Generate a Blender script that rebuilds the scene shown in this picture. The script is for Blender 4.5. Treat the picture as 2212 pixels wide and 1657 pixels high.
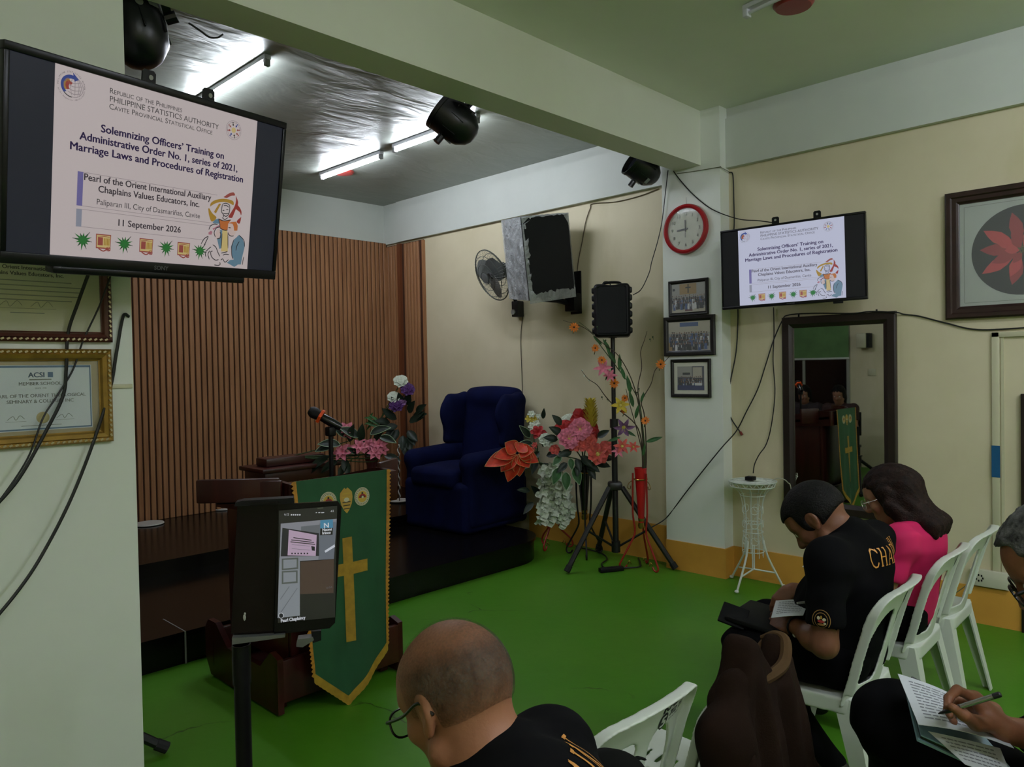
import bpy, bmesh, math, random
import numpy as np
from mathutils import Vector, Matrix
from mathutils.bvhtree import BVHTree

# ------------------------------------------------------------------ clear
for o in list(bpy.data.objects):
    bpy.data.objects.remove(o, do_unlink=True)
SC = bpy.context.scene
COL = SC.collection
random.seed(7)
PI = math.pi

# ------------------------------------------------------------------ camera
# metres; X runs along the beam towards the right wall, Y into the stage, Z up
IW, IH, FPX, CAMH = 2212, 1657, 1620.0, 1.6
_v1 = Vector((-550 - IW/2, 827 - IH/2, FPX)).normalized()
_v2 = Vector((2690 - IW/2, 768 - IH/2, FPX))
_v2 = (_v2 - _v2.dot(_v1)*_v1).normalized()
_v3 = _v2.cross(_v1)
RC = Matrix((_v2, _v1, _v3))            # world = RC @ camera(x right, y down, z forward)
CP = Vector((0, 0, CAMH))
cam = bpy.data.cameras.new('camera')
camo = bpy.data.objects.new('camera', cam)
COL.objects.link(camo)
_r, _u, _b = RC.col[0], -RC.col[1], -RC.col[2]
camo.matrix_world = Matrix(((_r.x, _u.x, _b.x, 0), (_r.y, _u.y, _b.y, 0), (_r.z, _u.z, _b.z, CAMH), (0, 0, 0, 1)))
cam.sensor_fit = 'HORIZONTAL'
cam.sensor_width = 36
cam.lens = FPX/IW*36
cam.clip_start = 0.02
SC.camera = camo

# ------------------------------------------------------------------ world, exposure
SC.view_settings.view_transform = 'Standard'
SC.view_settings.look = 'None'
SC.view_settings.gamma = 1
SC.view_settings.use_curve_mapping = False
SC.view_settings.exposure = EXPOSURE = 0.0
W = bpy.data.worlds.new('world')
SC.world = W
W.use_nodes = True
W.node_tree.nodes['Background'].inputs[0].default_value = (0.55, 0.6, 0.55, 1)
W.node_tree.nodes['Background'].inputs[1].default_value = 0.02
STAGE_TUBE = 112.0        # radiance of the tubes over the stage
HALL_TUBE = 265.0         # radiance of the tubes over the seats, behind the camera

# ------------------------------------------------------------------ pixel -> room helpers
def ray(x, y):
    return RC @ Vector(((x - IW/2)/FPX, (y - IH/2)/FPX, 1.0))
def hit(x, y, ax, val):
    d = ray(x, y)
    return CP + d*((val - CP[ax])/d[ax])
def onX(x, y, v): return hit(x, y, 0, v)
def onY(x, y, v): return hit(x, y, 1, v)
def onZ(x, y, v=0.0): return hit(x, y, 2, v)
def atD(x, y, dep): return CP + ray(x, y)*dep

# ------------------------------------------------------------------ colour, materials
def lin(c):
    def f(v):
        v = v/255.0
        return v/12.92 if v <= 0.04045 else ((v + 0.055)/1.055)**2.4
    return (f(c[0]), f(c[1]), f(c[2]), 1)
MATS = {}
def mat(name, c, rough=0.6, metal=0.0, spec=0.5, var=0.0, scale=8.0, bump=0.0, bscale=60.0, c2=None, emit=0.0, coat=0.0, alpha=1.0, sheen=0.0, trans=0.0, detail=4.0):
    if name in MATS: return MATS[name]
    m = bpy.data.materials.new(name); MATS[name] = m
    m.use_nodes = True
    nt = m.node_tree; N = nt.nodes; L = nt.links
    b = N['Principled BSDF']
    b.inputs['Base Color'].default_value = lin(c)
    b.inputs['Roughness'].default_value = rough
    b.inputs['Metallic'].default_value = metal
    b.inputs['Specular IOR Level'].default_value = spec
    b.inputs['Coat Weight'].default_value = coat
    b.inputs['Coat Roughness'].default_value = 0.08
    b.inputs['Alpha'].default_value = alpha
    b.inputs['Sheen Weight'].default_value = sheen
    b.inputs['Transmission Weight'].default_value = trans
    tc = None
    if var > 0 or c2 is not None or bump > 0:
        tc = N.new('ShaderNodeTexCoord')
    if var > 0 or c2 is not None:
        n = N.new('ShaderNodeTexNoise'); n.inputs['Scale'].default_value = scale; n.inputs['Detail'].default_value = detail
        L.new(tc.outputs['Object'], n.inputs['Vector'])
        r = N.new('ShaderNodeValToRGB')
        r.color_ramp.elements[0].position = 0.32; r.color_ramp.elements[1].position = 0.68
        ca = lin(c); cb = lin(c2) if c2 is not None else tuple(min(1, v*(1 + var)) for v in ca[:3]) + (1,)
        if c2 is None: ca = tuple(v*(1 - var) for v in ca[:3]) + (1,)
        r.color_ramp.elements[0].color = ca; r.color_ramp.elements[1].color = cb
        L.new(n.outputs['Fac'], r.inputs['Fac']); L.new(r.outputs['Color'], b.inputs['Base Color'])
    if bump > 0:
        n2 = N.new('ShaderNodeTexNoise'); n2.inputs['Scale'].default_value = bscale; n2.inputs['Detail'].default_value = 5
        L.new(tc.outputs['Object'], n2.inputs['Vector'])
        bp = N.new('ShaderNodeBump'); bp.inputs['Strength'].default_value = bump; bp.inputs['Distance'].default_value = 0.01
        L.new(n2.outputs['Fac'], bp.inputs['Height']); L.new(bp.outputs['Normal'], b.inputs['Normal'])
    if emit > 0:
        b.inputs['Emission Color'].default_value = lin(c)
        b.inputs['Emission Strength'].default_value = emit
        b.inputs['Base Color'].default_value = (0.02, 0.02, 0.02, 1)
    return m

# ------------------------------------------------------------------ mesh builder
def rotm(rx=0, ry=0, rz=0):
    return Matrix.Rotation(rz, 3, 'Z') @ Matrix.Rotation(ry, 3, 'Y') @ Matrix.Rotation(rx, 3, 'X')
def frame(z, up=(0, 0, 1)):
    z = Vector(z).normalized(); up = Vector(up)
    if abs(z.dot(up)) > 0.98: up = Vector((1, 0, 0)) if abs(z.x) < 0.9 else Vector((0, 1, 0))
    x = up.cross(z).normalized(); y = z.cross(x)
    return Matrix((x, y, z)).transposed()
def mat4(R, t):
    M = R.to_4x4(); M.translation = Vector(t); return M
def spl(pts, n=8, closed=False):
    P = [Vector(p) for p in pts]; out = []
    m = len(P)
    rng = range(m) if closed else range(m - 1)
    for i in rng:
        p1, p2 = P[i], P[(i + 1) % m]
        p0 = P[(i - 1) % m] if (closed or i > 0) else p1*2 - p2
        p3 = P[(i + 2) % m] if (closed or i < m - 2) else p2*2 - p1
        for k in range(n):
            t = k/n
            out.append(0.5*((2*p1) + (p2 - p0)*t + (2*p0 - 5*p1 + 4*p2 - p3)*t*t + (3*p1 - p0 - 3*p2 + p3)*t**3))
    if not closed: out.append(P[-1])
    return out
def lerp(a, b, t): return a + (b - a)*t

class MB:
    def __init__(s):
        s.v = []; s.f = []; s.m = []; s.cur = 0
    def add(s, vs, fs, M=None):
        o = len(s.v)
        for p in vs:
            p = Vector(p); s.v.append(M @ p if M is not None else p)
        for q in fs:
            s.f.append(tuple(i + o for i in q)); s.m.append(s.cur)
        return s
    def slot(s, i): s.cur = i; return s
    def box(s, c, d, R=None, bev=0.0, M=None, seg=2):
        c = Vector(c); d = Vector(d)
        if bev > 0:
            bm = bmesh.new(); bmesh.ops.create_cube(bm, size=1)
            for v in bm.verts: v.co = Vector((v.co.x*d.x, v.co.y*d.y, v.co.z*d.z))
            bmesh.ops.bevel(bm, geom=list(bm.edges), offset=min(bev, min(d)*0.49), segments=seg, affect='EDGES', profile=0.5)
            vs = [v.co.copy() for v in bm.verts]; bm.verts.index_update()
            fs = [[v.index for v in f.verts] for f in bm.faces]; bm.free()
        else:
            vs = [Vector((sx*d.x/2, sy*d.y/2, sz*d.z/2)) for sx in (-1, 1) for sy in (-1, 1) for sz in (-1, 1)]
            fs = [(0, 1, 3, 2), (4, 6, 7, 5), (0, 4, 5, 1), (2, 3, 7, 6), (0, 2, 6, 4), (1, 5, 7, 3)]
        if R is not None: vs = [R @ v for v in vs]
        return s.add([v + c for v in vs], fs, M)
    def lohi(s, lo, hi, bev=0.0):
        lo = Vector(lo); hi = Vector(hi)
        return s.box((lo + hi)/2, hi - lo, bev=bev)
    def tube(s, pts, r, n=8, closed=False, caps=True, flat=None, up=(0, 0, 1)):
        P = [Vector(p) for p in pts]; m = len(P)
        rr = [r]*m if not hasattr(r, '__len__') else list(r)
        vs = []; fs = []
        prevx = None
        for i in range(m):
            if closed: t = P[(i + 1) % m] - P[(i - 1) % m]
            else: t = P[min(i + 1, m - 1)] - P[max(i - 1, 0)]
            if t.length < 1e-9: t = Vector((0, 0, 1))
            t.normalize()
            if prevx is None:
                F = frame(t, up); x = F.col[0].copy()
            else:
                x = prevx - t*prevx.dot(t)
                if x.length < 1e-6: x = frame(t).col[0].copy()
                x.normalize()
            y = t.cross(x); prevx = x
            for k in range(n):
                a = 2*PI*k/n
                fy = 1.0 if flat is None else flat
                vs.append(P[i] + x*math.cos(a)*rr[i] + y*math.sin(a)*rr[i]*fy)
        seg = m if closed else m - 1
        for i in range(seg):
            j = (i + 1) % m
            for k in range(n):
                l = (k + 1) % n
                fs.append((i*n + k, i*n + l, j*n + l, j*n + k))
        if caps and not closed:
            fs.append(tuple(range(n))[::-1]); fs.append(tuple((m - 1)*n + k for k in range(n)))
        return s.add(vs, fs)
    def cyl(s, a, b, r1, r2=None, n=12):
        return s.tube([a, b], [r1, r1 if r2 is None else r2], n=n)
    def lathe(s, prof, M=None, n=24, caps=True):
        vs = []; fs = []; m = len(prof)
        for (r, z) in prof:
            for k in range(n):
                a = 2*PI*k/n; vs.append(Vector((r*math.cos(a), r*math.sin(a), z)))
        for i in range(m - 1):
            for k in range(n):
                l = (k + 1) % n
                fs.append((i*n + k, i*n + l, (i + 1)*n + l, (i + 1)*n + k))
        if caps:
            fs.append(tuple(range(n))[::-1]); fs.append(tuple((m - 1)*n + k for k in range(n)))
        return s.add(vs, fs, M)
    def prism(s, poly, d, M=None, z0=0.0):
        n = len(poly)
        vs = [Vector((p[0], p[1], z0)) for p in poly] + [Vector((p[0], p[1], z0 + d)) for p in poly]
        fs = [tuple(range(n))[::-1], tuple(range(n, 2*n))]
        fs += [(i, (i + 1) % n, n + (i + 1) % n, n + i) for i in range(n)]
        return s.add(vs, fs, M)
    def poly(s, pts, M=None):
        return s.add(pts, [tuple(range(len(pts)))], M)
    def sph(s, c, r, nu=12, nv=8, R=None):
        c = Vector(c); r = (r, r, r) if not hasattr(r, '__len__') else r
        vs = []; fs = []
        for j in range(nv + 1):
            th = PI*j/nv
            for k in range(nu):
                a = 2*PI*k/nu
                p = Vector((r[0]*math.sin(th)*math.cos(a), r[1]*math.sin(th)*math.sin(a), r[2]*math.cos(th)))
                vs.append((R @ p if R is not None else p) + c)
        for j in range(nv):
            for k in range(nu):
                l = (k + 1) % nu
                fs.append((j*nu + k, (j + 1)*nu + k, (j + 1)*nu + l, j*nu + l))
        return s.add(vs, fs)
    def grid(s, fn, nu, nv, th=0.0):
        # fn(u, v) -> point, u, v in 0..1; th > 0 gives the sheet a thickness
        P = [[Vector(fn(i/nu, j/nv)) for j in range(nv + 1)] for i in range(nu + 1)]
        def idx(i, j): return i*(nv + 1) + j
        vs = [P[i][j] for i in range(nu + 1) for j in range(nv + 1)]
        fs = [(idx(i, j), idx(i + 1, j), idx(i + 1, j + 1), idx(i, j + 1)) for i in range(nu) for j in range(nv)]
        if th > 0:
            N = len(vs); off = []
            for i in range(nu + 1):
                for j in range(nv + 1):
                    a = P[min(i + 1, nu)][j] - P[max(i - 1, 0)][j]; b = P[i][min(j + 1, nv)] - P[i][max(j - 1, 0)]
                    nn = a.cross(b)
                    if nn.length > 1e-12: nn.normalize()
                    off.append(P[i][j] - nn*th)
            vs = vs + off
            fs = fs + [tuple(N + q for q in f[::-1]) for f in fs]
            ring = [idx(i, 0) for i in range(nu + 1)] + [idx(nu, j) for j in range(1, nv + 1)] + [idx(i, nv) for i in range(nu - 1, -1, -1)] + [idx(0, j) for j in range(nv - 1, 0, -1)]
            for a in range(len(ring)):
                p, q = ring[a], ring[(a + 1) % len(ring)]
                fs.append((q, p, N + p, N + q))
        return s.add(vs, fs)
    def merge(s, o, M=None):
        k = len(s.v)
        for p in o.v: s.v.append(M @ p if M is not None else p.copy())
        for q, mm in zip(o.f, o.m): s.f.append(tuple(i + k for i in q)); s.m.append(mm)
        return s
    def xf(s, M):
        s.v = [M @ p for p in s.v]; return s

# ------------------------------------------------------------------ objects
def link(name, me): 
    o = bpy.data.objects.new(name, me); COL.objects.link(o); return o
def tomesh(name, mb, mats, smooth=35):
    me = bpy.data.meshes.new(name)
    me.from_pydata([tuple(v) for v in mb.v], [], mb.f)
    for m in (mats if isinstance(mats, (list, tuple)) else [mats]): me.materials.append(m)
    if any(mb.m): me.polygons.foreach_set('material_index', mb.m)
    if smooth:
        me.polygons.foreach_set('use_smooth', [True]*len(me.polygons))
        me.set_sharp_from_angle(angle=math.radians(smooth))
    me.update()
    return me
def rootM(o):
    M = Matrix.Identity(4)
    while o is not None:
        M = o.matrix_basis @ M; o = o.parent
    return M
def part(name, mb, mats, parent=None, world=False, smooth=35, label=None, stuff=False):
    if world and parent is not None: mb.xf(rootM(parent).inverted())
    o = link(name, tomesh(name, mb, mats, smooth))
    if parent is not None: o.parent = parent
    if label: o['label'] = label
    if stuff: o['kind'] = 'stuff'
    return o
def tag(o, label, cat, group=None):
    o['label'] = label; o['category'] = cat
    if group: o['group'] = group
    return o
def thing(name, label, cat, loc=(0, 0, 0), rz=0.0, group=None, M=None):
    o = bpy.data.objects.new(name, None); COL.objects.link(o)
    o.empty_display_size = 0.05
    if M is not None: o.matrix_basis = M
    else: o.matrix_basis = mat4(rotm(0, 0, rz), loc)
    return tag(o, label, cat, group)
def struct(name, mb, mats, parent=None, smooth=35):
    o = part(name, mb, mats, parent, smooth=smooth)
    if parent is None: o['kind'] = 'structure'
    return o
def dup(root, M, label, group=None):
    r = root.copy(); COL.objects.link(r); r.matrix_basis = M; r['label'] = label
    if group: r['group'] = group
    for ch in list(root.children):
        c = ch.copy(); COL.objects.link(c); c.parent = r
        for g in list(ch.children):
            d = g.copy(); COL.objects.link(d); d.parent = c
    return r
def cable(name, pts, r, label, m, n=6, k=8, cat='cable', group=None):
    mb = MB().tube(spl(pts, k), r, n=n)
    o = part(name, mb, m); tag(o, label, cat, group); return o

# ------------------------------------------------------------------ text as mesh
_tc = {}
def textmesh(s, bold=0.0, caps=None):
    key = (s, bold, caps)
    if key in _tc: return _tc[key]
    cu = bpy.data.curves.new('lettering', 'FONT')
    cu.body = s; cu.size = 1.0; cu.offset = bold; cu.resolution_u = 3; cu.fill_mode = 'FRONT'
    if caps:
        cu.small_caps_scale = 0.78
        for ch, fm in zip(s, cu.body_format):
            fm.use_small_caps = True
    o = bpy.data.objects.new('lettering', cu); COL.objects.link(o)
    dg = bpy.context.evaluated_depsgraph_get()
    me = bpy.data.meshes.new_from_object(o.evaluated_get(dg))
    vs = [v.co.copy() for v in me.vertices]; fs = [tuple(p.vertices) for p in me.polygons]
    bpy.data.objects.remove(o, do_unlink=True); bpy.data.curves.remove(cu); bpy.data.meshes.remove(me)
    _tc[key] = (vs, fs); return vs, fs
def text(mb, s, x0, x1, y, cap=None, bold=0.0, M=None, z=0.0, caps=None, h=None, align=None):
    # letters set between x0 and x1 on the baseline y; cap = height of a capital
    vs, fs = textmesh(s, 0.0, caps)
    if not vs: return mb
    lo = min(v.x for v in vs); hi = max(v.x for v in vs)
    CAPH = 0.72
    if x1 is None:
        sx = cap/CAPH
        x1 = x0 + (hi - lo)*sx
        if align == 'c': x0, x1 = x0 - (x1 - x0)/2, x0 + (x1 - x0)/2
    sx = (x1 - x0)/(hi - lo)
    sy = sx if cap is None else cap/CAPH
    for dx, dy in ((0, 0),) if bold == 0 else ((0, 0), (bold, 0), (-bold, 0), (0, bold*.6), (0, -bold*.6)):
        mb.add([Vector((x0 + (v.x - lo)*sx + dx*sx, y + v.y*sy + dy*sy, z)) for v in vs], fs, M)
    return mb

# ------------------------------------------------------------------ signed distance modelling (organic shapes)
class SDF:
    def __init__(s, lo, hi, vox):
        s.vox = vox; s.lo = np.array(lo, float)
        n = np.ceil((np.array(hi, float) - s.lo)/vox).astype(int) + 1
        s.n = n
        s.F = np.full(tuple(n), 1.0, np.float32)
    def _win(s, lo, hi, pad):
        a = np.clip(np.floor((np.array(lo) - pad - s.lo)/s.vox).astype(int), 0, s.n)
        b = np.clip(np.ceil((np.array(hi) + pad - s.lo)/s.vox).astype(int) + 1, 0, s.n)
        if np.any(b <= a): return None
        ax = [(s.lo[i] + s.vox*np.arange(a[i], b[i])).astype(np.float32) for i in range(3)]
        X, Y, Z = np.meshgrid(*ax, indexing='ij', sparse=True)
        return (slice(a[0], b[0]), slice(a[1], b[1]), slice(a[2], b[2])), X, Y, Z
    def _blend(s, sl, d, k, op):
        F = s.F[sl]
        if op == 'sub':
            d = -d
            if k > 0:
                h = np.maximum(k - np.abs(F - d), 0)/k; s.F[sl] = np.maximum(F, d) + h*h*k*0.25
            else: s.F[sl] = np.maximum(F, d)
        else:
            if k > 0:
                h = np.maximum(k - np.abs(F - d), 0)/k; s.F[sl] = np.minimum(F, d) - h*h*k*0.25
            else: s.F[sl] = np.minimum(F, d)
    def cap(s, a, b, r1, r2=None, k=0.02, op='add'):
        r2 = r1 if r2 is None else r2
        a = np.array(a, float); b = np.array(b, float); R = max(r1, r2)
        w = s._win(np.minimum(a, b) - R, np.maximum(a, b) + R, k + 0.03)
        if w is None: return s
        sl, X, Y, Z = w
        ba = b - a; L2 = max(float(ba @ ba), 1e-12)
        px, py, pz = X - a[0], Y - a[1], Z - a[2]
        t = np.clip((px*ba[0] + py*ba[1] + pz*ba[2])/L2, 0, 1)
        d = np.sqrt((px - t*ba[0])**2 + (py - t*ba[1])**2 + (pz - t*ba[2])**2) - (r1 + (r2 - r1)*t)
        s._blend(sl, d.astype(np.float32), k, op); return s
    def chain(s, pts, rs, k=0.02):
        for i in range(len(pts) - 1): s.cap(pts[i], pts[i + 1], rs[i], rs[i + 1], k)
        return s
    def ell(s, c, r, R=None, k=0.02, op='add'):
        c = np.array(c, float); r = np.array(r, float)
        m = np.array(R) if R is not None else np.eye(3)
        ext = np.abs(m) @ r
        w = s._win(c - ext, c + ext, k + 0.03)
        if w is None: return s
        sl, X, Y, Z = w
        px, py, pz = X - c[0], Y - c[1], Z - c[2]
        q = [(m[0, i]*px + m[1, i]*py + m[2, i]*pz) for i in range(3)]
        k0 = np.sqrt((q[0]/r[0])**2 + (q[1]/r[1])**2 + (q[2]/r[2])**2)
        k1 = np.sqrt((q[0]/r[0]**2)**2 + (q[1]/r[1]**2)**2 + (q[2]/r[2]**2)**2) + 1e-6
        d = k0*(k0 - 1)/k1
        s._blend(sl, d.astype(np.float32), k, op); return s
    def box(s, c, half, R=None, rad=0.02, k=0.02, op='add', taper=None):
        c = np.array(c, float); h = np.array(half, float) - rad
        m = np.array(R) if R is not None else np.eye(3)
        ext = np.abs(m) @ np.array(half, float)
        w = s._win(c - ext, c + ext, k + 0.03)
        if w is None: return s
        sl, X, Y, Z = w
        px, py, pz = X - c[0], Y - c[1], Z - c[2]
        q = [np.abs(m[0, i]*px + m[1, i]*py + m[2, i]*pz) - h[i] for i in range(3)]
        d = np.sqrt(np.maximum(q[0], 0)**2 + np.maximum(q[1], 0)**2 + np.maximum(q[2], 0)**2) + np.minimum(np.maximum(np.maximum(q[0], q[1]), q[2]), 0) - rad
        s._blend(sl, d.astype(np.float32), k, op); return s
    def half(s, p, nrm, k=0.0):
        # keep the side the normal points away from
        sl, X, Y, Z = s._win(s.lo, s.lo + s.vox*s.n, 0)
        nrm = np.array(Vector(nrm).normalized())
        d = (X - p[0])*nrm[0] + (Y - p[1])*nrm[1] + (Z - p[2])*nrm[2]
        s._blend(sl, (-d).astype(np.float32), k, 'sub'); return s
    def warp(s, fn):
        sl, X, Y, Z = s._win(s.lo, s.lo + s.vox*s.n, 0)
        s.F = (s.F + fn(X, Y, Z)).astype(np.float32); return s
    def mesh(s):
        F = s.F; ins = F < 0
        n = s.n
        c = ins[:-1, :-1, :-1].astype(np.int8)
        cnt = np.zeros(tuple(n - 1), np.int8)
        for dx in (0, 1):
            for dy in (0, 1):
                for dz in (0, 1):
                    cnt += ins[dx:n[0]-1+dx, dy:n[1]-1+dy, dz:n[2]-1+dz]
        act = (cnt > 0) & (cnt < 8)
        ii, jj, kk = np.nonzero(act)
        idx = np.full(tuple(n - 1), -1, np.int64); idx[ii, jj, kk] = np.arange(len(ii))
        acc = np.zeros((len(ii), 3)); num = np.zeros(len(ii))
        for ax in range(3):
            o1, o2 = [a for a in range(3) if a != ax]
            for a in (0, 1):
                for b in (0, 1):
                    off = [0, 0, 0]; off[o1] = a; off[o2] = b
                    off2 = list(off); off2[ax] = 1
                    f1 = F[ii + off[0], jj + off[1], kk + off[2]]; f2 = F[ii + off2[0], jj + off2[1], kk + off2[2]]
                    m = (f1 < 0) != (f2 < 0)
                    t = np.where(m, f1/(f1 - f2 + 1e-20), 0)
                    p = np.zeros((len(ii), 3)); p[:, o1] = a; p[:, o2] = b; p[:, ax] = t
                    acc[m] += p[m]; num[m] += 1
        V = np.stack([ii, jj, kk], 1) + acc/num[:, None]
        V = V*s.vox + s.lo
        faces = []
        for ax in range(3):
            o1, o2 = (ax + 1) % 3, (ax + 2) % 3
            sl1 = [slice(None)]*3; sl2 = [slice(None)]*3
            sl1[ax] = slice(0, n[ax]-1); sl2[ax] = slice(1, n[ax])
            A = ins[tuple(sl1)]; B = ins[tuple(sl2)]
            for (m, flip) in ((A & ~B, False), (~A & B, True)):
                e = np.stack(np.nonzero(m), 1)
                e = e[(e[:, o1] > 0) & (e[:, o2] > 0) & (e[:, o1] < n[o1]-1) & (e[:, o2] < n[o2]-1)]
                q = []
                for (a, b) in ((-1, -1), (0, -1), (0, 0), (-1, 0)):
                    g = e.copy(); g[:, o1] += a; g[:, o2] += b
                    q.append(idx[g[:, 0], g[:, 1], g[:, 2]])
                q = np.stack(q, 1)
                if flip: q = q[:, ::-1]
                faces.append(q)
        return V, np.concatenate(faces)
def relax(V, Q, it=2, lam=0.5):
    for _ in range(it):
        acc = np.zeros_like(V); num = np.zeros(len(V))
        for a in range(4):
            b = (a + 1) % 4
            np.add.at(acc, Q[:, a], V[Q[:, b]]); np.add.at(num, Q[:, a], 1)
            np.add.at(acc, Q[:, b], V[Q[:, a]]); np.add.at(num, Q[:, b], 1)
        V = V + lam*(acc/np.maximum(num, 1)[:, None] - V)
    return V
def sdfpart(name, S, mats, parent=None, it=2, world=True, slotfn=None, label=None):
    V, Q = S.mesh(); V = relax(V, Q, it)
    me = bpy.data.meshes.new(name)
    Vl = V
    if world and parent is not None:
        Mi = np.array(rootM(parent).inverted()); Vl = V @ Mi[:3, :3].T + Mi[:3, 3]
    me.vertices.add(len(Vl)); me.vertices.foreach_set('co', Vl.astype(np.float32).ravel())
    me.loops.add(Q.size); me.loops.foreach_set('vertex_index', Q.astype(np.int32).ravel())
    me.polygons.add(len(Q)); me.polygons.foreach_set('loop_start', np.arange(0, Q.size, 4, dtype=np.int32))
    me.polygons.foreach_set('use_smooth', np.ones(len(Q), bool))
    for m in (mats if isinstance(mats, (list, tuple)) else [mats]): me.materials.append(m)
    if slotfn is not None:
        me.polygons.foreach_set('material_index', slotfn(V[Q].mean(1)).astype(np.int32))
    me.update(calc_edges=True); me.validate()
    o = link(name, me)
    if parent is not None: o.parent = parent
    if label: o['label'] = label
    o_data = (V, Q)
    return o, o_data
# ================================================================== ROOM
XR, XP, YB, XL, YH, ZC = 5.22, 5.09, 7.1, -1.5, -5.5, 3.52
BZ, BY0, BY1 = 3.112, 2.945, 3.165      # beam underside, beam front and back
Z1, Z2 = 0.182, 0.285                   # the two stage levels

def plaster(name, c, c2, stain=None, rough=0.55, bump=0.08):
    # painted plaster: broad patches of two close tones, faint drips and fine relief
    if name in MATS: return MATS[name]
    m = bpy.data.materials.new(name); MATS[name] = m; m.use_nodes = True
    nt = m.node_tree; N = nt.nodes; L = nt.links; b = N['Principled BSDF']
    b.inputs['Roughness'].default_value = rough; b.inputs['Specular IOR Level'].default_value = 0.35
    tc = N.new('ShaderNodeTexCoord')
    n1 = N.new('ShaderNodeTexNoise'); n1.inputs['Scale'].default_value = 1.3; n1.inputs['Detail'].default_value = 5; n1.inputs['Roughness'].default_value = 0.6
    L.new(tc.outputs['Object'], n1.inputs['Vector'])
    r1 = N.new('ShaderNodeValToRGB'); r1.color_ramp.elements[0].position = 0.35; r1.color_ramp.elements[1].position = 0.68
    r1.color_ramp.elements[0].color = lin(c); r1.color_ramp.elements[1].color = lin(c2)
    L.new(n1.outputs['Fac'], r1.inputs['Fac'])
    out = r1.outputs['Color']
    if stain is not None:
        mp = N.new('ShaderNodeMapping'); mp.inputs['Scale'].default_value = (2.2, 2.2, 0.7)
        L.new(tc.outputs['Object'], mp.inputs['Vector'])
        n2 = N.new('ShaderNodeTexNoise'); n2.inputs['Scale'].default_value = 1.1; n2.inputs['Detail'].default_value = 6
        L.new(mp.outputs['Vector'], n2.inputs['Vector'])
        r2 = N.new('ShaderNodeValToRGB'); r2.color_ramp.elements[0].position = 0.56; r2.color_ramp.elements[1].position = 0.78
        r2.color_ramp.elements[0].color = (0, 0, 0, 1); r2.color_ramp.elements[1].color = (0.55, 0.55, 0.55, 1)
        L.new(n2.outputs['Fac'], r2.inputs['Fac'])
        mx = N.new('ShaderNodeMix'); mx.data_type = 'RGBA'
        L.new(r2.outputs['Color'], mx.inputs['Factor']); L.new(out, mx.inputs['A']); mx.inputs['B'].default_value = lin(stain)
        out = mx.outputs['Result']
    L.new(out, b.inputs['Base Color'])
    n3 = N.new('ShaderNodeTexNoise'); n3.inputs['Scale'].default_value = 28; n3.inputs['Detail'].default_value = 6
    L.new(tc.outputs['Object'], n3.inputs['Vector'])
    bp = N.new('ShaderNodeBump'); bp.inputs['Strength'].default_value = bump; bp.inputs['Distance'].default_value = 0.008
    L.new(n3.outputs['Fac'], bp.inputs['Height']); L.new(bp.outputs['Normal'], b.inputs['Normal'])
    return m
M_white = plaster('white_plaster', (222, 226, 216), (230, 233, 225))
M_white_dim = plaster('white_dimmed', (196, 201, 192), (204, 208, 199))  # same white paint, darkened in colour to offset strong light on the bands
M_cream = plaster('cream_plaster', (206, 196, 163), (216, 206, 175), stain=(178, 168, 122))
M_ceil = plaster('ceiling_paint', (226, 229, 214), (232, 234, 222), bump=0.05)
M_beam = plaster('beam_paint', (226, 227, 212), (232, 233, 220), bump=0.05)

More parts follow.
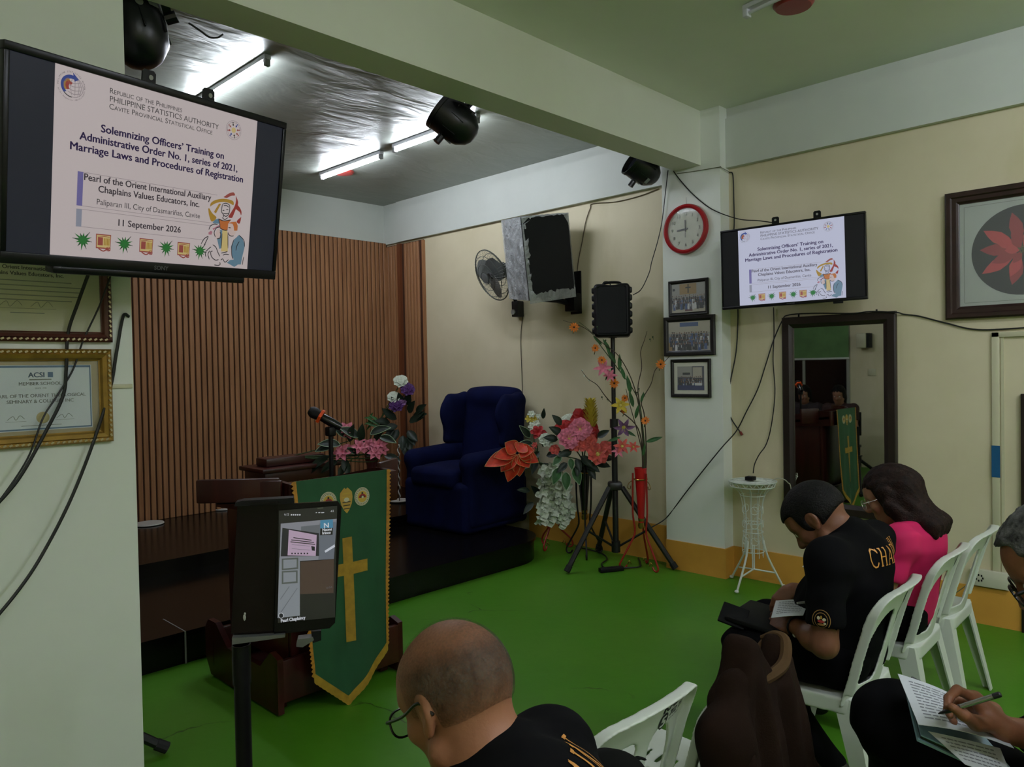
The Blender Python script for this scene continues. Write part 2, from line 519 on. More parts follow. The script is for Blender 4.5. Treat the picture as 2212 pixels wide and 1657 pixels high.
# painted green concrete floor: worn lighter zones, hairline cracks, specks
def floor_mat():
    m = bpy.data.materials.new('green_floor_paint'); m.use_nodes = True
    nt = m.node_tree; N = nt.nodes; L = nt.links; b = N['Principled BSDF']
    tc = N.new('ShaderNodeTexCoord')
    n1 = N.new('ShaderNodeTexNoise'); n1.inputs['Scale'].default_value = 0.9; n1.inputs['Detail'].default_value = 6
    L.new(tc.outputs['Object'], n1.inputs['Vector'])
    r1 = N.new('ShaderNodeValToRGB'); r1.color_ramp.elements[0].position = 0.3; r1.color_ramp.elements[1].position = 0.72
    r1.color_ramp.elements[0].color = lin((60, 121, 17)); r1.color_ramp.elements[1].color = lin((82, 133, 36))
    L.new(n1.outputs['Fac'], r1.inputs['Fac'])
    nd = N.new('ShaderNodeTexNoise'); nd.inputs['Scale'].default_value = 2.5; nd.inputs['Detail'].default_value = 5
    L.new(tc.outputs['Object'], nd.inputs['Vector'])
    ad = N.new('ShaderNodeMix'); ad.data_type = 'VECTOR'; ad.inputs['Factor'].default_value = 0.35
    L.new(tc.outputs['Object'], ad.inputs['A']); L.new(nd.outputs['Color'], ad.inputs['B'])
    v = N.new('ShaderNodeTexVoronoi'); v.feature = 'DISTANCE_TO_EDGE'; v.inputs['Scale'].default_value = 1.15
    L.new(ad.outputs['Result'], v.inputs['Vector'])
    r2 = N.new('ShaderNodeValToRGB'); r2.color_ramp.elements[0].position = 0.0; r2.color_ramp.elements[1].position = 0.006
    r2.color_ramp.elements[0].color = (1, 1, 1, 1); r2.color_ramp.elements[1].color = (0, 0, 0, 1)
    L.new(v.outputs['Distance'], r2.inputs['Fac'])
    n2 = N.new('ShaderNodeTexNoise'); n2.inputs['Scale'].default_value = 1.6; n2.inputs['Detail'].default_value = 3
    L.new(tc.outputs['Object'], n2.inputs['Vector'])
    r3 = N.new('ShaderNodeValToRGB'); r3.color_ramp.elements[0].position = 0.55; r3.color_ramp.elements[1].position = 0.62
    L.new(n2.outputs['Fac'], r3.inputs['Fac'])
    mu = N.new('ShaderNodeMath'); mu.operation = 'MULTIPLY'
    L.new(r2.outputs['Color'], mu.inputs[0]); L.new(r3.outputs['Color'], mu.inputs[1])
    mx = N.new('ShaderNodeMix'); mx.data_type = 'RGBA'; mx.inputs['B'].default_value = lin((28, 50, 18))
    L.new(mu.outputs[0], mx.inputs['Factor']); L.new(r1.outputs['Color'], mx.inputs['A'])
    L.new(mx.outputs['Result'], b.inputs['Base Color'])
    b.inputs['Roughness'].default_value = 0.42; b.inputs['Specular IOR Level'].default_value = 0.3
    n4 = N.new('ShaderNodeTexNoise'); n4.inputs['Scale'].default_value = 14; n4.inputs['Detail'].default_value = 6
    L.new(tc.outputs['Object'], n4.inputs['Vector'])
    bp = N.new('ShaderNodeBump'); bp.inputs['Strength'].default_value = 0.12; bp.inputs['Distance'].default_value = 0.01
    L.new(n4.outputs['Fac'], bp.inputs['Height']); L.new(bp.outputs['Normal'], b.inputs['Normal'])
    return m
M_floor = floor_mat()

# stage ceiling: glossy silver sheet, slightly crumpled and sagging between fixings
def foil_mat():
    m = bpy.data.materials.new('silver_sheet'); m.use_nodes = True
    nt = m.node_tree; N = nt.nodes; L = nt.links; b = N['Principled BSDF']
    tc = N.new('ShaderNodeTexCoord')
    b.inputs['Base Color'].default_value = lin((150, 156, 146)); b.inputs['Metallic'].default_value = 0.4; b.inputs['Roughness'].default_value = 0.42
    mp = N.new('ShaderNodeMapping'); mp.inputs['Scale'].default_value = (1.0, 2.2, 1)
    mp.inputs['Rotation'].default_value = (0, 0, 0.5)
    L.new(tc.outputs['Object'], mp.inputs['Vector'])
    n1 = N.new('ShaderNodeTexNoise'); n1.inputs['Scale'].default_value = 2.0; n1.inputs['Detail'].default_value = 3.5; n1.inputs['Distortion'].default_value = 0.6
    L.new(mp.outputs['Vector'], n1.inputs['Vector'])
    n2 = N.new('ShaderNodeTexNoise'); n2.inputs['Scale'].default_value = 7; n2.inputs['Detail'].default_value = 3
    L.new(mp.outputs['Vector'], n2.inputs['Vector'])
    b1 = N.new('ShaderNodeBump'); b1.inputs['Strength'].default_value = 0.4; b1.inputs['Distance'].default_value = 0.05
    L.new(n1.outputs['Fac'], b1.inputs['Height'])
    b2 = N.new('ShaderNodeBump'); b2.inputs['Strength'].default_value = 0.12; b2.inputs['Distance'].default_value = 0.02
    L.new(n2.outputs['Fac'], b2.inputs['Height']); L.new(b1.outputs['Normal'], b2.inputs['Normal'])
    L.new(b2.outputs['Normal'], b.inputs['Normal'])
    return m
M_foil = foil_mat()
M_orange = mat('orange_skirting', (214, 156, 66), 0.5, var=0.12, scale=3, bump=0.05, c2=(196, 142, 56))

struct('floor', MB().lohi((XL - .15, YH - .15, -0.1), (XR + .15, YB + .15, 0)), M_floor)
struct('ceiling', MB().lohi((XL - .15, YH - .15, ZC), (XR + .15, BY0 + .02, ZC + .1)), M_ceil)
struct('ceiling_stage', MB().lohi((XL - .15, BY1 - .02, ZC - .02), (XR + .15, YB + .15, ZC + .1)), M_foil)
struct('trim_1', MB().lohi((XL, BY0, BZ), (XR, BY1, ZC)), M_beam)              # the beam across the room
# right wall: cream up to the band, white band standing slightly proud above
struct('wall_right', MB().lohi((XR, YH - .15, 0), (XR + .15, YB + .15, ZC)), M_cream)
struct('trim_2', MB().lohi((XR - .045, YH, 3.075), (XR + .01, 2.79, 3.44)).lohi((XR - .022, YH, 3.44), (XR + .01, 2.79, ZC)), M_white_dim)   # white band, hall part
struct('trim_3', MB().lohi((XR - .045, 3.28, 3.05), (XR + .01, 6.84, ZC - .02)), M_white_dim)   # white band, stage part
struct('wall_right_pillar', MB().lohi((XP, 2.785, 0), (XR + .02, 3.29, ZC)), M_white)
struct('wall_left_pillar', MB().lohi((-0.35, BY0, 0), (1.005, BY0 + .085, BZ + .002)), M_white)
struct('wall_left', MB().lohi((XL - .15, YH - .15, 0), (XL, YB + .15, ZC)), M_cream)
struct('wall_rear', MB().lohi((XL, YH - .15, 0), (XR, YH, ZC)), M_cream)
struct('wall_back', MB().lohi((XL, YB, 0), (XR, YB + .15, ZC)), M_white_dim)
struct('trim_4', MB().lohi((XR - .03, 6.84, 3.05), (XR + .01, YB, ZC - .02)), M_white_dim)
# skirting, orange, with the joint to the floor slightly rounded
sk = 0.245
def skirt(name, pts):
    mb = MB()
    for (a, b) in zip(pts[:-1], pts[1:]):
        mb.lohi((min(a[0], b[0]), min(a[1], b[1]), 0), (max(a[0], b[0]), max(a[1], b[1]), sk))
    return struct(name, mb, M_orange)
struct('baseboard_right', MB().lohi((XR - .012, YH, 0), (XR + .01, 2.78, .225)), M_orange)
struct('baseboard_pillar', MB().lohi((XP - .012, 2.773, 0), (XR, 3.29, .225)), M_orange)
struct('baseboard_stage', MB().lohi((XR - .012, 3.29, 0), (XR + .01, 4.9, .30)), M_orange)

# ------------------------------------------------------------------ wooden slats on the back wall
M_slat = bpy.data.materials.new('wood_slat'); M_slat.use_nodes = True
def wood(m, c, c2, rough=0.5, sx=14.0, sz=0.8):
    m.use_nodes = True
    nt = m.node_tree; N = nt.nodes; L = nt.links; b = N['Principled BSDF']
    tc = N.new('ShaderNodeTexCoord'); oi = N.new('ShaderNodeObjectInfo')
    mp = N.new('ShaderNodeMapping'); mp.inputs['Scale'].default_value = (sx, sx, sz)
    L.new(tc.outputs['Object'], mp.inputs['Vector'])
    sh = N.new('ShaderNodeVectorMath'); sh.operation = 'ADD'
    L.new(mp.outputs['Vector'], sh.inputs[0])
    cb = N.new('ShaderNodeCombineXYZ'); mm = N.new('ShaderNodeMath'); mm.operation = 'MULTIPLY'; mm.inputs[1].default_value = 37.0
    L.new(oi.outputs['Random'], mm.inputs[0]); L.new(mm.outputs[0], cb.inputs[2]); L.new(cb.outputs[0], sh.inputs[1])
    n = N.new('ShaderNodeTexNoise'); n.inputs['Scale'].default_value = 1.5; n.inputs['Detail'].default_value = 6; n.inputs['Distortion'].default_value = 0.8
    L.new(sh.outputs[0], n.inputs['Vector'])
    r = N.new('ShaderNodeValToRGB'); r.color_ramp.elements[0].position = 0.3; r.color_ramp.elements[1].position = 0.7
    r.color_ramp.elements[0].color = lin(c); r.color_ramp.elements[1].color = lin(c2)
    L.new(n.outputs['Fac'], r.inputs['Fac']); L.new(r.outputs['Color'], b.inputs['Base Color'])
    b.inputs['Roughness'].default_value = rough; b.inputs['Specular IOR Level'].default_value = 0.35
    return m
wood(M_slat, (140, 96, 62), (166, 120, 82))
M_back = mat('slat_backing', (70, 40, 22), 0.7, var=0.2, scale=6)
M_post = wood(bpy.data.materials.new('wood_corner'), (104, 58, 32), (120, 70, 42))
back = struct('wall_slats', MB().lohi((XL, YB - .012, 0), (XR, YB, 3.07)).lohi((XR - .014, 6.41, 0), (XR, YB, 3.03)), M_back)
zt, zb = 3.066, Z2
def slatmesh(w, d, h):
    return tomesh('slat', MB().box((0, 0, h/2), (w, d, h), bev=0.004, seg=1), M_slat)
sm = slatmesh(0.041, 0.022, zt - zb)
pitch = 0.0545
x = XR - 0.045
k = 0
while x > XL + 0.1 and k < 118:
    o = link('slat', sm); o.parent = back; o.location = (x, YB - .022, zb); x -= pitch; k += 1
sm2 = slatmesh(0.022, 0.041, 3.02 - zb)
y = YB - 0.06
for i in range(11):
    if abs(y - 6.815) < 0.05: y -= pitch; continue
    o = link('slat', sm2); o.parent = back; o.location = (XR - .024, y, zb); y -= pitch
part('corner_post', MB().lohi((XR - .045, 6.79, zb), (XR - .005, 6.845, 3.03)), M_post, back)
part('edge_strip', MB().lohi((XR - .035, 6.395, zb), (XR, 6.415, 3.02)), M_slat, back)

# ------------------------------------------------------------------ stage: two polished black levels with rounded nosing
M_stage = mat('black_granite', (11, 9, 8), 0.2, spec=0.28, var=0.35, scale=55, detail=6)
M_joint = mat('pale_grout', (120, 118, 112), 0.7)
def stage_outline(yf, xa, rnd, xw):
    pts = [(XL, YB), (XL, yf)]
    pts.append((xw - rnd, yf))
    for k in range(1, 9):
        a = PI/2*k/8
        pts.append((xw - rnd + rnd*math.sin(a), yf + rnd - rnd*math.cos(a)))
    pts += [(xw, YB)]
    return pts
stg = struct('floor_stage', MB().prism(stage_outline(4.205, 0, .42, 4.78)[::1], Z1 - .02), M_stage)
part('lower_step_top', MB().prism(stage_outline(4.19, 0, .43, 4.795), .02, z0=Z1 - .02), M_stage, stg)
part('upper_step', MB().prism(stage_outline(5.5, 0, .25, 4.77), Z2 - Z1 - .018, z0=Z1), M_stage, stg)
part('upper_step_top', MB().prism(stage_outline(5.485, 0, .25, XR - .0), .018, z0=Z2 - .018), M_stage, stg)
jp = onY(400, 1362, 4.188)
part('step_joint', MB().lohi((jp.x - .004, 4.186, 0.004), (jp.x + .004, 4.192, Z1 + .001)).lohi((jp.x - .003, 4.19, Z1), (jp.x + .003, 4.5, Z1 + .001)), M_joint, stg, label='pale joint between two black slabs')

# white discs lying on the stage floor
M_disc = mat('white_disc', (190, 188, 182), 0.45)
for (px, py, lb) in ((322, 1133, 'flat white round disc on the black stage beside the left pillar'),
                     (487, 1099, 'flat white round disc on the stage behind the tablet stand'),):
    p = onZ(px, py, Z2)
    o = part('floor_disc', MB().lathe([(0.115, 0), (0.125, .006), (0.12, .014), (.02, .016)], mat4(Matrix.Identity(3), p + Vector((0, 0, .001)))), M_disc)
    tag(o, lb, 'disc')

# ------------------------------------------------------------------ left side window with a green blind (seen in the mirror)
M_night = mat('night_glass', (6, 8, 14), 0.06, spec=0.6)
M_frame = mat('window_frame', (150, 150, 140), 0.4)
wn = struct('window_1', MB().lohi((XL, 4.40, .95), (XL + .02, 5.75, 2.45)), M_night)
part('window_frame', MB().lohi((XL, 4.36, .9), (XL + .04, 4.40, 2.5)).lohi((XL, 5.75, .9), (XL + .04, 5.79, 2.5)).lohi((XL, 4.36, .9), (XL + .04, 5.79, .95)).lohi((XL, 5.05, .95), (XL + .035, 5.09, 2.45)), M_frame, wn)
bl = thing('roller_blind', 'green fabric roller blind half lowered over the dark side window, seen in the mirror', 'blind', (XL + .05, 5.06, 1.67))
M_blind = mat('blind_green', (92, 128, 76), 0.8, var=0.12, scale=5)
part('fabric', MB().lohi((-.004, -.70, 0), (.004, .70, .95)), M_blind, bl)
part('bottom_bar', MB().box((0, 0, 0), (.022, 1.42, .03), bev=.006), mat('blind_bar', (190, 196, 186), 0.4), bl)
part('roller', MB().cyl((0, -.7, .97), (0, .7, .97), .03), M_frame, bl)
# switch plate on the left wall
# door opening at the right edge, framed in dark wood
M_dark = mat('dark_wood', (30, 18, 14), 0.4, var=0.25, scale=9)
d1 = struct('door_1', MB().lohi((XR - .012, -.1, .02), (XR, .9, 1.365)), mat('door_dark', (40, 32, 24), 0.5, var=.2))
part('door_frame', MB().lohi((XR - .03, .9, .0), (XR, .937, 1.365)).lohi((XR - .03, -.1, 1.365), (XR, .937, 1.40)), M_dark, d1)

# ------------------------------------------------------------------ fluorescent tubes
def tube_mat(n, s): return mat(n, (236, 242, 255), 0.4, emit=s)
M_tube = tube_mat('tube_glow', STAGE_TUBE); M_tubeh = tube_mat('tube_glow_hall', HALL_TUBE)
M_batten = mat('batten_white', (205, 205, 210), 0.4); M_cap = mat('tube_cap', (150, 150, 150), 0.5)
def tube_light(x, y0, y1, z, label, m, group, lit=True):
    t = thing('fluorescent_tube', label, 'light', (x, (y0 + y1)/2, z), group=group)
    h = (y1 - y0)/2
    part('batten', MB().box((0, 0, -.016), (.045, h*2 + .02, .03), bev=.005), M_batten, t)
    part('lamp', MB().cyl((0, -h + .02, -.052), (0, h - .02, -.052), .014, n=14), m, t)
    for s in (-1, 1):
        part('end_cap', MB().box((0, s*(h - .005), -.048), (.036, .03, .044), bev=.006), M_cap, t)
    return t
ZS = ZC - .02
tube_light(2.225, 4.17, 5.28, ZS, 'long lit fluorescent tube on the silver ceiling, above the left television', M_tube, None)
tube_light(3.885, 5.33, 6.29, ZS, 'lit fluorescent tube farther back on the silver ceiling, nearest the slatted wall', M_tube, None)
tube_light(3.855, 4.08, 5.10, ZS, 'lit fluorescent tube partly hidden behind the middle stage light', M_tube, None)
for x, y, w_ in ((.7, -.9, 'nearest and left'), (3.2, -.9, 'nearest and right'), (.7, -3.2, 'rear left'), (3.2, -3.2, 'rear right')):
    tube_light(x, y - .6, y + .6, ZC, 'lit fluorescent tube over the seats behind the camera, %s' % w_, M_tubeh, 'ceiling tubes over the seats')
# unlit fitting and red disc on the hall ceiling, at the upper edge of the photo
p = onZ(1608, 14, ZC)
t = thing('ceiling_fitting', 'white batten fitting end on the hall ceiling at the top edge', 'light fitting', p)
dq = (onZ(1650, -6, ZC) - p); dq.z = 0; dq.normalize(); an = math.atan2(dq.y, dq.x)
part('batten', MB().box(dq*.32 + Vector((0, 0, -.014)), (.64, .045, .026), R=rotm(0, 0, an), bev=.005), M_batten, t)
part('socket', MB().box(dq*.015 + Vector((0, 0, -.04)), (.03, .04, .05), R=rotm(0, 0, an), bev=.004), M_batten, t)
part('bare_tube', MB().tube([dq*.02 + Vector((0, 0, -.045)), dq*.62 + Vector((0, 0, -.045))], .010, n=10), M_batten, t)
M_red = mat('red_plastic', (150, 52, 46), 0.45)
p = onZ(1714, 4, ZC)
o = part('ceiling_disc', MB().lathe([(.10, 0), (.105, -.012), (.09, -.03), (.02, -.034)], mat4(Matrix.Identity(3), p)), M_red); tag(o, 'red round disc cover on the pale hall ceiling', 'cover')
p = onZ(741, 370, ZS)
o = part('ceiling_disc', MB().lathe([(.10, 0), (.105, -.010), (.09, -.022), (.02, -.025)], mat4(Matrix.Identity(3), p)), M_red); tag(o, 'red round disc cover on the silver stage ceiling beside the far tube', 'cover')
# ================================================================== TELEVISIONS
M_bezel = mat('tv_bezel', (12, 12, 14), 0.3, spec=0.25)
M_black = mat('black_plastic', (12, 12, 14), 0.45, spec=.25)
M_steel = mat('grey_steel', (120, 122, 120), 0.35, metal=0.8)
ART={"ring1":[[0.9997,0.6148],[1.0038,0.5903],[1.0366,0.5669],[1.0932,0.5505],[1.1437,0.5487],[1.1786,0.5562],[1.1808,0.5806],[1.1457,0.5712],[1.095,0.571],[1.0462,0.5846],[1.0149,0.6025]],"ring2":[[0.9867,0.6301],[0.9945,0.6257],[1.019,0.6535],[1.054,0.6787],[1.0194,0.7087],[0.996,0.6701]],"ring3":[[1.0986,0.5393],[1.1403,0.509],[1.1735,0.4971],[1.1871,0.5057],[1.1872,0.5162],[1.1585,0.5221],[1.1261,0.5406]],"ring4":[[1.1966,0.5149],[1.2172,0.5509],[1.2173,0.5757],[1.2044,0.6023],[1.1866,0.647],[1.1753,0.6661],[1.1471,0.6624],[1.1677,0.6281],[1.1902,0.5899],[1.2,0.5532]],"ring5":[[1.2173,0.5757],[1.2387,0.5943],[1.2518,0.6176],[1.2494,0.6394],[1.2365,0.6195],[1.2044,0.6023]],"ring6":[[1.2525,0.6498],[1.247,0.6864],[1.237,0.6982],[1.2187,0.6896],[1.2239,0.6747]],"ring7":[[1.067,0.5852],[1.0836,0.5847],[1.0476,0.6517],[1.0314,0.6444]],"book":[[1.0689,0.6839],[1.0968,0.6929],[1.118,0.6939],[1.168,0.6811],[1.1489,0.7081],[1.1462,0.7508],[1.1231,0.755],[1.0884,0.7428],[1.0799,0.7158]],"cream":[[1.1062,0.755],[1.1465,0.7543],[1.1604,0.892],[1.1054,0.8964]],"blueL":[[1.0696,0.8184],[1.0851,0.7537],[1.1062,0.755],[1.1036,0.8753],[1.0914,0.8799]],"blueT":[[1.0257,0.7114],[1.0468,0.6917],[1.0689,0.6839],[1.0772,0.7091],[1.0737,0.7165],[1.0324,0.7176]],"suit":[[1.2416,0.7733],[1.2696,0.7887],[1.2906,0.8231],[1.2958,0.8555],[1.2817,0.9225],[1.2751,0.9724],[1.2507,0.974],[1.2214,0.9923],[1.1896,0.9798],[1.1583,0.9675],[1.1825,0.9478],[1.2126,0.9421],[1.1924,0.911],[1.1834,0.8578],[1.2009,0.8096],[1.2213,0.7933]],"hair":[[1.1465,0.7048],[1.1734,0.6929],[1.2119,0.6868],[1.2274,0.7136],[1.2259,0.7461],[1.1999,0.7488],[1.1931,0.721],[1.183,0.7043]],"face2":[[1.1473,0.7136],[1.183,0.7043],[1.1931,0.721],[1.1999,0.7488],[1.2172,0.747],[1.2145,0.7652],[1.1987,0.7847],[1.1729,0.7872],[1.1571,0.7781],[1.1483,0.7506]],"face1":[[1.0644,0.7559],[1.0801,0.7437],[1.088,0.7639],[1.0919,0.7846],[1.0874,0.8062],[1.0651,0.8153],[1.0467,0.7926]],"fl1":[[0.9986,0.7801],[1.016,0.7679],[1.0287,0.7735],[1.0221,0.7933],[0.9997,0.7938]],"fl2":[[1.027,0.7529],[1.0507,0.7399],[1.0744,0.7251],[1.0814,0.7348],[1.0512,0.7468],[1.036,0.7623]],"veil":[[0.9467,0.8644],[0.968,0.828],[1.0025,0.8039],[1.0295,0.7839],[1.0446,0.8172],[1.0348,0.8496],[0.9934,0.895],[0.9637,0.8767]]}
STROKES=[[[0.9465,0.8609],[0.9677,0.8245],[0.9985,0.8043]],[[0.9674,0.8729],[0.9848,0.8368],[0.9987,0.8077]],[[1.0387,0.8983],[1.0229,0.9065],[1.0336,0.9373],[1.0642,0.9562],[1.0888,0.9509]],[[1.0354,0.8565],[1.0614,0.8718],[1.0809,0.9055],[1.0975,0.929]],[[0.9889,0.9406],[0.9827,0.9132],[1.005,0.8871],[1.0242,0.8715]],[[1.0166,0.9561],[1.0037,0.922],[1.016,0.8966]],[[0.9992,0.7627],[1.0094,0.7374],[1.0369,0.7223],[1.0658,0.7226]],[[1.0863,0.7676],[1.0927,0.7845],[1.0896,0.8077],[1.0651,0.8153]],[[1.092,0.5853],[1.0874,0.6312],[1.1016,0.6503],[1.1075,0.6706]],[[1.092,0.5853],[1.1206,0.5763],[1.1469,0.585],[1.1514,0.6126],[1.1456,0.6449],[1.1237,0.6617],[1.1016,0.6503]],[[1.1011,0.5946],[1.1218,0.5901],[1.1438,0.5995]],[[1.0953,0.6249],[1.11,0.6248]],[[1.1242,0.6178],[1.141,0.6156]],[[1.101,0.6434],[1.1264,0.6438],[1.1471,0.6377]],[[1.0951,0.6721],[1.1171,0.6835],[1.1412,0.6684]],[[1.0564,0.9885],[1.0879,0.99],[1.104,0.9819],[1.0987,0.968]],[[1.1059,0.9532],[1.1222,0.9449],[1.1409,0.9651],[1.1693,0.9451]],[[1.1063,0.907],[1.127,0.9018],[1.1562,0.8923]],[[1.1201,0.9201],[1.1406,0.9114],[1.1708,0.9127]],[[1.2864,0.9735],[1.2885,0.9476],[1.2926,0.918]],[[1.2009,0.8096],[1.1877,0.8574],[1.1924,0.911],[1.2035,0.9391]],[[1.2476,0.8161],[1.2305,0.8465],[1.2246,0.8796]],[[1.2416,0.7733],[1.2845,0.8054],[1.2952,0.8482]],[[1.0668,0.6841],[1.0966,0.6911],[1.1178,0.6922],[1.1679,0.6794]],[[1.0689,0.6839],[1.0799,0.7158],[1.0863,0.7431],[1.123,0.7533],[1.146,0.7491]],[[1.151,0.7326],[1.1703,0.7323]],[[1.1495,0.7647],[1.1571,0.7781],[1.1772,0.7868],[1.1986,0.7829]],[[1.1036,0.8753],[1.1038,0.7764]],[[1.1577,0.8707],[1.1493,0.7718]],[[1.0795,0.7368],[1.0554,0.7464],[1.0412,0.7757],[1.0519,0.8061]]]
SLOTS = ['bg', 'dark', 'navy', 'grey', 'violet', 'bluegrey', 'line', 'green', 'rust', 'cream', 'gold', 'orange', 'blue', 'skin', 'pink', 'red', 'royal', 'black']
def slide_mats(pre, g, bg, pale=1.0):
    def mix(c): return tuple(int(v*pale + b*(1 - pale)) for v, b in zip(c, bg))
    cols = dict(bg=bg, dark=mix((52, 46, 50)), navy=mix((40, 24, 70)), grey=mix((60, 52, 60)), violet=mix((108, 100, 160)), bluegrey=mix((142, 146, 162)),
                line=mix((150, 138, 142)), green=mix((24, 112, 40)), rust=mix((152, 66, 60)), cream=mix((206, 184, 120)), gold=mix((170, 130, 34)), orange=mix((190, 104, 44)),
                blue=mix((96, 130, 150)), skin=mix((206, 184, 178)), pink=mix((176, 112, 128)), red=mix((150, 44, 40)), royal=mix((30, 56, 140)), black=mix((36, 32, 40)))
    return [mat(pre + '_' + k, cols[k], 0.5, emit=g) for k in SLOTS]
def slide_print(h, strength=0):
    """the projected page as one flat print, origin at its upper left corner, x right, y down as -y"""
    mb = MB(); S = {k: i for i, k in enumerate(SLOTS)}
    E = 0.0004
    def q(u, v, l): return Vector((u*h, -v*h, l*E))
    def pg(pts, c, l): mb.slot(S[c]).poly([q(u, v, l) for u, v in pts][::-1])
    def stroke(pts, w, c, l):
        P = [Vector((a, b)) for a, b in pts]
        n = len(P); L = []; R = []
        for i in range(n):
            t = P[min(i + 1, n - 1)] - P[max(i - 1, 0)]
            t = t.normalized() if t.length > 1e-9 else Vector((1, 0)); nn = Vector((-t.y, t.x))
            ww = w*(0.5 if i in (0, n - 1) else 1)
            L.append(P[i] + nn*ww/2); R.append(P[i] - nn*ww/2)
        for i in range(n - 1): pg([L[i], L[i + 1], R[i + 1], R[i]], c, l)
    def arc(cx, cy, r, a0, a1, n=14, sx=1.0, sy=1.0): return [(cx + r*sx*math.cos(a0 + (a1 - a0)*i/n), cy - r*sy*math.sin(a0 + (a1 - a0)*i/n)) for i in range(n + 1)]
    def sp(pts, n=5): return [(p.x, p.y) for p in spl([(a, b, 0) for a, b in pts], n)]
    def tx(s, u0, u1, v, cap, c, bold=0.0, caps=None, l=3): mb.slot(S[c]); text(mb, s, u0*h, u1*h, -v*h, cap*h, bold, None, l*E, caps)
    pg([(0, 0), (4/3, 0), (4/3, 1), (0, 1)], 'bg', 0)
    tx('Republic of the Philippines', .2998, .757, .0765, .030, 'dark', 0.0, True)
    tx('PHILIPPINE STATISTICS AUTHORITY', .3012, 1.0278, .121, .032, 'dark', 0.0)
    tx('Cavite Provincial Statistical Office', .2992, .9824, .162, .030, 'dark', 0.0, True)
    tx('Solemnizing Officers\u2019 Training on', .2579, 1.0802, .297, .043, 'navy', .03)
    tx('Administrative Order No. 1, series of 2021,', .1397, 1.194, .360, .043, 'navy', .03)
    tx('Marriage Laws and Procedures of Registration', .0906, 1.2447, .422, .043, 'navy', .03)
    tx('Pearl of the Orient International Auxiliary', .1727, 1.0026, .574, .038, 'grey', .022)
    tx('Chaplains Values Educators, Inc.', .2555, .9181, .628, .038, 'grey', .022)
    tx('Paliparan III, City of Dasmari\u00f1as, Cavite', .2487, .9274, .698, .033, 'grey', 0.0)
    tx('11 September 2026', .3821, .7938, .803, .038, 'grey', .022)
    pg([(.136, .532), (.168, .532), (.167, .718), (.1355, .718)], 'violet', 1)
    pg([(.1355, .736), (.167, .735), (.166, .833), (.1355, .834)], 'bluegrey', 1)
    for (u0, u1, v) in ((.168, 1.05, .533), (.167, 1.03, .717), (.167, 1.02, .736), (.166, 1.02, .832)): pg([(u0, v - .0012), (u1, v - .0012), (u1, v + .0012), (u0, v + .0012)], 'line', 1)
    rg = random.Random(3)
    for u in (.1771, .4248, .7001, .9433):
        pts = []; w0 = []
        for i in range(24):
            a = 2*PI*i/24 + .13
            r = (.052 + .012*math.sin(i*2.3)) if i % 2 == 0 else .024
            pts.append((u + r*math.cos(a), .906 + r*math.sin(a)*.95))
        c = (u, .906)
        for i in range(24): pg([c, pts[i], pts[(i + 1) % 24]], 'green', 2)
        for i in range(0, 24, 4): stroke([(u + .02*math.cos(2*PI*i/24 + .13), .906 + .02*math.sin(2*PI*i/24 + .13)), pts[i]], .006, 'black', 3)
    for u in (.2969, .5641, .8223):
        pg([(u - .045, .862), (u + .045, .862), (u + .043, .945), (u - .043, .945)], 'rust', 1)
        pg([(u - .040, .868), (u + .040, .868), (u + .039, .938), (u - .039, .938)], 'cream', 2)
        pg([(u - .034, .880), (u - .004, .880), (u - .004, .926), (u - .034, .926)], 'rust', 3)
        for j in range(4): pg([(u + .002 + j*.009, .884), (u + .008 + j*.009, .884), (u + .008 + j*.009, .924), (u + .002 + j*.009, .924)], 'gold', 3)
        stroke([(u - .036, .876), (u, .874), (u + .036, .876)], .004, 'rust', 3)
        stroke(sp([(u - .03, .945), (u, .958), (u + .02, .948), (u + .042, .952)]), .007, 'rust', 3)
        stroke(arc(u + .03, .944, .012, 0, 2*PI), .004, 'rust', 4)
    # globe seal, upper left
    cx, cy = .0864, .0932
    def cres(r0, r1, a0, a1, c, l, ox=0.0, oy=0.0):
        n = 16
        o_ = [(cx + r0*math.cos(a0 + (a1 - a0)*i/n), cy - r0*math.sin(a0 + (a1 - a0)*i/n)) for i in range(n + 1)]
        i_ = [(cx + ox + r1*math.cos(a0 + (a1 - a0)*i/n), cy + oy - r1*math.sin(a0 + (a1 - a0)*i/n)) for i in range(n + 1)]
        for i in range(n): pg([o_[i], o_[i + 1], i_[i + 1], i_[i]], c, l)
    for k_, yy in enumerate((-.022, -.004, .016, .034)):
        w_ = math.sqrt(max(0, .054**2 - (yy - .004)**2))
        stroke(sp([(cx + .012 - w_*.7, cy + yy - .004), (cx + .012, cy + yy + .006), (cx + .012 + w_*.85, cy + yy - .004)]), .0035, 'line', 1)
    for xx in (-.012, .012, .034, .046): stroke(sp([(cx + .012 + xx*.55, cy - .040), (cx + .008 + xx, cy), (cx + .012 + xx*.7, cy + .048)]), .003, 'line', 1)
    stroke(arc(cx + .012, cy + .004, .052, -1.9, 1.2, 20), .003, 'line', 1)
    cres(.056, .041, .95*PI/2 - .25, 1.25*PI, 'royal', 2, .004, .004)
    pg([(cx + .006, cy - .070), (cx + .040, cy - .040), (cx + .016, cy - .026)], 'royal', 3)
    cres(.042, .028, .62*PI, 1.2*PI, 'gold', 2, .006, .004)
    cres(.032, .020, .75*PI, 1.25*PI, 'red', 3, .006, .004)
    pg([(cx - .024, cy - .030), (cx + .006, cy - .016), (cx - .004, cy - .002)], 'red', 4)
    stroke(arc(cx + .006, cy, .058, 1.15*PI, 1.5*PI, 10), .005, 'dark', 1)
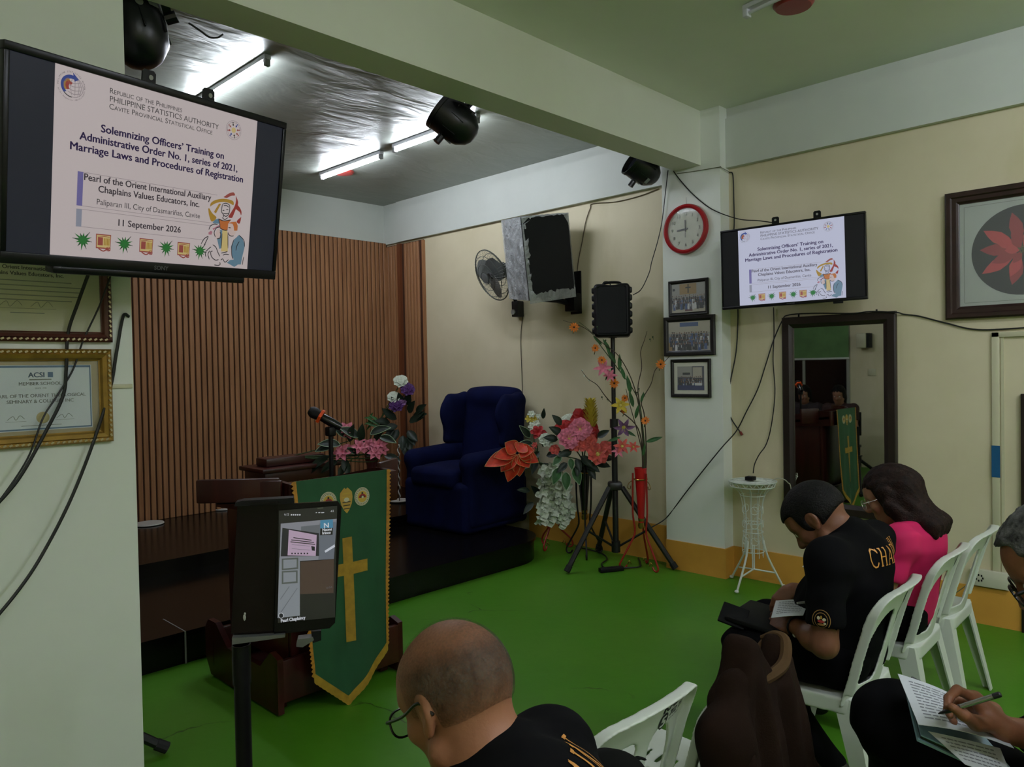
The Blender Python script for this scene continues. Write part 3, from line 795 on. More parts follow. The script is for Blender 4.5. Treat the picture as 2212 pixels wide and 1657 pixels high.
    def ringtext(s, r, a0, a1, size, c):
        for i, ch in enumerate(s):
            if ch == ' ': continue
            a = a0 + (a1 - a0)*i/(len(s) - 1)
            vs, fs = textmesh(ch, 0.0)
            if not vs: continue
            lo = min(v.x for v in vs); hi = max(v.x for v in vs); mid = (lo + hi)/2
            rot = a - PI/2 if a1 < a0 else a + PI/2
            rr = r
            mb.slot(S[c])
            def tr(v):
                x_ = (v.x - mid)*size; y_ = v.y*size
                X_ = x_*math.cos(rot) - y_*math.sin(rot); Y_ = x_*math.sin(rot) + y_*math.cos(rot)
                return Vector(((cx_ + rr*math.cos(a) + X_)*h, (-cy_ + rr*math.sin(a) + Y_)*h, 3*E))
            mb.add([tr(v) for v in vs], fs)
    cx_, cy_ = cx, cy
    ringtext('PHILIPPINE STATISTICS AUTHORITY', .067, PI*1.02, -.12*PI, .0115, 'dark')
    ringtext('Solid \u2022 Responsive \u2022 World-class', .076, 1.12*PI, 1.86*PI, .010, 'dark')
    # round census seal, upper right
    cx_, cy_ = 1.1455, .0997
    stroke(arc(cx_, cy_, .060, 0, 2*PI, 28), .0022, 'line', 1); stroke(arc(cx_, cy_, .049, 0, 2*PI, 28), .0022, 'line', 1)
    ringtext('CENSUS OF POPULATION AND HOUSING', .0515, PI*1.05, -.05*PI, .008, 'line')
    pg(arc(cx_, cy_, .017, 0, 2*PI, 16)[:-1], 'cream', 1)
    for i in range(8):
        a = 2*PI*i/8 + .2; ca, sa = math.cos(a), math.sin(a)
        x0, y0 = cx_ + .036*ca, cy_ - .036*sa
        cc = ('red', 'royal', 'dark', 'rust')[i % 4]
        pg([(x0 + .008*ca, y0 - .008*sa), (x0 - .007*sa - .004*ca, y0 - .007*ca + .004*sa), (x0 - .010*ca, y0 + .010*sa), (x0 + .007*sa - .004*ca, y0 + .007*ca + .004*sa)], cc, 2)
        pg(arc(x0 + .011*ca, y0 - .011*sa, .0045, 0, 2*PI, 6)[:-1], cc, 3)
        stroke([(cx_ + .018*ca, cy_ - .018*sa), (cx_ + .026*ca, cy_ - .026*sa)], .002, 'gold', 2)
    # wedding drawing: linked rings, officiant with a book, bride and groom
    colr = dict(ring1='gold', ring2='gold', ring3='rust', ring4='red', ring5='red', ring6='red', ring7='gold', book='orange', cream='cream', blueL='blue', blueT='blue', suit='blue', hair='orange', face2='skin', face1='skin', fl1='pink', fl2='pink', veil='bg')
    lay = dict(veil=2, blueL=2, blueT=2, cream=3, suit=3, face1=3, face2=3, hair=4, book=4, fl1=4, fl2=4)
    for k_, pts in ART.items():
        if k_.startswith('ring') and len(pts) > 4: pts = sp(pts + [pts[0]], 4)[:-1]
        # split concave outlines into a fan of triangles through a proper fill
        from mathutils.geometry import tessellate_polygon
        tri = tessellate_polygon([[Vector((a, b, 0)) for a, b in pts]])
        for t_ in tri:
            P = [pts[i] for i in t_]
            ar = (P[1][0] - P[0][0])*(P[2][1] - P[0][1]) - (P[2][0] - P[0][0])*(P[1][1] - P[0][1])
            pg(P if ar > 0 else P[::-1], colr[k_], lay.get(k_, 2))
    for a, b in ((.30, 0), (1.9, 0)): pass
    for pts in STROKES: stroke(sp(pts, 4), .0055, 'black', 6)
    return mb
def oriented(mb):
    return mb
def television(Mw, h, label, tilt_name, lip, brand, bar, g, gb, bg, pale, hooks, slats):
    t = thing('television', label, 'television', M=Mw)
    w = h*16/9; ox = -(w - h*4/3)/2
    x0, x1 = ox, ox + w
    bz, bb, dpt = bar
    # bezel: four bars round the glass plus the shell behind
    mb = MB()
    mb.lohi((x0 - bz, 0, -.03), (x1 + bz, bz*1.5, .006), bev=.003).lohi((x0 - bz, -h - bb, -.03), (x1 + bz, -h, .006), bev=.003)
    mb.lohi((x0 - bz, -h, -.03), (x0, 0, .006), bev=.003).lohi((x1, -h, -.03), (x1 + bz, 0, .006), bev=.003)
    part('bezel', mb, M_bezel, t)
    part('back_shell', MB().lohi((x0 + .02, -h + .02, -dpt), (x1 - .02, -.02, -.005), bev=.012), M_black, t)
    scr = part('screen', MB().lohi((x0, -h, -.004), (x1, 0, 0)), mat('screen_black_' + tilt_name, gb, 0.3, spec=.15, emit=1.0 if tilt_name == 'a' else .5), t)
    M_scr = MATS['screen_black_' + tilt_name]
    mb = slide_print(h)
    mb.xf(Matrix.Translation((0, 0, .0006)))
    part('slide', mb, slide_mats('slide_' + tilt_name, g, bg, pale), scr, smooth=0)
    if lip:
        part('lower_lip', MB().lohi((x0 + .13, -h - bb - .022, -.045), (x1 - .13, -h - bb + .004, .004), bev=.008), M_bezel, t)
    if brand:
        bm_ = MB(); text(bm_, brand, ox + w/2, None, -h - bb*.72, bb*.42, .01, None, .0068, align='c')
        part('lettering', bm_, mat('bezel_letter', (130, 130, 134), .4), t, smooth=0)
    mb = MB()
    for hx in hooks:
        mb2 = MB()
        tabw, tabh = .048, slats
        mb2.prism([(-tabw/2, -.25), (tabw/2, -.25), (tabw/2, tabh - .008), (tabw/2 - .008, tabh), (-tabw/2 + .008, tabh), (-tabw/2, tabh - .008)], .006, mat4(Matrix.Identity(3), (hx, bz*1.5, -dpt - .012)))
        hk = part('bracket_arm', mb2, M_black, t)
        hm = MB()
        for j in range(1 if tilt_name == 'a' else 2):
            hm.lathe([(.008, 0), (.008, .001)], mat4(Matrix.Identity(3), (hx + (.006 if tilt_name == 'a' else 0), bz*1.5 + tabh - .022 - j*.032, -dpt - .0055)), n=10)
        part('bracket_hole', hm, mat('hole_pale', (150, 152, 140), .6), hk)
    return t
def basis(T, a, b):
    a = Vector(a).normalized(); b = Vector(b); b = (b - a*a.dot(b)).normalized(); n = a.cross(b)
    return Matrix(((a.x, b.x, n.x, T[0]), (a.y, b.y, n.y, T[1]), (a.z, b.z, n.z, T[2]), (0, 0, 0, 1)))
TS = 1.04
TL = CP + (Vector((.6211, 2.3496, 2.4671)) - CP)*TS
MLT = basis(TL, (.9731, .2411, .0457), (.0101, -.1934, .9775))
tvl = television(MLT, .525*TS, 'large tilted television on the left white pillar showing the seminar slide', 'a', True, 'SONY', (.016, .034, .06), .62, (18, 20, 32), (205, 192, 192), 1.0, (.335, .565), .05)
TSR = 1.0
TR = CP + (Vector((4.901, 2.5496, 2.5391)) - CP)*TSR
MRT = basis(TR, (.1324, -.9889, .0125), (-.011, .0144, 1.002))
tvr = television(MRT, .525*TSR, 'smaller television on the right cream wall above the mirror', 'b', False, 'SAMSUNG', (.010, .020, .045), .72, (10, 10, 16), (200, 204, 228), .82, (.245, .52), .055)
# wall arms that carry them
mb = MB(); c0 = MLT @ Vector((.35, -.3, -.07))
mb.box((c0.x - .12, BY0 - .0125, c0.z), (.24, .024, .42), bev=.004)
mb.tube([(c0.x - .12, BY0 - .02, c0.z), (c0.x + .03, (c0.y + BY0)/2, c0.z), c0 + Vector((0, .01, 0))], .022, n=8)
ma = thing('wall_mount', 'black swing arm holding the large left television off the pillar', 'mount', (c0.x - .12, BY0, c0.z)); part('arm', mb, M_black, ma, world=True)
mb = MB(); c0 = MRT @ Vector((.35, -.3, -.05))
mb.box((XR - .012, c0.y, c0.z), (.024, .24, .42), bev=.004)
mb.tube([(XR - .02, c0.y, c0.z), ((c0.x + XR)/2, c0.y - .05, c0.z), c0], .022, n=8)
ma = thing('wall_mount', 'black swing arm holding the smaller right television off the wall', 'mount', (XR, c0.y, c0.z)); part('arm', mb, M_black, ma, world=True)
part('remote_sensor', MB().lohi((.62, -.525 - .034, -.01), (.68, -.525 - .018, .004), bev=.003), M_black, tvr)
# ================================================================== THINGS ON THE WALLS
M_glass = mat('clear_pane', (255, 255, 255), 0.05, spec=0.5, alpha=0.10)
def wallM(axis, p):
    # local x to the right as one faces the wall, y up, z out of the wall
    if axis == 'X': return Matrix(((0, 0, -1, p[0]), (-1, 0, 0, p[1]), (0, 1, 0, p[2]), (0, 0, 0, 1)))
    return Matrix(((1, 0, 0, p[0]), (0, 0, -1, p[1]), (0, 1, 0, p[2]), (0, 0, 0, 1)))
def frame_mb(w, h, prof):
    # moulding swept round a rectangle; prof = list of (inset, height)
    mb = MB(); vs = []; fs = []
    m = len(prof)
    for (ins, z) in prof:
        for (sx, sy) in ((-1, -1), (1, -1), (1, 1), (-1, 1)):
            vs.append(Vector((sx*(w/2 - ins), sy*(h/2 - ins), z)))
    for i in range(m - 1):
        for k in range(4):
            l = (k + 1) % 4
            fs.append((i*4 + k, i*4 + l, (i + 1)*4 + l, (i + 1)*4 + k))
    fs.append((0, 3, 2, 1))
    mb.add(vs, fs); return mb
# ------------------------------------------------------------------ red wall clock
M_clockred = mat('clock_red', (158, 26, 34), 0.3, spec=0.5)
c = onX(1484, 495.5, XP)
t = thing('wall_clock', 'round wall clock with a red rim on the white pillar', 'clock', M=wallM('X', (XP - .002, c.y, c.z)))
part('rim', MB().lathe([(.150, .002), (.188, .002), (.192, .018), (.186, .034), (.172, .040), (.160, .034), (.157, .016), (.150, .014)], n=48, caps=False), M_clockred, t)
M_face = mat('clock_face', (188, 190, 172), 0.5, var=.05, scale=14); M_num = mat('clock_number', (160, 163, 146), .5); M_hand = mat('clock_hand', (40, 40, 40), .4)
fc = part('dial', MB().lathe([(.0, .012), (.158, .012), (.158, .016), (0, .016)], n=48, caps=False), M_face, t)
mb = MB()
for i in range(12):
    a = PI/2 - 2*PI*(i + 1)/12; s = str(i + 1)
    text(mb, s, .118*math.cos(a), None, .118*math.sin(a) - .013, .026, .012, None, .0168, align='c')
for i in range(60):
    a = 2*PI*i/60; mb.box((.147*math.cos(a), .147*math.sin(a), .0166), (.006, .0015, .0006), R=rotm(0, 0, a))
part('numerals', mb, M_num, fc, smooth=0)
def hand(ang, l, w, back=.02):
    R = rotm(0, 0, ang)
    return [R @ Vector(p) for p in ((-back, -w/2, 0), (l*.9, -w/2, 0), (l, 0, 0), (l*.9, w/2, 0), (-back, w/2, 0))]
def handpart(n, ang, l, w, z):
    P = hand(ang, l, w); part(n, MB().prism([(p.x, p.y) for p in P], .002, z0=z), M_hand, t)
handpart('hour_hand', PI + .08, .078, .012, .0185)
handpart('minute_hand', PI/2 + .02, .072, .008, .021)
handpart('second_hand', -PI/2, .066, .003, .0235)
part('pane', MB().lathe([(.0, .027), (.159, .027)], n=32, caps=False), M_glass, t)
part('hanger', MB().cyl((0, .19, .003), (0, .245, .003), .0012, n=5), M_steel, t)

# ------------------------------------------------------------------ framed group photographs on the pillar
M_fblack = mat('frame_black', (22, 20, 18), 0.35, spec=.45, var=.2, scale=30)
M_matw = mat('mount_cream', (206, 204, 186), 0.7)
GP = [mat('print_%d' % i, c, .4) for i, c in enumerate([(150, 148, 140), (34, 36, 44), (22, 22, 26), (120, 84, 66), (176, 168, 150), (70, 72, 84), (150, 120, 70), (60, 84, 130), (200, 200, 200), (26, 36, 90), (90, 40, 44)])]
def group_photo(w, h, kind, seed):
    rg = random.Random(seed); mb = MB(); E = .0003
    def rc(x0, y0, x1, y1, s, l): mb.slot(s).add([Vector((x0, y0, l*E)), Vector((x1, y0, l*E)), Vector((x1, y1, l*E)), Vector((x0, y1, l*E))], [(0, 1, 2, 3)])
    def disc(x, y, r, s, l, n=7): mb.slot(s).poly([Vector((x + r*math.cos(2*PI*i/n), y + r*1.25*math.sin(2*PI*i/n), l*E)) for i in range(n)])
    rc(-w/2, -h/2, w/2, h/2, 0 if kind != 2 else 5, 0)
    if kind == 0:
        rc(-w*.26, h*.12, w*.24, h*.48, 6, 1); rc(-.006, h*.16, .004, h*.46, 2, 2); rc(-.025, h*.33, .022, h*.37, 2, 2)
        rc(-w/2, -h/2, w/2, -h*.36, 4, 1); rc(-w*.1, -h*.46, w*.12, -h*.36, 10, 2)
        rc(-w*.47, h*.26, -w*.40, h*.34, 1, 2)
        rows = [(h*.06, .5, 16), (-h*.04, .47, 15), (-h*.16, .45, 13)]
    elif kind == 1:
        rc(-w/2, h*.10, w/2, h/2, 4, 1); rc(-w*.22, h*.32, w*.22, h*.46, 7, 2); rc(-w/2, -h/2, -w*.32, -h*.2, 6, 1)
        rows = [(h*.10, .44, 15), (h*.0, .48, 17), (-h*.12, .47, 15), (-h*.25, .42, 12)]
    else:
        rc(-w/2, h*.05, w*.05, h/2, 0, 1); rc(w*.08, h*.02, w*.42, h*.46, 4, 1); rc(-w*.3, h*.14, -w*.02, h*.24, 2, 2); rc(-w/2, -h/2, w/2, -h*.30, 9, 6)
        rc(w*.16, -h*.32, w*.42, -h*.2, 8, 6)
        rows = [(h*.05, .46, 13), (-h*.06, .44, 12), (-h*.16, .40, 9)]
    for ri, (yy, hw, n) in enumerate(rows):
        for i in range(n):
            x = -w*hw + 2*w*hw*(i + .5)/n + rg.uniform(-.15, .15)*w/n; y = yy + rg.uniform(-.02, .02)*h
            s = w*.9/n*.5; l = 3 + ri
            mb.slot(rg.choice([1, 2, 1, 2, 5, 7, 8 if ri else 1])).add([Vector((x - s, y - h*.24, l*E)), Vector((x + s, y - h*.24, l*E)), Vector((x + s*.8, y - .008, l*E)), Vector((x - s*.8, y - .008, l*E))], [(0, 1, 2, 3)])
            disc(x, y, s*.48, 3, l + .3)
            if rg.random() < .7: rc(x - s*.62, y + s*.28, x + s*.62, y + s*.62, 2, l + .6)
            if rg.random() < .4: rc(x - s*.2, y - .03, x + s*.2, y - .01, 8, l + .5)
    return mb
def picture(px, py, w, h, fw, label, kind, seed, mount=0.0):
    c = onX(px, py, XP)
    t = thing('picture_frame', label, 'picture', M=wallM('X', (XP - .001, c.y, c.z)), group=None)
    part('moulding', frame_mb(w, h, [(0, .0), (0, .016), (.006, .022), (fw*.6, .020), (fw*.8, .014), (fw, .010), (fw, .003)]), M_fblack, t, smooth=20)
    if mount: part('mount', MB().box((0, 0, .004), (w - 2*fw, h - 2*fw, .003)), M_matw, t)
    iw, ih = w - 2*fw - 2*mount, h - 2*fw - 2*mount
    ph = group_photo(iw, ih, kind, seed); ph.xf(Matrix.Translation((0, 0, .0062)))
    part('photograph', ph, GP, t, smooth=0)
    part('pane', MB().add([Vector((sx*(w/2 - fw), sy*(h/2 - fw), .0092)) for sx, sy in ((-1, -1), (1, -1), (1, 1), (-1, 1))], [(0, 1, 2, 3)]), M_glass, t)
picture(1488, 643, .345, .275, .026, 'small black framed group photograph on the pillar, uppermost of three', 0, 1)
picture(1489.5, 725.5, .445, .305, .040, 'wide black framed graduation photograph on the pillar, in the middle', 1, 2)
picture(1493, 817, .345, .295, .026, 'black framed photograph with a cream mount, lowest on the pillar', 2, 3, .03)

# ------------------------------------------------------------------ certificates on the left pillar
YL = BY0
M_mahog = mat('mahogany', (74, 34, 24), 0.35, var=.2, scale=12)
M_gold = mat('gilt_wood', (150, 116, 48), 0.35, metal=.45, var=.2, scale=20)
M_bead = mat('gilt_bead', (178, 164, 130), 0.3, metal=.5)
M_paper = mat('old_paper', (172, 174, 150), .6, var=.06, scale=5, c2=(190, 186, 150))
M_paperw = mat('white_paper', (196, 204, 208), .55)
M_ink = mat('ink', (40, 40, 44), .7); M_inkp = mat('ink_pale', (112, 116, 104), .7); M_inkb = mat('ink_blue', (54, 92, 124), .6); M_seal = mat('seal_gold', (176, 160, 104), .4)
def cert(x0, x1, z0, z1, label, fr, fw):
    w, h = x1 - x0, z1 - z0
    t = thing('certificate', label, 'certificate', M=wallM('Y', ((x0 + x1)/2, YL - .001, (z0 + z1)/2)))
    part('moulding', frame_mb(w, h, [(0, 0), (0, .018), (.006, .026), (fw*.35, .022), (fw*.45, .028), (fw*.75, .022), (fw*.9, .012), (fw, .010), (fw, .002)]), fr, t, smooth=20)
    mb = MB()
    nx, ny = int((w - .03)/.017), int((h - .03)/.017)
    ins = fw*.14 + .004
    for i in range(nx):
        for s in (-1, 1): mb.box((-w/2 + .015 + (w - .03)*(i + .5)/nx, s*(h/2 - ins), .025), (.010, .006, .005), R=rotm(0, 0, .5))
    for i in range(ny):
        for s in (-1, 1): mb.box((s*(w/2 - ins), -h/2 + .015 + (h - .03)*(i + .5)/ny, .025), (.006, .010, .005), R=rotm(0, 0, .5))
    part('beading', mb, M_bead, t)
    return t, w, h
# lower gold one
xr = .926; zt_, zb_ = 1.695, 1.378
t, w, h = cert(xr - .445, xr, 1.365, 1.697, 'gold framed certificate with a blue border, lower on the left pillar', M_gold, .042)
part('mount', MB().box((0, 0, .003), (w - .08, h - .08, .003)), mat('mount_gilt', (150, 136, 96), .5, metal=.2), t)
pw, ph_ = .315, .222
pp = part('sheet', MB().box((0, 0, .006), (pw, ph_, .002)), M_paperw, t)
mb = MB(); z = .0072
def lines(mb, rows, z):
    for (s, xc, y, cap, b) in rows: text(mb, s, xc, None, y, cap, b, None, z, align='c')
mb.slot(0); lines(mb, [('ACSI', -.012, .070, .017, .04)], z)
mb.box((.030, .078, z), (.016, .018, .0004))
for s in (1, -1):
    mb.box((0, s*(ph_/2 - .005), z - .0002), (pw - .004, .007 if s > 0 else .005, .0004)); mb.box((s*(pw/2 - .004), 0, z - .0002), (.004, ph_ - .006, .0004))
mb.slot(1); lines(mb, [('MEMBER SCHOOL', 0, .043, .0115, .012), ('PEARL OF THE ORIENT THEOLOGICAL', 0, .002, .0115, .012), ('SEMINARY & COLLEGES INC', 0, -.017, .0115, .012), ('SINCE 1998', 0, .030, .005, 0)], z)
mb.box((0, .062, z), (.066, .004, .0004))
for xx in (-.075, .070): mb.box((xx, -.078, z), (.06, .001, .0004)); mb.tube(spl([(xx - .025, -.072, z), (xx - .008, -.060, z), (xx, -.073, z), (xx + .012, -.058, z), (xx + .025, -.07, z)], 4), .0008, n=4)
mb.box((0, -.094, z), (.12, .002, .0004))
mb.slot(2).lathe([(.020, z), (.018, z + .0008), (0, z + .0008)], mat4(Matrix.Identity(3), (.004, -.068, 0)), n=20, caps=False)
part('print', mb, [M_inkb, M_inkp, M_seal], pp, smooth=0)
part('pane', MB().add([Vector((sx*(w/2 - .042), sy*(h/2 - .042), .0105)) for sx, sy in ((-1, -1), (1, -1), (1, 1), (-1, 1))], [(0, 1, 2, 3)]), M_glass, t)
# upper mahogany one
t, w, h = cert(.932 - .52, .932, 1.722, 2.115, 'dark red framed certificate with aged paper, higher on the left pillar', M_mahog, .036)
pp = part('sheet', MB().box((0, 0, .005), (w - .07, h - .07, .002)), M_paper, t)
mb = MB(); z = .0063
mb.slot(0); lines(mb, [('Pearl of the Orient International Auxiliary', -.005, .046, .013, .03), ('Chaplains Values Educators, Inc.', -.005, .026, .013, .03)], z)
mb.lathe([(.014, z), (.012, z + .001), (0, z + .001)], mat4(Matrix.Identity(3), (-.01, .108, 0)), n=12, caps=False)
mb.slot(1); lines(mb, [('CERTIFICATE OF REGISTRATION', -.005, .068, .014, .012)], z)
for i in range(5): mb.box((-.005, .008 - i*.016, z), (.34 - (.06 if i in (0, 4) else 0), .0035, .0004))
for xx in (-.05, .04): mb.box((xx, -.085, z), (.09, .0012, .0004)); mb.tube(spl([(xx - .03, -.078, z), (xx - .01, -.062, z), (xx, -.08, z), (xx + .02, -.06, z), (xx + .035, -.076, z)], 4), .0008, n=4)
mb.box((0, -.10, z), (.1, .003, .0004))
part('print', mb, [M_ink, M_inkp], pp, smooth=0)
part('pane', MB().add([Vector((sx*(w/2 - .036), sy*(h/2 - .036), .0105)) for sx, sy in ((-1, -1), (1, -1), (1, 1), (-1, 1))], [(0, 1, 2, 3)]), M_glass, t)

# ------------------------------------------------------------------ tall mirror
M_mirror = mat('mirror_glass', (214, 218, 212), 0.015, metal=1.0)
yc, zc0 = (2.37 + 1.612)/2, None
mw, mh = .758, 1.37
t = thing('wall_mirror', 'tall mirror in a broad dark wooden frame on the right cream wall', 'mirror', M=wallM('X', (XR - .002, yc, 1.929 - mh/2)))
part('frame', frame_mb(mw, mh, [(0, 0), (0, .030), (.008, .036), (.05, .034), (.062, .026), (.078, .020), (.078, .004)]), M_dark, t, smooth=20)
part('glass', MB().box((0, 0, .008), (mw - .15, mh - .15, .006)), M_mirror, t)
for s in (-.26, .26): part('hook', MB().cyl((s, mh/2 - .004, .018), (s, mh/2 + .018, .018), .006, n=8), M_black, t)

# ------------------------------------------------------------------ poinsettia picture at the right edge
M_fdark = mat('frame_dark_wood', (44, 26, 24), 0.3, var=.25, scale=14)
pw, ph_ = .80, .772
t = thing('framed_picture', 'large dark framed picture of a red poinsettia in a black oval, right edge', 'picture', M=wallM('X', (XR - .002, 1.325 - pw/2, 2.24)))
part('moulding', frame_mb(pw, ph_, [(0, 0), (0, .028), (.010, .036), (.030, .034), (.038, .026), (.060, .024), (.070, .014), (.076, .012), (.076, .003)]), M_fdark, t, smooth=20)
sh = part('mount', MB().box((0, 0, .004), (pw - .14, ph_ - .14, .004)), mat('mount_grey', (160, 166, 156), .55, var=.06, scale=4), t)
mb = MB(); z = .0072
mb.slot(0)
mb.poly([Vector((.262*math.cos(2*PI*i/48), .262*math.sin(2*PI*i/48), z)) for i in range(48)])
mb.slot(1)
for (a, b, c_, d_) in ((-.30, .29, .6, .003), (-.30, -.29, .6, .003)): mb.box((0, b, z), (c_, d_, .0006))
for s in (-.30, .30): mb.box((s, 0, z), (.003, .58, .0006))
rg = random.Random(11)
for ring, (n, r0, r1, wd) in enumerate(((10, .05, .235, .070), (8, .035, .165, .062), (6, .015, .10, .045))):
    for i in range(n):
        a = 2*PI*(i + .5*ring)/n + rg.uniform(-.12, .12); L_ = r1*rg.uniform(.88, 1.06)
        ca, sa = math.cos(a), math.sin(a); zz = z + .0006*(ring + 1) + .0002*(i % 2)
        prof = [(r0, .006), (r0 + (L_ - r0)*.3, wd*.42), (r0 + (L_ - r0)*.55, wd*.5), (r0 + (L_ - r0)*.78, wd*.30), (L_, 0)]
        pts = [(r, y_) for r, y_ in prof] + [(r, -y_) for r, y_ in prof[::-1][1:]]
        mb.slot(2 + (i + ring) % 2).poly([Vector((r*ca - y_*sa, r*sa + y_*ca, zz)) for r, y_ in pts][::-1])
mb.slot(4)
for i in range(12):
    a = i*2.4; r = .007*math.sqrt(i)
    mb.poly([Vector((r*math.cos(a) + .006*math.cos(2*PI*k/6), r*math.sin(a) + .006*math.sin(2*PI*k/6), z + .004)) for k in range(6)])
part('print', mb, [mat('oval_black', (24, 28, 26), .5), mat('line_grey', (120, 126, 116), .6), mat('petal_a', (176, 56, 56), .6), mat('petal_b', (140, 36, 40), .6), mat('floret', (84, 78, 40), .6)], sh, smooth=0)
part('pane', MB().add([Vector((sx*(pw/2 - .076), sy*(ph_/2 - .076), .0125)) for sx, sy in ((-1, -1), (1, -1), (1, 1), (-1, 1))], [(0, 1, 2, 3)]), M_glass, t)

# ------------------------------------------------------------------ cable trunking, outlet
M_pvc = mat('pvc_cream', (196, 192, 162), .45)
tk = struct('trim_5', MB().lohi((XR - .018, 1.045, .255), (XR, 1.085, 1.765), bev=.003).lohi((XR - .018, -1.2, 1.735), (XR, 1.085, 1.765), bev=.003).lohi((XR - .006, 1.025, .255), (XR, 1.04, 1.74)), M_pvc)
o = part('blue_tape', MB().lohi((XR - .0195, 1.043, .90), (XR - .0175, 1.087, 1.09)), mat('tape_blue', (20, 84, 128), .4), tk, label='blue tape round the trunking')
t = thing('wall_outlet', 'white surface outlet box low on the cream wall under the trunking', 'outlet', M=wallM('X', (XR, 1.10, .285)))
part('box', MB().box((0, 0, .018), (.20, .10, .036), bev=.004), mat('outlet_white', (200, 198, 178), .4), t)
mb = MB()
for a in range(7): mb.box((-.05 + .018*math.cos(a*.9), .018*math.sin(a*.9), .0365), (.008, .012, .001))
part('socket', mb, M_black, t)
part('cord', MB().tube(spl([(-.09, -.03, .02), (-.12, -.06, .012), (-.19, -.13, .012)], 5), .003, n=5), mat('cord_grey', (100, 100, 84), .6), t)
o = part('wall_switch', MB().lohi((XL, 3.98, 1.40), (XL + .012, 4.09, 1.50), bev=.003), M_pvc); tag(o, 'pale switch plate on the far side wall, seen in the mirror', 'switch')

# ------------------------------------------------------------------ loose cables
M_cab = mat('cable_black', (16, 16, 16), .55)
def wl(pts, X=XR - .006): return [onX(x, y, X) for x, y in pts]
def wy(pts, Y): return [onY(x, y, Y) for x, y in pts]
# left pillar: three hanging cables, standing off the wall as they leave the television
cable('hanging_cable', [onY(196, 578, 2.86), onY(168, 655, 2.90), onY(147, 720, 2.925), onY(143, 800, 2.928), onY(136, 856, 2.925), onY(100, 930, 2.90), onY(40, 1035, 2.86), onY(-30, 1115, 2.82)], .0055, 'thick black cable hanging from the left television across both certificates', M_cab)
cable('hanging_cable', [onY(244, 582, 2.87), onY(215, 660, 2.905), onY(180, 735, 2.925), onY(157, 800, 2.93), onY(120, 860, 2.925), onY(92, 905, 2.915), onY(60, 990, 2.90), onY(0, 1080, 2.87), onY(-30, 1110, 2.85)], .003, 'thin black cable hanging beside the thick one over the certificates', M_cab)
cable('hanging_cable', [onY(279, 684, 2.9405), onY(266, 684, 2.938), onY(252, 760, 2.935), onY(238, 840, 2.93), onY(200, 960, 2.915), onY(150, 1085, 2.90), onY(90, 1200, 2.88), onY(40, 1275, 2.85), onY(-30, 1360, 2.82)], .0055, 'black cable sagging down the bare lower part of the left pillar', M_cab)
mb = MB().lohi((.915, YL - .008, 1.555), (1.0, YL, 1.570), bev=.002)
o = part('cable_clip_strip', mb, M_pvc); tag(o, 'short cream cable strip at the edge of the left pillar', 'strip')
# pillar and right wall
cable('wall_cable', wl([(1443, 368), (1437, 420), (1430, 478), (1421, 520), (1408, 565), (1396, 604), (1384, 625), (1368, 637)], XP - .02)[:5] + [onX(1402, 590, 5.0), onX(1385, 625, 4.97), atD(1368, 637, 6.12)], .004, 'black cable from the beam corner down to the tripod loudspeaker', M_cab)
cable('wall_cable', [onX(1455, 370, XP - .004), onX(1470, 390, XP - .006), onX(1497, 420, XP - .006), onX(1530, 447, XP - .006), onX(1560, 462, XP - .012), onX(1600, 474, 5.10), onX(1640, 477, 5.02), atD(1676, 482, (MRT @ Vector((.2, 0, -.06))).to_2d().dot(Vector((RC[0][2], RC[1][2]))))], .004, 'black cable swagged from the beam corner to the right television', M_cab)
cable('wall_cable', wl([(1575, 372), (1583, 378), (1585, 430), (1586, 480), (1584, 520), (1585, 580), (1592, 640), (1594, 690), (1590, 760), (1577, 830), (1574, 880), (1580, 905), (1600, 935)], XR - .012), .0045, 'black cable dropping behind the right television and ending in a red plug', M_cab)
mb = MB().tube([onX(1599, 933, XR - .012), onX(1603, 940, XR - .012)], .010, n=8)
o = part('cable_plug', mb, mat('plug_red', (120, 34, 24), .4)); tag(o, 'red plug at the loose end of the black cable by the pillar', 'plug')
cable('wall_cable', wl([(1671, 664), (1672, 720), (1670, 780), (1674, 850), (1666, 920), (1655, 960), (1638, 985), (1629, 1005), (1628, 1022)], XR - .012)[:-3] + [onX(1640, 982, 5.17), onX(1630, 1003, 5.10), onX(1627, 1022, 5.05)], .004, 'black cable hanging from the right television to the white wire stand', M_cab)
cable('wall_cable', wl([(1408, 1139), (1432, 1126), (1450, 1100), (1480, 1065), (1520, 1015), (1560, 965), (1590, 930), (1612, 890), (1637, 840), (1655, 785), (1671, 735), (1690, 690), (1702, 682)], XR - .010)[4:] and [atD(1408, 1139, 5.85), onX(1440, 1118, XP - .01), onX(1480, 1066, XP - .008), onX(1520, 1015, XP - .008), onX(1560, 966, XP - .012)] + wl([(1590, 932), (1612, 890), (1637, 840), (1655, 785), (1671, 735), (1690, 692)], XR - .012) + wl([(1702, 681), (1750, 677), (1840, 677), (1880, 673), (1936, 675)], XR - .045) + wl([(1952, 679), (1985, 683), (2040, 697), (2110, 712), (2212, 708), (2290, 700)], XR - .010), .0045, 'long black cable over the mirror top running down past the pillar', M_cab)
cable('wall_cable', wl([(1462, 375), (1500, 370), (1553, 361)], XP - .004) + [onX(1556, 361, XP - .01), onX(1575, 371, XR - .03)], .003, 'thin pale cable over the pillar top under the beam', mat('cable_pale', (120, 122, 100), .6))
cable('wall_cable', wl([(1129, 682), (1125, 730), (1127, 800), (1129, 870), (1131, 950), (1133, 1010)]), .003, 'thin black pull cord hanging below the wall fan', M_cab)
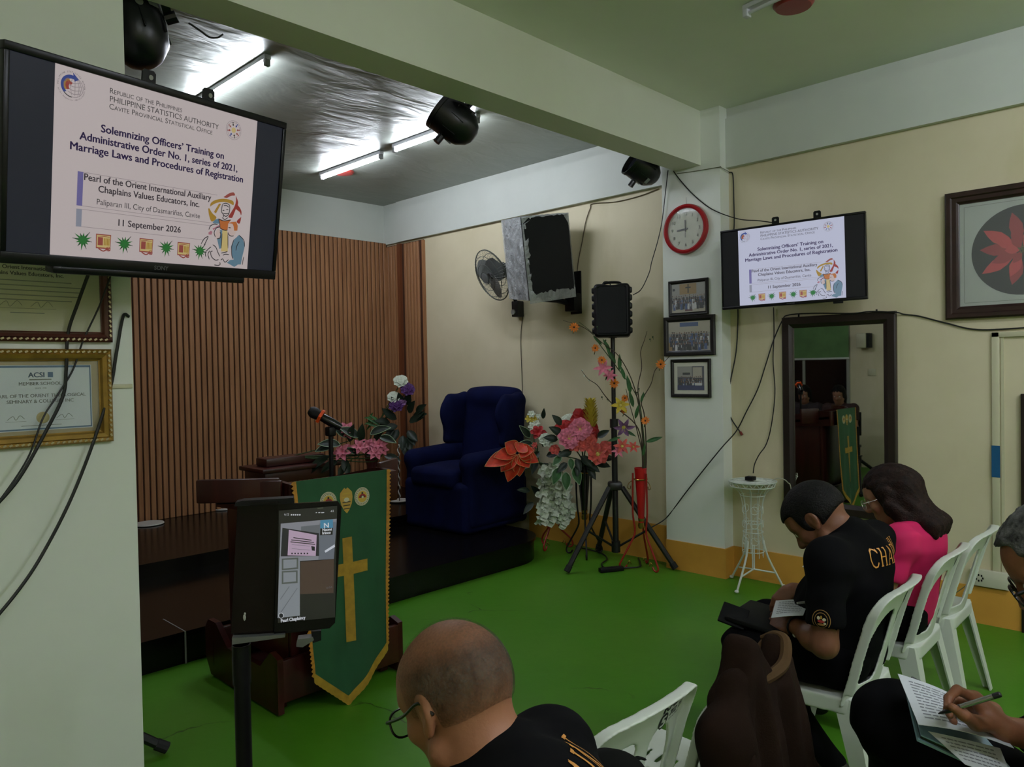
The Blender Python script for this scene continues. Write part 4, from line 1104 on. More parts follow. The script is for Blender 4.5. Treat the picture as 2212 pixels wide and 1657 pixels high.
cable('wall_cable', wl([(1423, 408), (1380, 424), (1330, 436), (1281, 440), (1275, 450), (1265, 480), (1258, 520), (1250, 560), (1245, 600)], XR - .008), .004, 'brown cable along the white band and down behind the wrapped loudspeaker', mat('cable_brown', (84, 70, 48), .6))
cable('wall_cable', [onY(408, 50, 3.17), onY(432, 66, 3.18), onY(452, 80, 3.18), onY(470, 81, 3.18), onY(482, 74, 3.17)], .004, 'loose black cable loop hanging from the rear edge of the beam', M_cab)
# ================================================================== STAGE LIGHTS under the rear edge of the beam
M_can = mat('can_black', (13, 14, 18), 0.33, spec=.5)
M_lens = mat('lens_dark', (30, 34, 40), .1, spec=.6)
M_stick = mat('sticker_pale', (120, 126, 120), .6)
def par_light(p, axis, label, s=1.0, roll=0.0):
    # can: cylinder with a domed back; axis = where it shines
    F = frame(axis)
    t = thing('stage_light', label, 'stage light', M=mat4(F, p))
    R_ = .118*s
    part('can', MB().lathe([(.0, -.15*s), (.035*s, -.148*s), (.065*s, -.132*s), (R_*.86, -.085*s), (R_*.97, -.03*s), (R_, .03*s), (R_, .085*s), (R_*1.05, .088*s), (R_*1.05, .112*s), (R_*.97, .112*s), (R_*.95, .07*s), (0, .07*s)], n=32, caps=False), M_can, t)
    part('lens', MB().lathe([(.0, .080*s), (R_*.93, .076*s)], n=24, caps=False), M_lens, t)
    mb = MB()
    for a in range(8):
        q = 2*PI*a/8; mb.box((R_*.95*math.cos(q), R_*.95*math.sin(q), -.02*s), (.012*s, .006*s, .09*s), R=rotm(0, 0, q), bev=.002)
    part('cooling_fin', mb, M_can, t, stuff=True)
    # yoke: two flat straps from the side knobs up to a cross piece fixed under the beam
    sd = F.inverted() @ Vector((.8, -.6, 0)); sd.z = 0; sd.normalize()
    topw = Vector((p[0], p[1], BZ - .012)) if p[1] - BY1 < .12 else Vector((p[0], BY1 + .02, BZ + .05))
    top = F.inverted() @ (topw - Vector(p)); up = top.normalized()
    for k in (-1, 1):
        a_ = sd*k*R_*1.1; b_ = sd*k*R_*.55 + top
        mb = MB(); d = (b_ - a_); Fy = frame(d, sd)
        mb.box((a_ + b_)/2, (.005*s, .03*s, d.length), R=Fy, bev=.001)
        part('yoke', mb, M_can, t)
        part('knob', MB().tube([a_ - sd*k*.012, a_ + sd*k*.035], .022*s, n=10), M_can, t)
    w_ = F.inverted()
    part('clamp', MB().box(top, (.16, .03, .05), R=w_, bev=.004), M_can, t)
    part('clamp_arm', MB().tube([top, F.inverted() @ Vector((0, -.06, 0)) + top], .016, n=8), M_can, t)
    return t, F, R_, up, sd
def sticker(t, F, R_, dirw, z, sz, rnd):
    d = F.inverted() @ Vector(dirw); d.z = 0; d.normalize(); Fm = frame(d, (0, 0, 1))
    M = mat4(Fm, d*(R_*.99 + .002) + Vector((0, 0, z)))
    mb = MB()
    if rnd: mb.lathe([(0, .001), (sz, .001), (sz, .0)], M, n=16, caps=False)
    else: mb.box((0, 0, .0005), (sz*2.2, sz, .001), M=M)
    part('sticker', mb, M_stick, t)
tocam = Vector((-.7, -.7, -.15))
p = onY(981, 262, 3.30)
t, F, R_, up, sd = par_light(p, (-.5, .42, .55), 'middle black stage light hanging under the beam by the far tubes')
sticker(t, F, R_, (.35, -.9, .2), .03, .016, True); sticker(t, F, R_, (.75, -.65, .2), .045, .018, False)
p = onY(288, 60, 3.30)
t, F, R_, up, sd = par_light(p, (-.2, .25, .9), 'left black stage light half hidden by the left pillar', 1.12)
sticker(t, F, R_, (-.05, -1, .1), .03, .016, True); sticker(t, F, R_, (.4, -.9, .1), .035, .022, False)
p = onY(1388, 364, 3.32)
t, F, R_, up, sd = par_light(p, (-.6, .3, .42), 'right black stage light beside the pillar top', .98)
sticker(t, F, R_, (-1, .1, 0), -.06, .022, False)

# ================================================================== WRAPPED LOUDSPEAKER on its wall arm
M_grille = mat('grille_black', (11, 12, 15), .85, bump=.25, bscale=420)
M_wrap = bpy.data.materials.new('clear_wrap'); M_wrap.use_nodes = True
def _wrap():
    nt = M_wrap.node_tree; N = nt.nodes; L = nt.links; b = N['Principled BSDF']
    tc = N.new('ShaderNodeTexCoord')
    b.inputs['Base Color'].default_value = lin((190, 194, 194)); b.inputs['Roughness'].default_value = .16; b.inputs['Specular IOR Level'].default_value = .8
    n = N.new('ShaderNodeTexNoise'); n.inputs['Scale'].default_value = 7; n.inputs['Detail'].default_value = 6; n.inputs['Distortion'].default_value = 1.6
    L.new(tc.outputs['Object'], n.inputs['Vector'])
    r = N.new('ShaderNodeValToRGB'); r.color_ramp.elements[0].position = .35; r.color_ramp.elements[1].position = .72
    r.color_ramp.elements[0].color = (.48, .48, .48, 1); r.color_ramp.elements[1].color = (.86, .86, .86, 1)
    L.new(n.outputs['Fac'], r.inputs['Fac']); L.new(r.outputs['Color'], b.inputs['Alpha'])
    n2 = N.new('ShaderNodeTexNoise'); n2.inputs['Scale'].default_value = 16; n2.inputs['Detail'].default_value = 5; n2.inputs['Distortion'].default_value = 2.5
    L.new(tc.outputs['Object'], n2.inputs['Vector'])
    bp = N.new('ShaderNodeBump'); bp.inputs['Strength'].default_value = .8; bp.inputs['Distance'].default_value = .02
    L.new(n2.outputs['Fac'], bp.inputs['Height']); L.new(bp.outputs['Normal'], b.inputs['Normal'])
_wrap()
Fs = rotm(0, -.17, 0) @ rotm(0, 0, -.30) @ rotm(.06, 0, 0)            # local -Y is the grille side, tipped down to the seats
pc = Vector((4.84, 4.42, 2.57))
t = thing('wrapped_loudspeaker', 'black wall loudspeaker still wrapped in clear plastic film', 'loudspeaker', M=mat4(Fs, pc))
bw, bd, bh = .46, .42, .68
part('cabinet', MB().prism([(-bw/2, -bd/2), (bw/2, -bd/2), (bw/2*.78, bd/2), (-bw/2*.78, bd/2)], bh, mat4(Matrix.Identity(3), (0, 0, -bh/2))), mat('cabinet_black', (24, 26, 30), .5), t)
gp = [(-bw/2 + .035, -bh/2 + .05), (bw/2 - .012, -bh/2 + .04), (bw/2 - .008, bh/2 - .10), (bw/2 - .05, bh/2 - .012), (-bw/2 + .06, bh/2 - .008), (-bw/2 + .008, bh/2 - .05)]
part('grille', MB().prism(gp, .012, mat4(rotm(PI/2, 0, 0), (0, -bd/2 - .003, 0))), M_grille, t)
rg = random.Random(5)
def wrapside(P00, P10, P11, P01, nu, nv, amp, nrm, name):
    P00, P10, P11, P01 = map(Vector, (P00, P10, P11, P01)); nrm = Vector(nrm); ph = rg.uniform(0, 6)
    def fn(u, v):
        q = P00*(1 - u)*(1 - v) + P10*u*(1 - v) + P11*u*v + P01*(1 - u)*v
        e = min(1, 8*min(u, 1 - u, v, 1 - v) + .15)
        return q + nrm*(.004 + amp*e*(math.sin(u*23 + 9*math.sin(v*7 + ph) + ph) + .6*math.sin(v*31 + 6*u + ph*2))*.5)
    mb = MB().grid(fn, nu, nv)
    part(name, mb, M_wrap, t, smooth=180)
hb = bh/2 + .004; fx, fy = bw/2 + .004, bd/2 + .005; kx = bw/2*.78 + .004
wrapside((-kx, fy, -hb), (-fx, -fy, -hb), (-fx, -fy, hb), (-kx, fy, hb), 22, 40, .006, (-1, .1, 0), 'plastic_wrap')
wrapside((fx, -fy, -hb), (kx, fy, -hb), (kx, fy, hb), (fx, -fy, hb), 12, 20, .006, (1, .1, 0), 'plastic_wrap')
wrapside((-fx, -fy, hb), (fx, -fy, hb), (kx, fy, hb), (-kx, fy, hb), 14, 14, .008, (0, 0, 1), 'plastic_wrap')
wrapside((-kx, fy, -hb), (kx, fy, -hb), (fx, -fy, -hb), (-fx, -fy, -hb), 14, 14, .008, (0, 0, -1), 'plastic_wrap')
# torn film left round the grille
def torn(side):
    n = 24; vs = []; fs = []
    for i in range(n + 1):
        v = i/n
        if side == 'l': a = Vector((-fx, -fy - .006, -hb + v*2*hb)); b_ = a + Vector((.028 + .022*rg.random() + (.05 if v > .93 or v < .06 else 0), 0, 0))
        elif side == 'r': a = Vector((fx, -fy - .006, -hb + v*2*hb)); b_ = a - Vector((.004 + .010*rg.random() + (.05*(v - .85)/.15 if v > .85 else 0), 0, 0))
        elif side == 't': a = Vector((-fx + v*2*fx, -fy - .006, hb)); b_ = a - Vector((0, 0, .004 + .012*rg.random()))
        else: a = Vector((-fx + v*2*fx, -fy - .006, -hb - .03)); b_ = a + Vector((0, -.004, .065 + .03*rg.random()))
        vs += [a, b_ + Vector((0, -.012*rg.random(), 0))]
    for i in range(n): fs.append((2*i, 2*i + 2, 2*i + 3, 2*i + 1))
    part('torn_film', MB().add(vs, fs), M_wrap, t, smooth=0)
for s_ in 'lrtb': torn(s_)
ar = thing('speaker_bracket', 'black wall arm under the wrapped loudspeaker', 'bracket', (XR, 4.30, 2.24))
part('wall_plate', MB().lohi((XR - .016, 4.22, 2.08), (XR - .001, 4.34, 2.46), bev=.003), M_black, ar, world=True)
part('arm', MB().tube([(XR - .02, 4.28, 2.16), (XR - .20, 4.34, 2.20), (4.90, 4.40, 2.205)], .025, n=8), M_black, ar, world=True)
part('clamp_box', MB().box((XR - .065, 4.27, 2.18), (.10, .11, .16), bev=.008), M_black, ar, world=True)

# ================================================================== WALL FAN
M_fan = mat('fan_grey', (98, 102, 100), .4); M_wire = mat('fan_wire', (84, 88, 82), .4, metal=.3); M_fanb = mat('fan_black', (22, 22, 22), .45)
fc = Vector((4.84, 4.975, 2.465))
fn_ = Vector((-.88, .22, -.40)).normalized()
Ff = frame(fn_)
t = thing('wall_fan', 'dark grey wall fan partly behind the wrapped loudspeaker', 'fan', M=mat4(Ff, fc))
def cage(name, zr, zc, flip):
    mb = MB(); Rr = .245
    for r, z in ((Rr, zr), (Rr*.80, zr + (zc - zr)*.50), (Rr*.52, zr + (zc - zr)*.80), (Rr*.24, zc)):
        mb.tube([(r*math.cos(2*PI*i/36), r*math.sin(2*PI*i/36), z) for i in range(36)], .0028 if r < Rr else .005, n=5, closed=True)
    for i in range(48):
        a = 2*PI*i/48; c_, s_ = math.cos(a), math.sin(a)
        mb.tube([(r*c_, r*s_, z) for r, z in ((Rr, zr), (Rr*.92, zr + (zc - zr)*.30), (Rr*.8, zr + (zc - zr)*.5), (Rr*.52, zr + (zc - zr)*.8), (Rr*.2, zc))], .0011, n=4, caps=False)
    part(name, mb, M_wire, t, stuff=True)
cage('front_cage', .0, .075, 1); cage('rear_cage', -.004, -.085, -1)
part('cage_badge', MB().lathe([(.0, .082), (.048, .080), (.05, .072), (0, .070)], n=20, caps=False), M_fan, t)
for i in range(3):
    a = 2*PI*i/3 + .5
    def bl(u, v):
        r = .035 + .185*u; w = (v - .5)*(.10 + .16*math.sin(PI*min(1, u*.8 + .15)))/max(r, .05)
        return Vector((r*math.cos(a + w), r*math.sin(a + w), (v - .5)*.045*(1 - .3*u)))
    part('blade', MB().grid(bl, 8, 8, .002), M_fan, t)
part('hub', MB().lathe([(0, .03), (.03, .028), (.036, .01), (.036, -.03)], n=18, caps=False), M_fanb, t)
mt = part('motor_housing', MB().lathe([(.0, -.20), (.05, -.19), (.068, -.16), (.072, -.10), (.066, -.085), (0, -.085)], n=24, caps=False), M_fanb, t)
mb = MB()
for i in range(20):
    a = 2*PI*i/20; mb.box((.071*math.cos(a), .071*math.sin(a), -.13), (.004, .009, .06), R=rotm(0, 0, a))
part('motor_vents', mb, mat('vent_pale', (120, 124, 120), .5), mt, stuff=True)
bw_ = Vector((XR, 4.97, 2.19))
mb = MB().tube([fc - fn_*.16, fc - fn_*.20 + Vector((.06, 0, -.08)), bw_ + Vector((-.10, 0, .10)), bw_ + Vector((-.05, 0, .02))], .018, n=8)
part('neck', mb, M_fanb, t, world=True)
part('base', MB().box(bw_ + Vector((-.045, 0, -.02)), (.085, .085, .15), bev=.008), M_fanb, t, world=True)
part('dial', MB().tube([bw_ + Vector((-.088, .012, -.05)), bw_ + Vector((-.10, .013, -.05))], .026, n=16), mat('dial_pale', (150, 150, 144), .4), t, world=True)

# ================================================================== TRIPOD LOUDSPEAKER
M_stand = mat('stand_black', (20, 20, 21), .42)
base = Vector((4.90, 3.65, 0))
feet = [Vector((4.418, 3.768, .018)), Vector((5.04, 3.181, .018)), Vector((5.14, 4.02, .018))]
t = thing('speaker_stand', 'black tripod stand carrying the loudspeaker in the flower corner', 'stand', base)
ptop = 1.86; hubz = .62
part('pole', MB().cyl((base.x, base.y, .12), (base.x, base.y, 1.12), .024).cyl((base.x, base.y, 1.10), (base.x, base.y, ptop), .0175), M_stand, t, world=True)
hub = part('leg_hub', MB().box((base.x, base.y, hubz + .02), (.11, .11, .07), R=rotm(0, 0, .78), bev=.02), M_stand, t, world=True)
part('height_knob', MB().cyl((base.x, base.y, 1.11), (base.x, base.y, 1.18), .034), M_stand, t, world=True)
lower = base + Vector((0, 0, .15))
part('spreader_hub', MB().cyl((base.x, base.y, .10), (base.x, base.y, .19), .036), M_stand, t, world=True)
for f in feet:
    top = base + (f - base).normalized()*.06; top.z = hubz + .01
    part('leg', MB().tube([top, f], .021, n=10), M_stand, t, world=True)
    d = (f - top).normalized()
    part('rubber_foot', MB().tube([f - d*.05, f + Vector((0, 0, -.0))], .026, n=10), mat('rubber', (18, 18, 18), .8), t, world=True)
    part('brace', MB().tube([lower + (f - base).normalized()*.03, top + (f - top)*.52], .010, n=6), M_stand, t, world=True)
# the loudspeaker: moulded cabinet facing the seats
fdir = (Vector((.3, .4, 0)) - base); fdir.z = 0; fdir.normalize()
Fsp = Matrix((Vector((-fdir.y, fdir.x, 0))*-1, -fdir, Vector((0, 0, 1)))).transposed()   # local -y... front
Fsp = Matrix((Vector((fdir.y*-1, fdir.x, 0)), fdir*-1, Vector((0, 0, 1)))).transposed()
spc = Vector((base.x, base.y, ptop + .19))
t = thing('loudspeaker', 'black portable loudspeaker on the tripod by the pillar', 'loudspeaker', M=mat4(Fsp, spc))
S_ = SDF((-.2, -.2, -.26), (.2, .2, .28), .006)
S_.box((0, .0, 0), (.142, .125, .212), rad=.03, k=0)
for zz in (-.16, -.095, -.03, .035, .10, .16):
    for sx in (-1, 1): S_.box((sx*.148, -.06, zz), (.012, .045, .022), rad=.008, k=.008)
S_.box((0, -.125, -.0), (.118, .012, .19), rad=.02, k=.0, op='sub')
S_.ell((0, -.06, .205), (.08, .05, .022), k=.02, op='sub')
cab, _ = sdfpart('cabinet', S_, M_black, t, it=1, world=False)
part('grille', MB().prism([(-.112, -.18), (.112, -.18), (.112, .17), (.095, .186), (-.095, .186), (-.112, .17)], .006, mat4(rotm(PI/2, 0, 0), (0, -.116, 0))), M_grille, t)
mb = MB().tube(spl([(-.075, .02, .208), (-.06, .02, .228), (0, .02, .234), (.06, .02, .228), (.075, .02, .208)], 4), .011, n=8)
part('handle', mb, M_black, t)
part('pole_socket', MB().cyl((0, 0, -.216), (0, 0, -.192), .035), M_black, t)
mb = MB().tube(spl([(-.06, .03, .212), (-.068, .02, .236), (-.03, .02, .240), (-.01, .03, .214)], 4), .004, n=6)
part('antenna_loop', mb, M_black, t)
# fallen plug strip between the legs
cable('floor_cable', [(5.14, 3.60, .012), (5.02, 3.50, .012), (4.92, 3.44, .012), (4.80, 3.52, .012), (4.72, 3.62, .012), (4.80, 3.72, .012), (4.95, 3.78, .012), (5.08, 3.95, .012), (5.12, 4.25, .012)], .006, 'black cable lying on the floor around the tripod feet', M_cab)
t = thing('power_strip', 'small black power strip on the floor between the tripod legs', 'power strip', (4.70, 3.55, .0), rz=-.5)
part('body', MB().box((0, 0, .018), (.20, .05, .034), bev=.006), M_black, t)
mb = MB()
for i in range(3): mb.box((-.06 + .06*i, 0, .0355), (.03, .028, .001))
part('sockets', mb, M_grille, t, stuff=True)
# ================================================================== FLOWERS
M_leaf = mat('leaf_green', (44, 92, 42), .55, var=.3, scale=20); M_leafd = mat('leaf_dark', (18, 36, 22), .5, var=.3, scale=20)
M_leafw = mat('leaf_edge', (150, 172, 140), .55); M_stem = mat('stem_green', (52, 74, 36), .6); M_twig = mat('twig_brown', (62, 46, 30), .7)
PET = dict(pink=mat('petal_pink', (214, 118, 142), .6, var=.2, scale=40), coral=mat('petal_coral', (206, 84, 74), .6, var=.2, scale=40), red=mat('petal_red', (168, 26, 26), .6, var=.25, scale=30),
           white=mat('petal_white', (206, 214, 196), .6, var=.08, scale=40), yellow=mat('petal_yellow', (200, 176, 50), .6, var=.15, scale=40), orange=mat('petal_orange', (222, 124, 34), .6, var=.15, scale=40),
           purple=mat('petal_purple', (70, 26, 92), .6, var=.25, scale=40), mauve=mat('petal_mauve', (128, 88, 138), .6, var=.2, scale=40), scarlet=mat('petal_scarlet', (196, 52, 20), .55, var=.22, scale=26), gold=mat('petal_gold', (196, 176, 60), .6))
M_eye = mat('flower_eye', (52, 30, 16), .8); M_rim = mat('petal_rim', (206, 170, 104), .6); M_stamen = mat('stamen', (196, 180, 90), .6)
def petal_mb(L_, w, cup=.25, tipdown=.3, n=5, sharp=1.0, M=None, lobe=0):
    # petal along +x, cupped, in the xy plane, z up
    def fn(u, v):
        s = (v - .5)*2
        wid = w*.5*(math.sin(PI*min(1, u**.75))**.8*(1 - u*.12) if sharp >= 1.5 else ((max(0, 1 - (abs(u - .62)/(.62 if u < .62 else .38))**2.4))**.5 + .08*(1 - u)) if sharp < 1 else math.sin(PI*u**.8)**.9 + .04*(1 - u))
        return Vector((L_*u, s*wid, cup*L_*(u*.9 - tipdown*u*u*1.6) + .35*wid*s*s))
    mb = MB().grid(fn, n, 4)
    if M is not None: mb.xf(M)
    return mb
def bloom(kind, name, col, p, d, size, parent, n=6, cup=.35, tipdown=.5, w=.45, layers=1, eye=None, seed=0, sharp=1.0, label=None):
    """one flower head: all petals of the head as one part, its eye as a sub-part"""
    rg = random.Random(seed); F = frame(d).to_4x4(); F.translation = Vector(p)
    mb = MB()
    for l in range(layers):
        k = 1 - l*.28
        for i in range(n):
            a = 2*PI*(i + .5*l)/n + rg.uniform(-.1, .1)
            m = petal_mb(size*k*rg.uniform(.92, 1.06), size*w*k*1.3, cup*(1 + l*.9), tipdown, sharp=sharp)
            mb.merge(m, F @ mat4(rotm(0, -(.15 + l*.35)*cup, a), (0, 0, l*size*.05)))
    o = part(name, mb, col, parent, world=True, smooth=60, label=label)
    if eye is not None:
        e = MB().sph((0, 0, size*.06), (size*.2, size*.2, size*.1), 8, 6); e.xf(F)
        for i in range(5):
            a = 2*PI*i/5; q = Vector((math.cos(a)*size*.12, math.sin(a)*size*.12, 0))
            if eye is M_stamen: e.tube([F @ q, F @ (q*2 + Vector((0, 0, size*.55)))], size*.022, n=4)
        part('flower_eye', e, eye, o, world=True)
    return o
def leaf(p, d, up, L_, w, parent, m=None, rim=None, curl=.3, name='leaf'):
    d = Vector(d).normalized(); F = Matrix((d, Vector(up).cross(d).normalized(), d.cross(Vector(up).cross(d)).normalized())).transposed()
    mb = petal_mb(L_, w, .15, curl*2, 6)
    M_ = mat4(F, p)
    mb.xf(M_)
    o = part(name, mb, m or M_leaf, parent, world=True, smooth=60)
    if rim is not None:
        r = MB(); nu = 10
        pts = []
        for s in (1, -1):
            row = []
            for i in range(nu + 1):
                u = i/nu; wid = w*.5*(math.sin(PI*u**.8)**.9 + .04*(1 - u))
                row.append(Vector((L_*u, s*wid, .15*L_*(u*.9 - curl*2*u*u*1.6) + .35*wid + .001)))
            pts = pts + (row if s > 0 else row[::-1])
        r.tube([M_ @ q for q in pts], (.0014 if m is PET['scarlet'] else max(.0025, w*.035)), n=4, closed=True)
        part('leaf_edge', r, rim, o, world=True)
    return o
def stalk(pts, r, m, parent, name='stem', n=6):
    return part(name, MB().tube(spl(pts, n), r, n=6), m, parent, world=True)

# ------------------------------------------------------------------ vase stands (three bent legs, ring, cone)
def vase_stand(base, h_cone, legpts, label, cm, lm, rtop, rbot, zb_, zt_, curls=True, lean=(0, 0)):
    base = Vector(base)
    t = thing('vase_stand', label, 'vase stand', base)
    part('cone_vase', MB().lathe([(rbot, zb_), (rbot*1.05, zb_ + .05), (rtop*.96, zt_ - .02), (rtop, zt_), (rtop*.9, zt_), (rtop*.86, zt_ - .04), (rbot*.5, zb_ + .06)], n=24), cm, t)
    zr = zt_ - .09
    rr = rbot + (rtop - rbot)*(zr - zb_)/(zt_ - zb_) + .006
    part('ring', MB().tube([(rr*math.cos(2*PI*i/24), rr*math.sin(2*PI*i/24), zr) for i in range(24)], .006, n=6, closed=True), mat('brass', (176, 140, 70), .25, metal=.9), t)
    part('brass_collar', MB().lathe([(rbot*1.0, zb_ - .02), (rbot*1.25, zb_), (rbot*1.0, zb_ + .03), (rbot*1.2, zb_ + .06)], n=16, caps=False), MATS['brass'], t)
    for a in legpts:
        c_, s_ = math.cos(a), math.sin(a)
        def q(r, z): return Vector((r*c_, r*s_, z))
        lg = part('leg', MB().tube(spl([q(rr + .012, zr + .05), q(rr + .014, zr - .05), q(rbot + .045, zb_ + .10), q(rbot + .03, zb_ - .03), q(.07, zb_ - .10), q(.155, .085), q(.178, .035), q(.165, .008), q(.135, .012), q(.118, .034)], 6), .0075, n=8), lm, t)
        if curls:
            part('scroll', MB().tube(spl([q(rr + .018, zr - .01), q(rr + .045, zr - .03), q(rr + .055, zr - .065), q(rr + .035, zr - .075), q(rr + .03, zr - .05)], 5), .003, n=5), MATS['brass'], lg)
            part('flower_scroll', MB().tube([q(.10, .05) + Vector((.014*math.cos(k), .014*math.sin(k), .012*math.sin(2*k))) for k in [2*PI*j/14 for j in range(14)]], .0028, n=5, closed=True), MATS['brass'], lg)
    return t
M_vred = mat('vase_red', (176, 20, 24), .35); M_lred = mat('leg_red', (150, 30, 22), .4); M_vblk = mat('vase_black', (18, 16, 16), .2, spec=.6); M_lblk = mat('leg_black', (24, 22, 22), .4)
red_b = Vector((4.93, 3.42, 0))
a0 = math.atan2(3.26 - 3.42, 4.853 - 4.93)
vase_stand(red_b, 0, [a0 + .25, a0 + .25 + 2.1, a0 + .25 - 2.1], 'red vase stand with a tall red cone in front of the tripod', M_vred, M_lred, .05, .022, .34, .80)
mid_b = Vector((4.96, 4.02, 0))
vase_stand(mid_b, 0, [3.9, 6.0, 1.8], 'black vase stand behind the left leg of the tripod', M_vblk, M_lblk, .062, .024, .33, .80, curls=False)
lef_b = Vector((5.0, 4.42, 0))
vase_stand(lef_b, 0, [3.4, 5.5, 1.3], 'low red vase stand under the hanging white blossoms', M_vred, M_lred, .05, .024, .27, .62)

# ------------------------------------------------------------------ tall arrangement in the red stand
D0 = (red_b.x*RC[0][2] + red_b.y*RC[1][2])
def fl(px, py, dd=0.0): return atD(px, py, D0 + dd)
def nudge(v, m=.03):
    v = Vector(v); v.x = min(v.x, XR - m); return v
t = thing('flower_arrangement', 'tall spray of orange blooms and bare twigs rising from the red stand', 'flowers', red_b + Vector((0, 0, .80)))
top = red_b + Vector((0, 0, .72))
tocam_d = lambda p: (CP - Vector(p)).normalized()
twigs = [[(1390, 1000), (1384, 905), (1368, 830), (1337, 770), (1300, 740), (1262, 708), (1216, 692)],
         [(1392, 1000), (1388, 920), (1375, 855), (1330, 790), (1296, 745), (1278, 718), (1250, 695)],
         [(1388, 1000), (1378, 925), (1330, 880), (1307, 855), (1290, 832), (1270, 818), (1256, 800)],
         [(1394, 1000), (1386, 900), (1378, 840), (1386, 795), (1384, 760), (1392, 735), (1398, 715)],
         [(1396, 1000), (1392, 900), (1386, 868), (1406, 830), (1415, 800), (1432, 785), (1448, 768)],
         [(1390, 1000), (1376, 930), (1362, 880), (1352, 840)]]
for i, tw in enumerate(twigs):
    dd = [-.05, .0, -.08, .02, -.02, -.1][i]
    pts = [red_b + Vector((0, 0, .5))] + [fl(x, y, dd*min(1, k/3)) for k, (x, y) in enumerate(tw)]
    pts = [nudge(q, .04) for q in pts]
    part('twig', MB().tube(spl(pts, 6), [.006 - .004*j/(len(spl(pts, 6)) - 1) for j in range(len(spl(pts, 6)))], n=6), M_twig if i != 1 else M_stem, t, world=True)
sunf = [(1240, 707, .034), (1286, 752, .028), (1327, 828, .034), (1427, 787, .034), (1350, 860, .026), (1394, 909, .030), (1300, 778, .03), (1348, 886, .024)]
for i, (x, y, s) in enumerate(sunf):
    p = nudge(fl(x, y, -.07)); d = tocam_d(p) + Vector((random.uniform(-.4, .4), random.uniform(-.3, .3), random.uniform(-.1, .4)))
    bloom('sun', 'orange_bloom', PET['orange'], p, d, s*1.25, t, n=11, cup=.25, w=.34, layers=1, eye=M_eye, seed=i)
    stalk([p - Vector(d).normalized()*.01, p + Vector((.01, .02, -.05))], .003, M_stem, t)
for i, (x, y, s, c) in enumerate([(1302, 797, .065, 'pink'), (1318, 812, .05, 'pink'), (1340, 877, .07, 'yellow'), (1347, 922, .075, 'mauve'), (1344, 965, .06, 'coral'), (1368, 966, .045, 'coral'), (1335, 975, .05, 'pink')]):
    p = nudge(fl(x, y, -.06)); d = Vector((-.5, -.45, -.25 if i in (3,) else .3))
    bloom('lily', 'lily', PET[c], p, d, s*1.2, t, n=6, cup=.7, tipdown=.55, w=.30, eye=M_stamen if c != 'pink' else None, seed=20 + i)
for i, (x, y, dx, dz, L_) in enumerate([(1338, 800, .02, 1, .13), (1318, 760, -.4, .7, .12), (1330, 785, -.5, .8, .14), (1350, 820, -.3, .9, .12), (1362, 850, -.2, 1, .15), (1368, 880, -.25, 1, .14), (1372, 905, .25, 1, .12), (1300, 745, -.6, .6, .10), (1395, 955, .9, .25, .14), (1340, 945, -.7, -.2, .11), (1388, 985, .2, .9, .10), (1318, 800, -.4, -.8, .09), (1350, 930, .7, -.4, .10), (1384, 870, .3, 1, .09)]):
    p = nudge(fl(x, y, -.03)); d = Vector((.7*dx, -.7*dx, dz))
    leaf(p, d, (-.7, -.7, .2), L_, L_*.24, t, M_leaf, curl=.2)
for i, (x, y) in enumerate([(1258, 800), (1262, 812), (1272, 822), (1308, 735), (1290, 706), (1410, 728), (1404, 733), (1380, 840), (1392, 852), (1376, 848), (1300, 858), (1312, 862)]):
    p = nudge(fl(x, y, -.03)); part('bud', MB().sph(p, .007, 7, 5).tube([p, p + Vector((.01, .0, -.02))], .0018, n=4), PET['white'] if i < 3 else M_stem, t, world=True)

# ------------------------------------------------------------------ bouquet in the black stand
D1 = mid_b.x*RC[0][2] + mid_b.y*RC[1][2]
def fm(px, py, dd=0.0): return nudge(atD(px, py, D1 + dd), .05)
t = thing('flower_arrangement', 'full bouquet of pink and red silk flowers with a yellow plume in the black stand', 'flowers', mid_b + Vector((0, 0, .80)))
c0 = mid_b + Vector((0, 0, .74))
for (x, y, dd) in [(1252, 930, -.1), (1227, 948, -.12), (1275, 900, .02), (1290, 980, -.14), (1245, 900, .05), (1220, 985, -.1)]:
    stalk([c0 - Vector((0, 0, .12)), c0 + Vector((0, 0, .05)), fm(x, y, dd)], .005, M_stem, t)
for i, (x, y, s, c, dd, n, lay) in enumerate([(1253, 928, .085, 'pink', -.14, 9, 2), (1228, 949, .085, 'pink', -.16, 9, 2), (1291, 982, .085, 'coral', -.17, 7, 1), (1240, 960, .055, 'coral', -.15, 6, 2), (1262, 962, .055, 'coral', -.15, 6, 2), (1275, 952, .05, 'coral', -.14, 6, 2), (1198, 972, .04, 'coral', -.12, 6, 2), (1310, 968, .06, 'coral', -.12, 6, 1),
                                      (1222, 930, .09, 'red', -.06, 7, 2), (1270, 936, .09, 'red', -.05, 7, 2), (1258, 908, .09, 'red', -.0, 6, 1), (1232, 912, .07, 'white', .02, 10, 2), (1180, 952, .06, 'white', -.1, 9, 3)]):
    p = fm(x, y, dd); d = Vector((-.6, -.55, .35)) + Vector((random.uniform(-.3, .3), random.uniform(-.3, .3), random.uniform(-.2, .3)))
    bloom('b', {'pink': 'pink_bloom', 'coral': 'coral_bloom', 'red': 'red_bloom', 'white': 'white_bloom'}[c], PET[c], p, d, s*1.22, t, n=n, cup=.45, w=.6, layers=lay, eye=M_stamen if s > .08 and c != 'red' else None, seed=40 + i, sharp=.5)
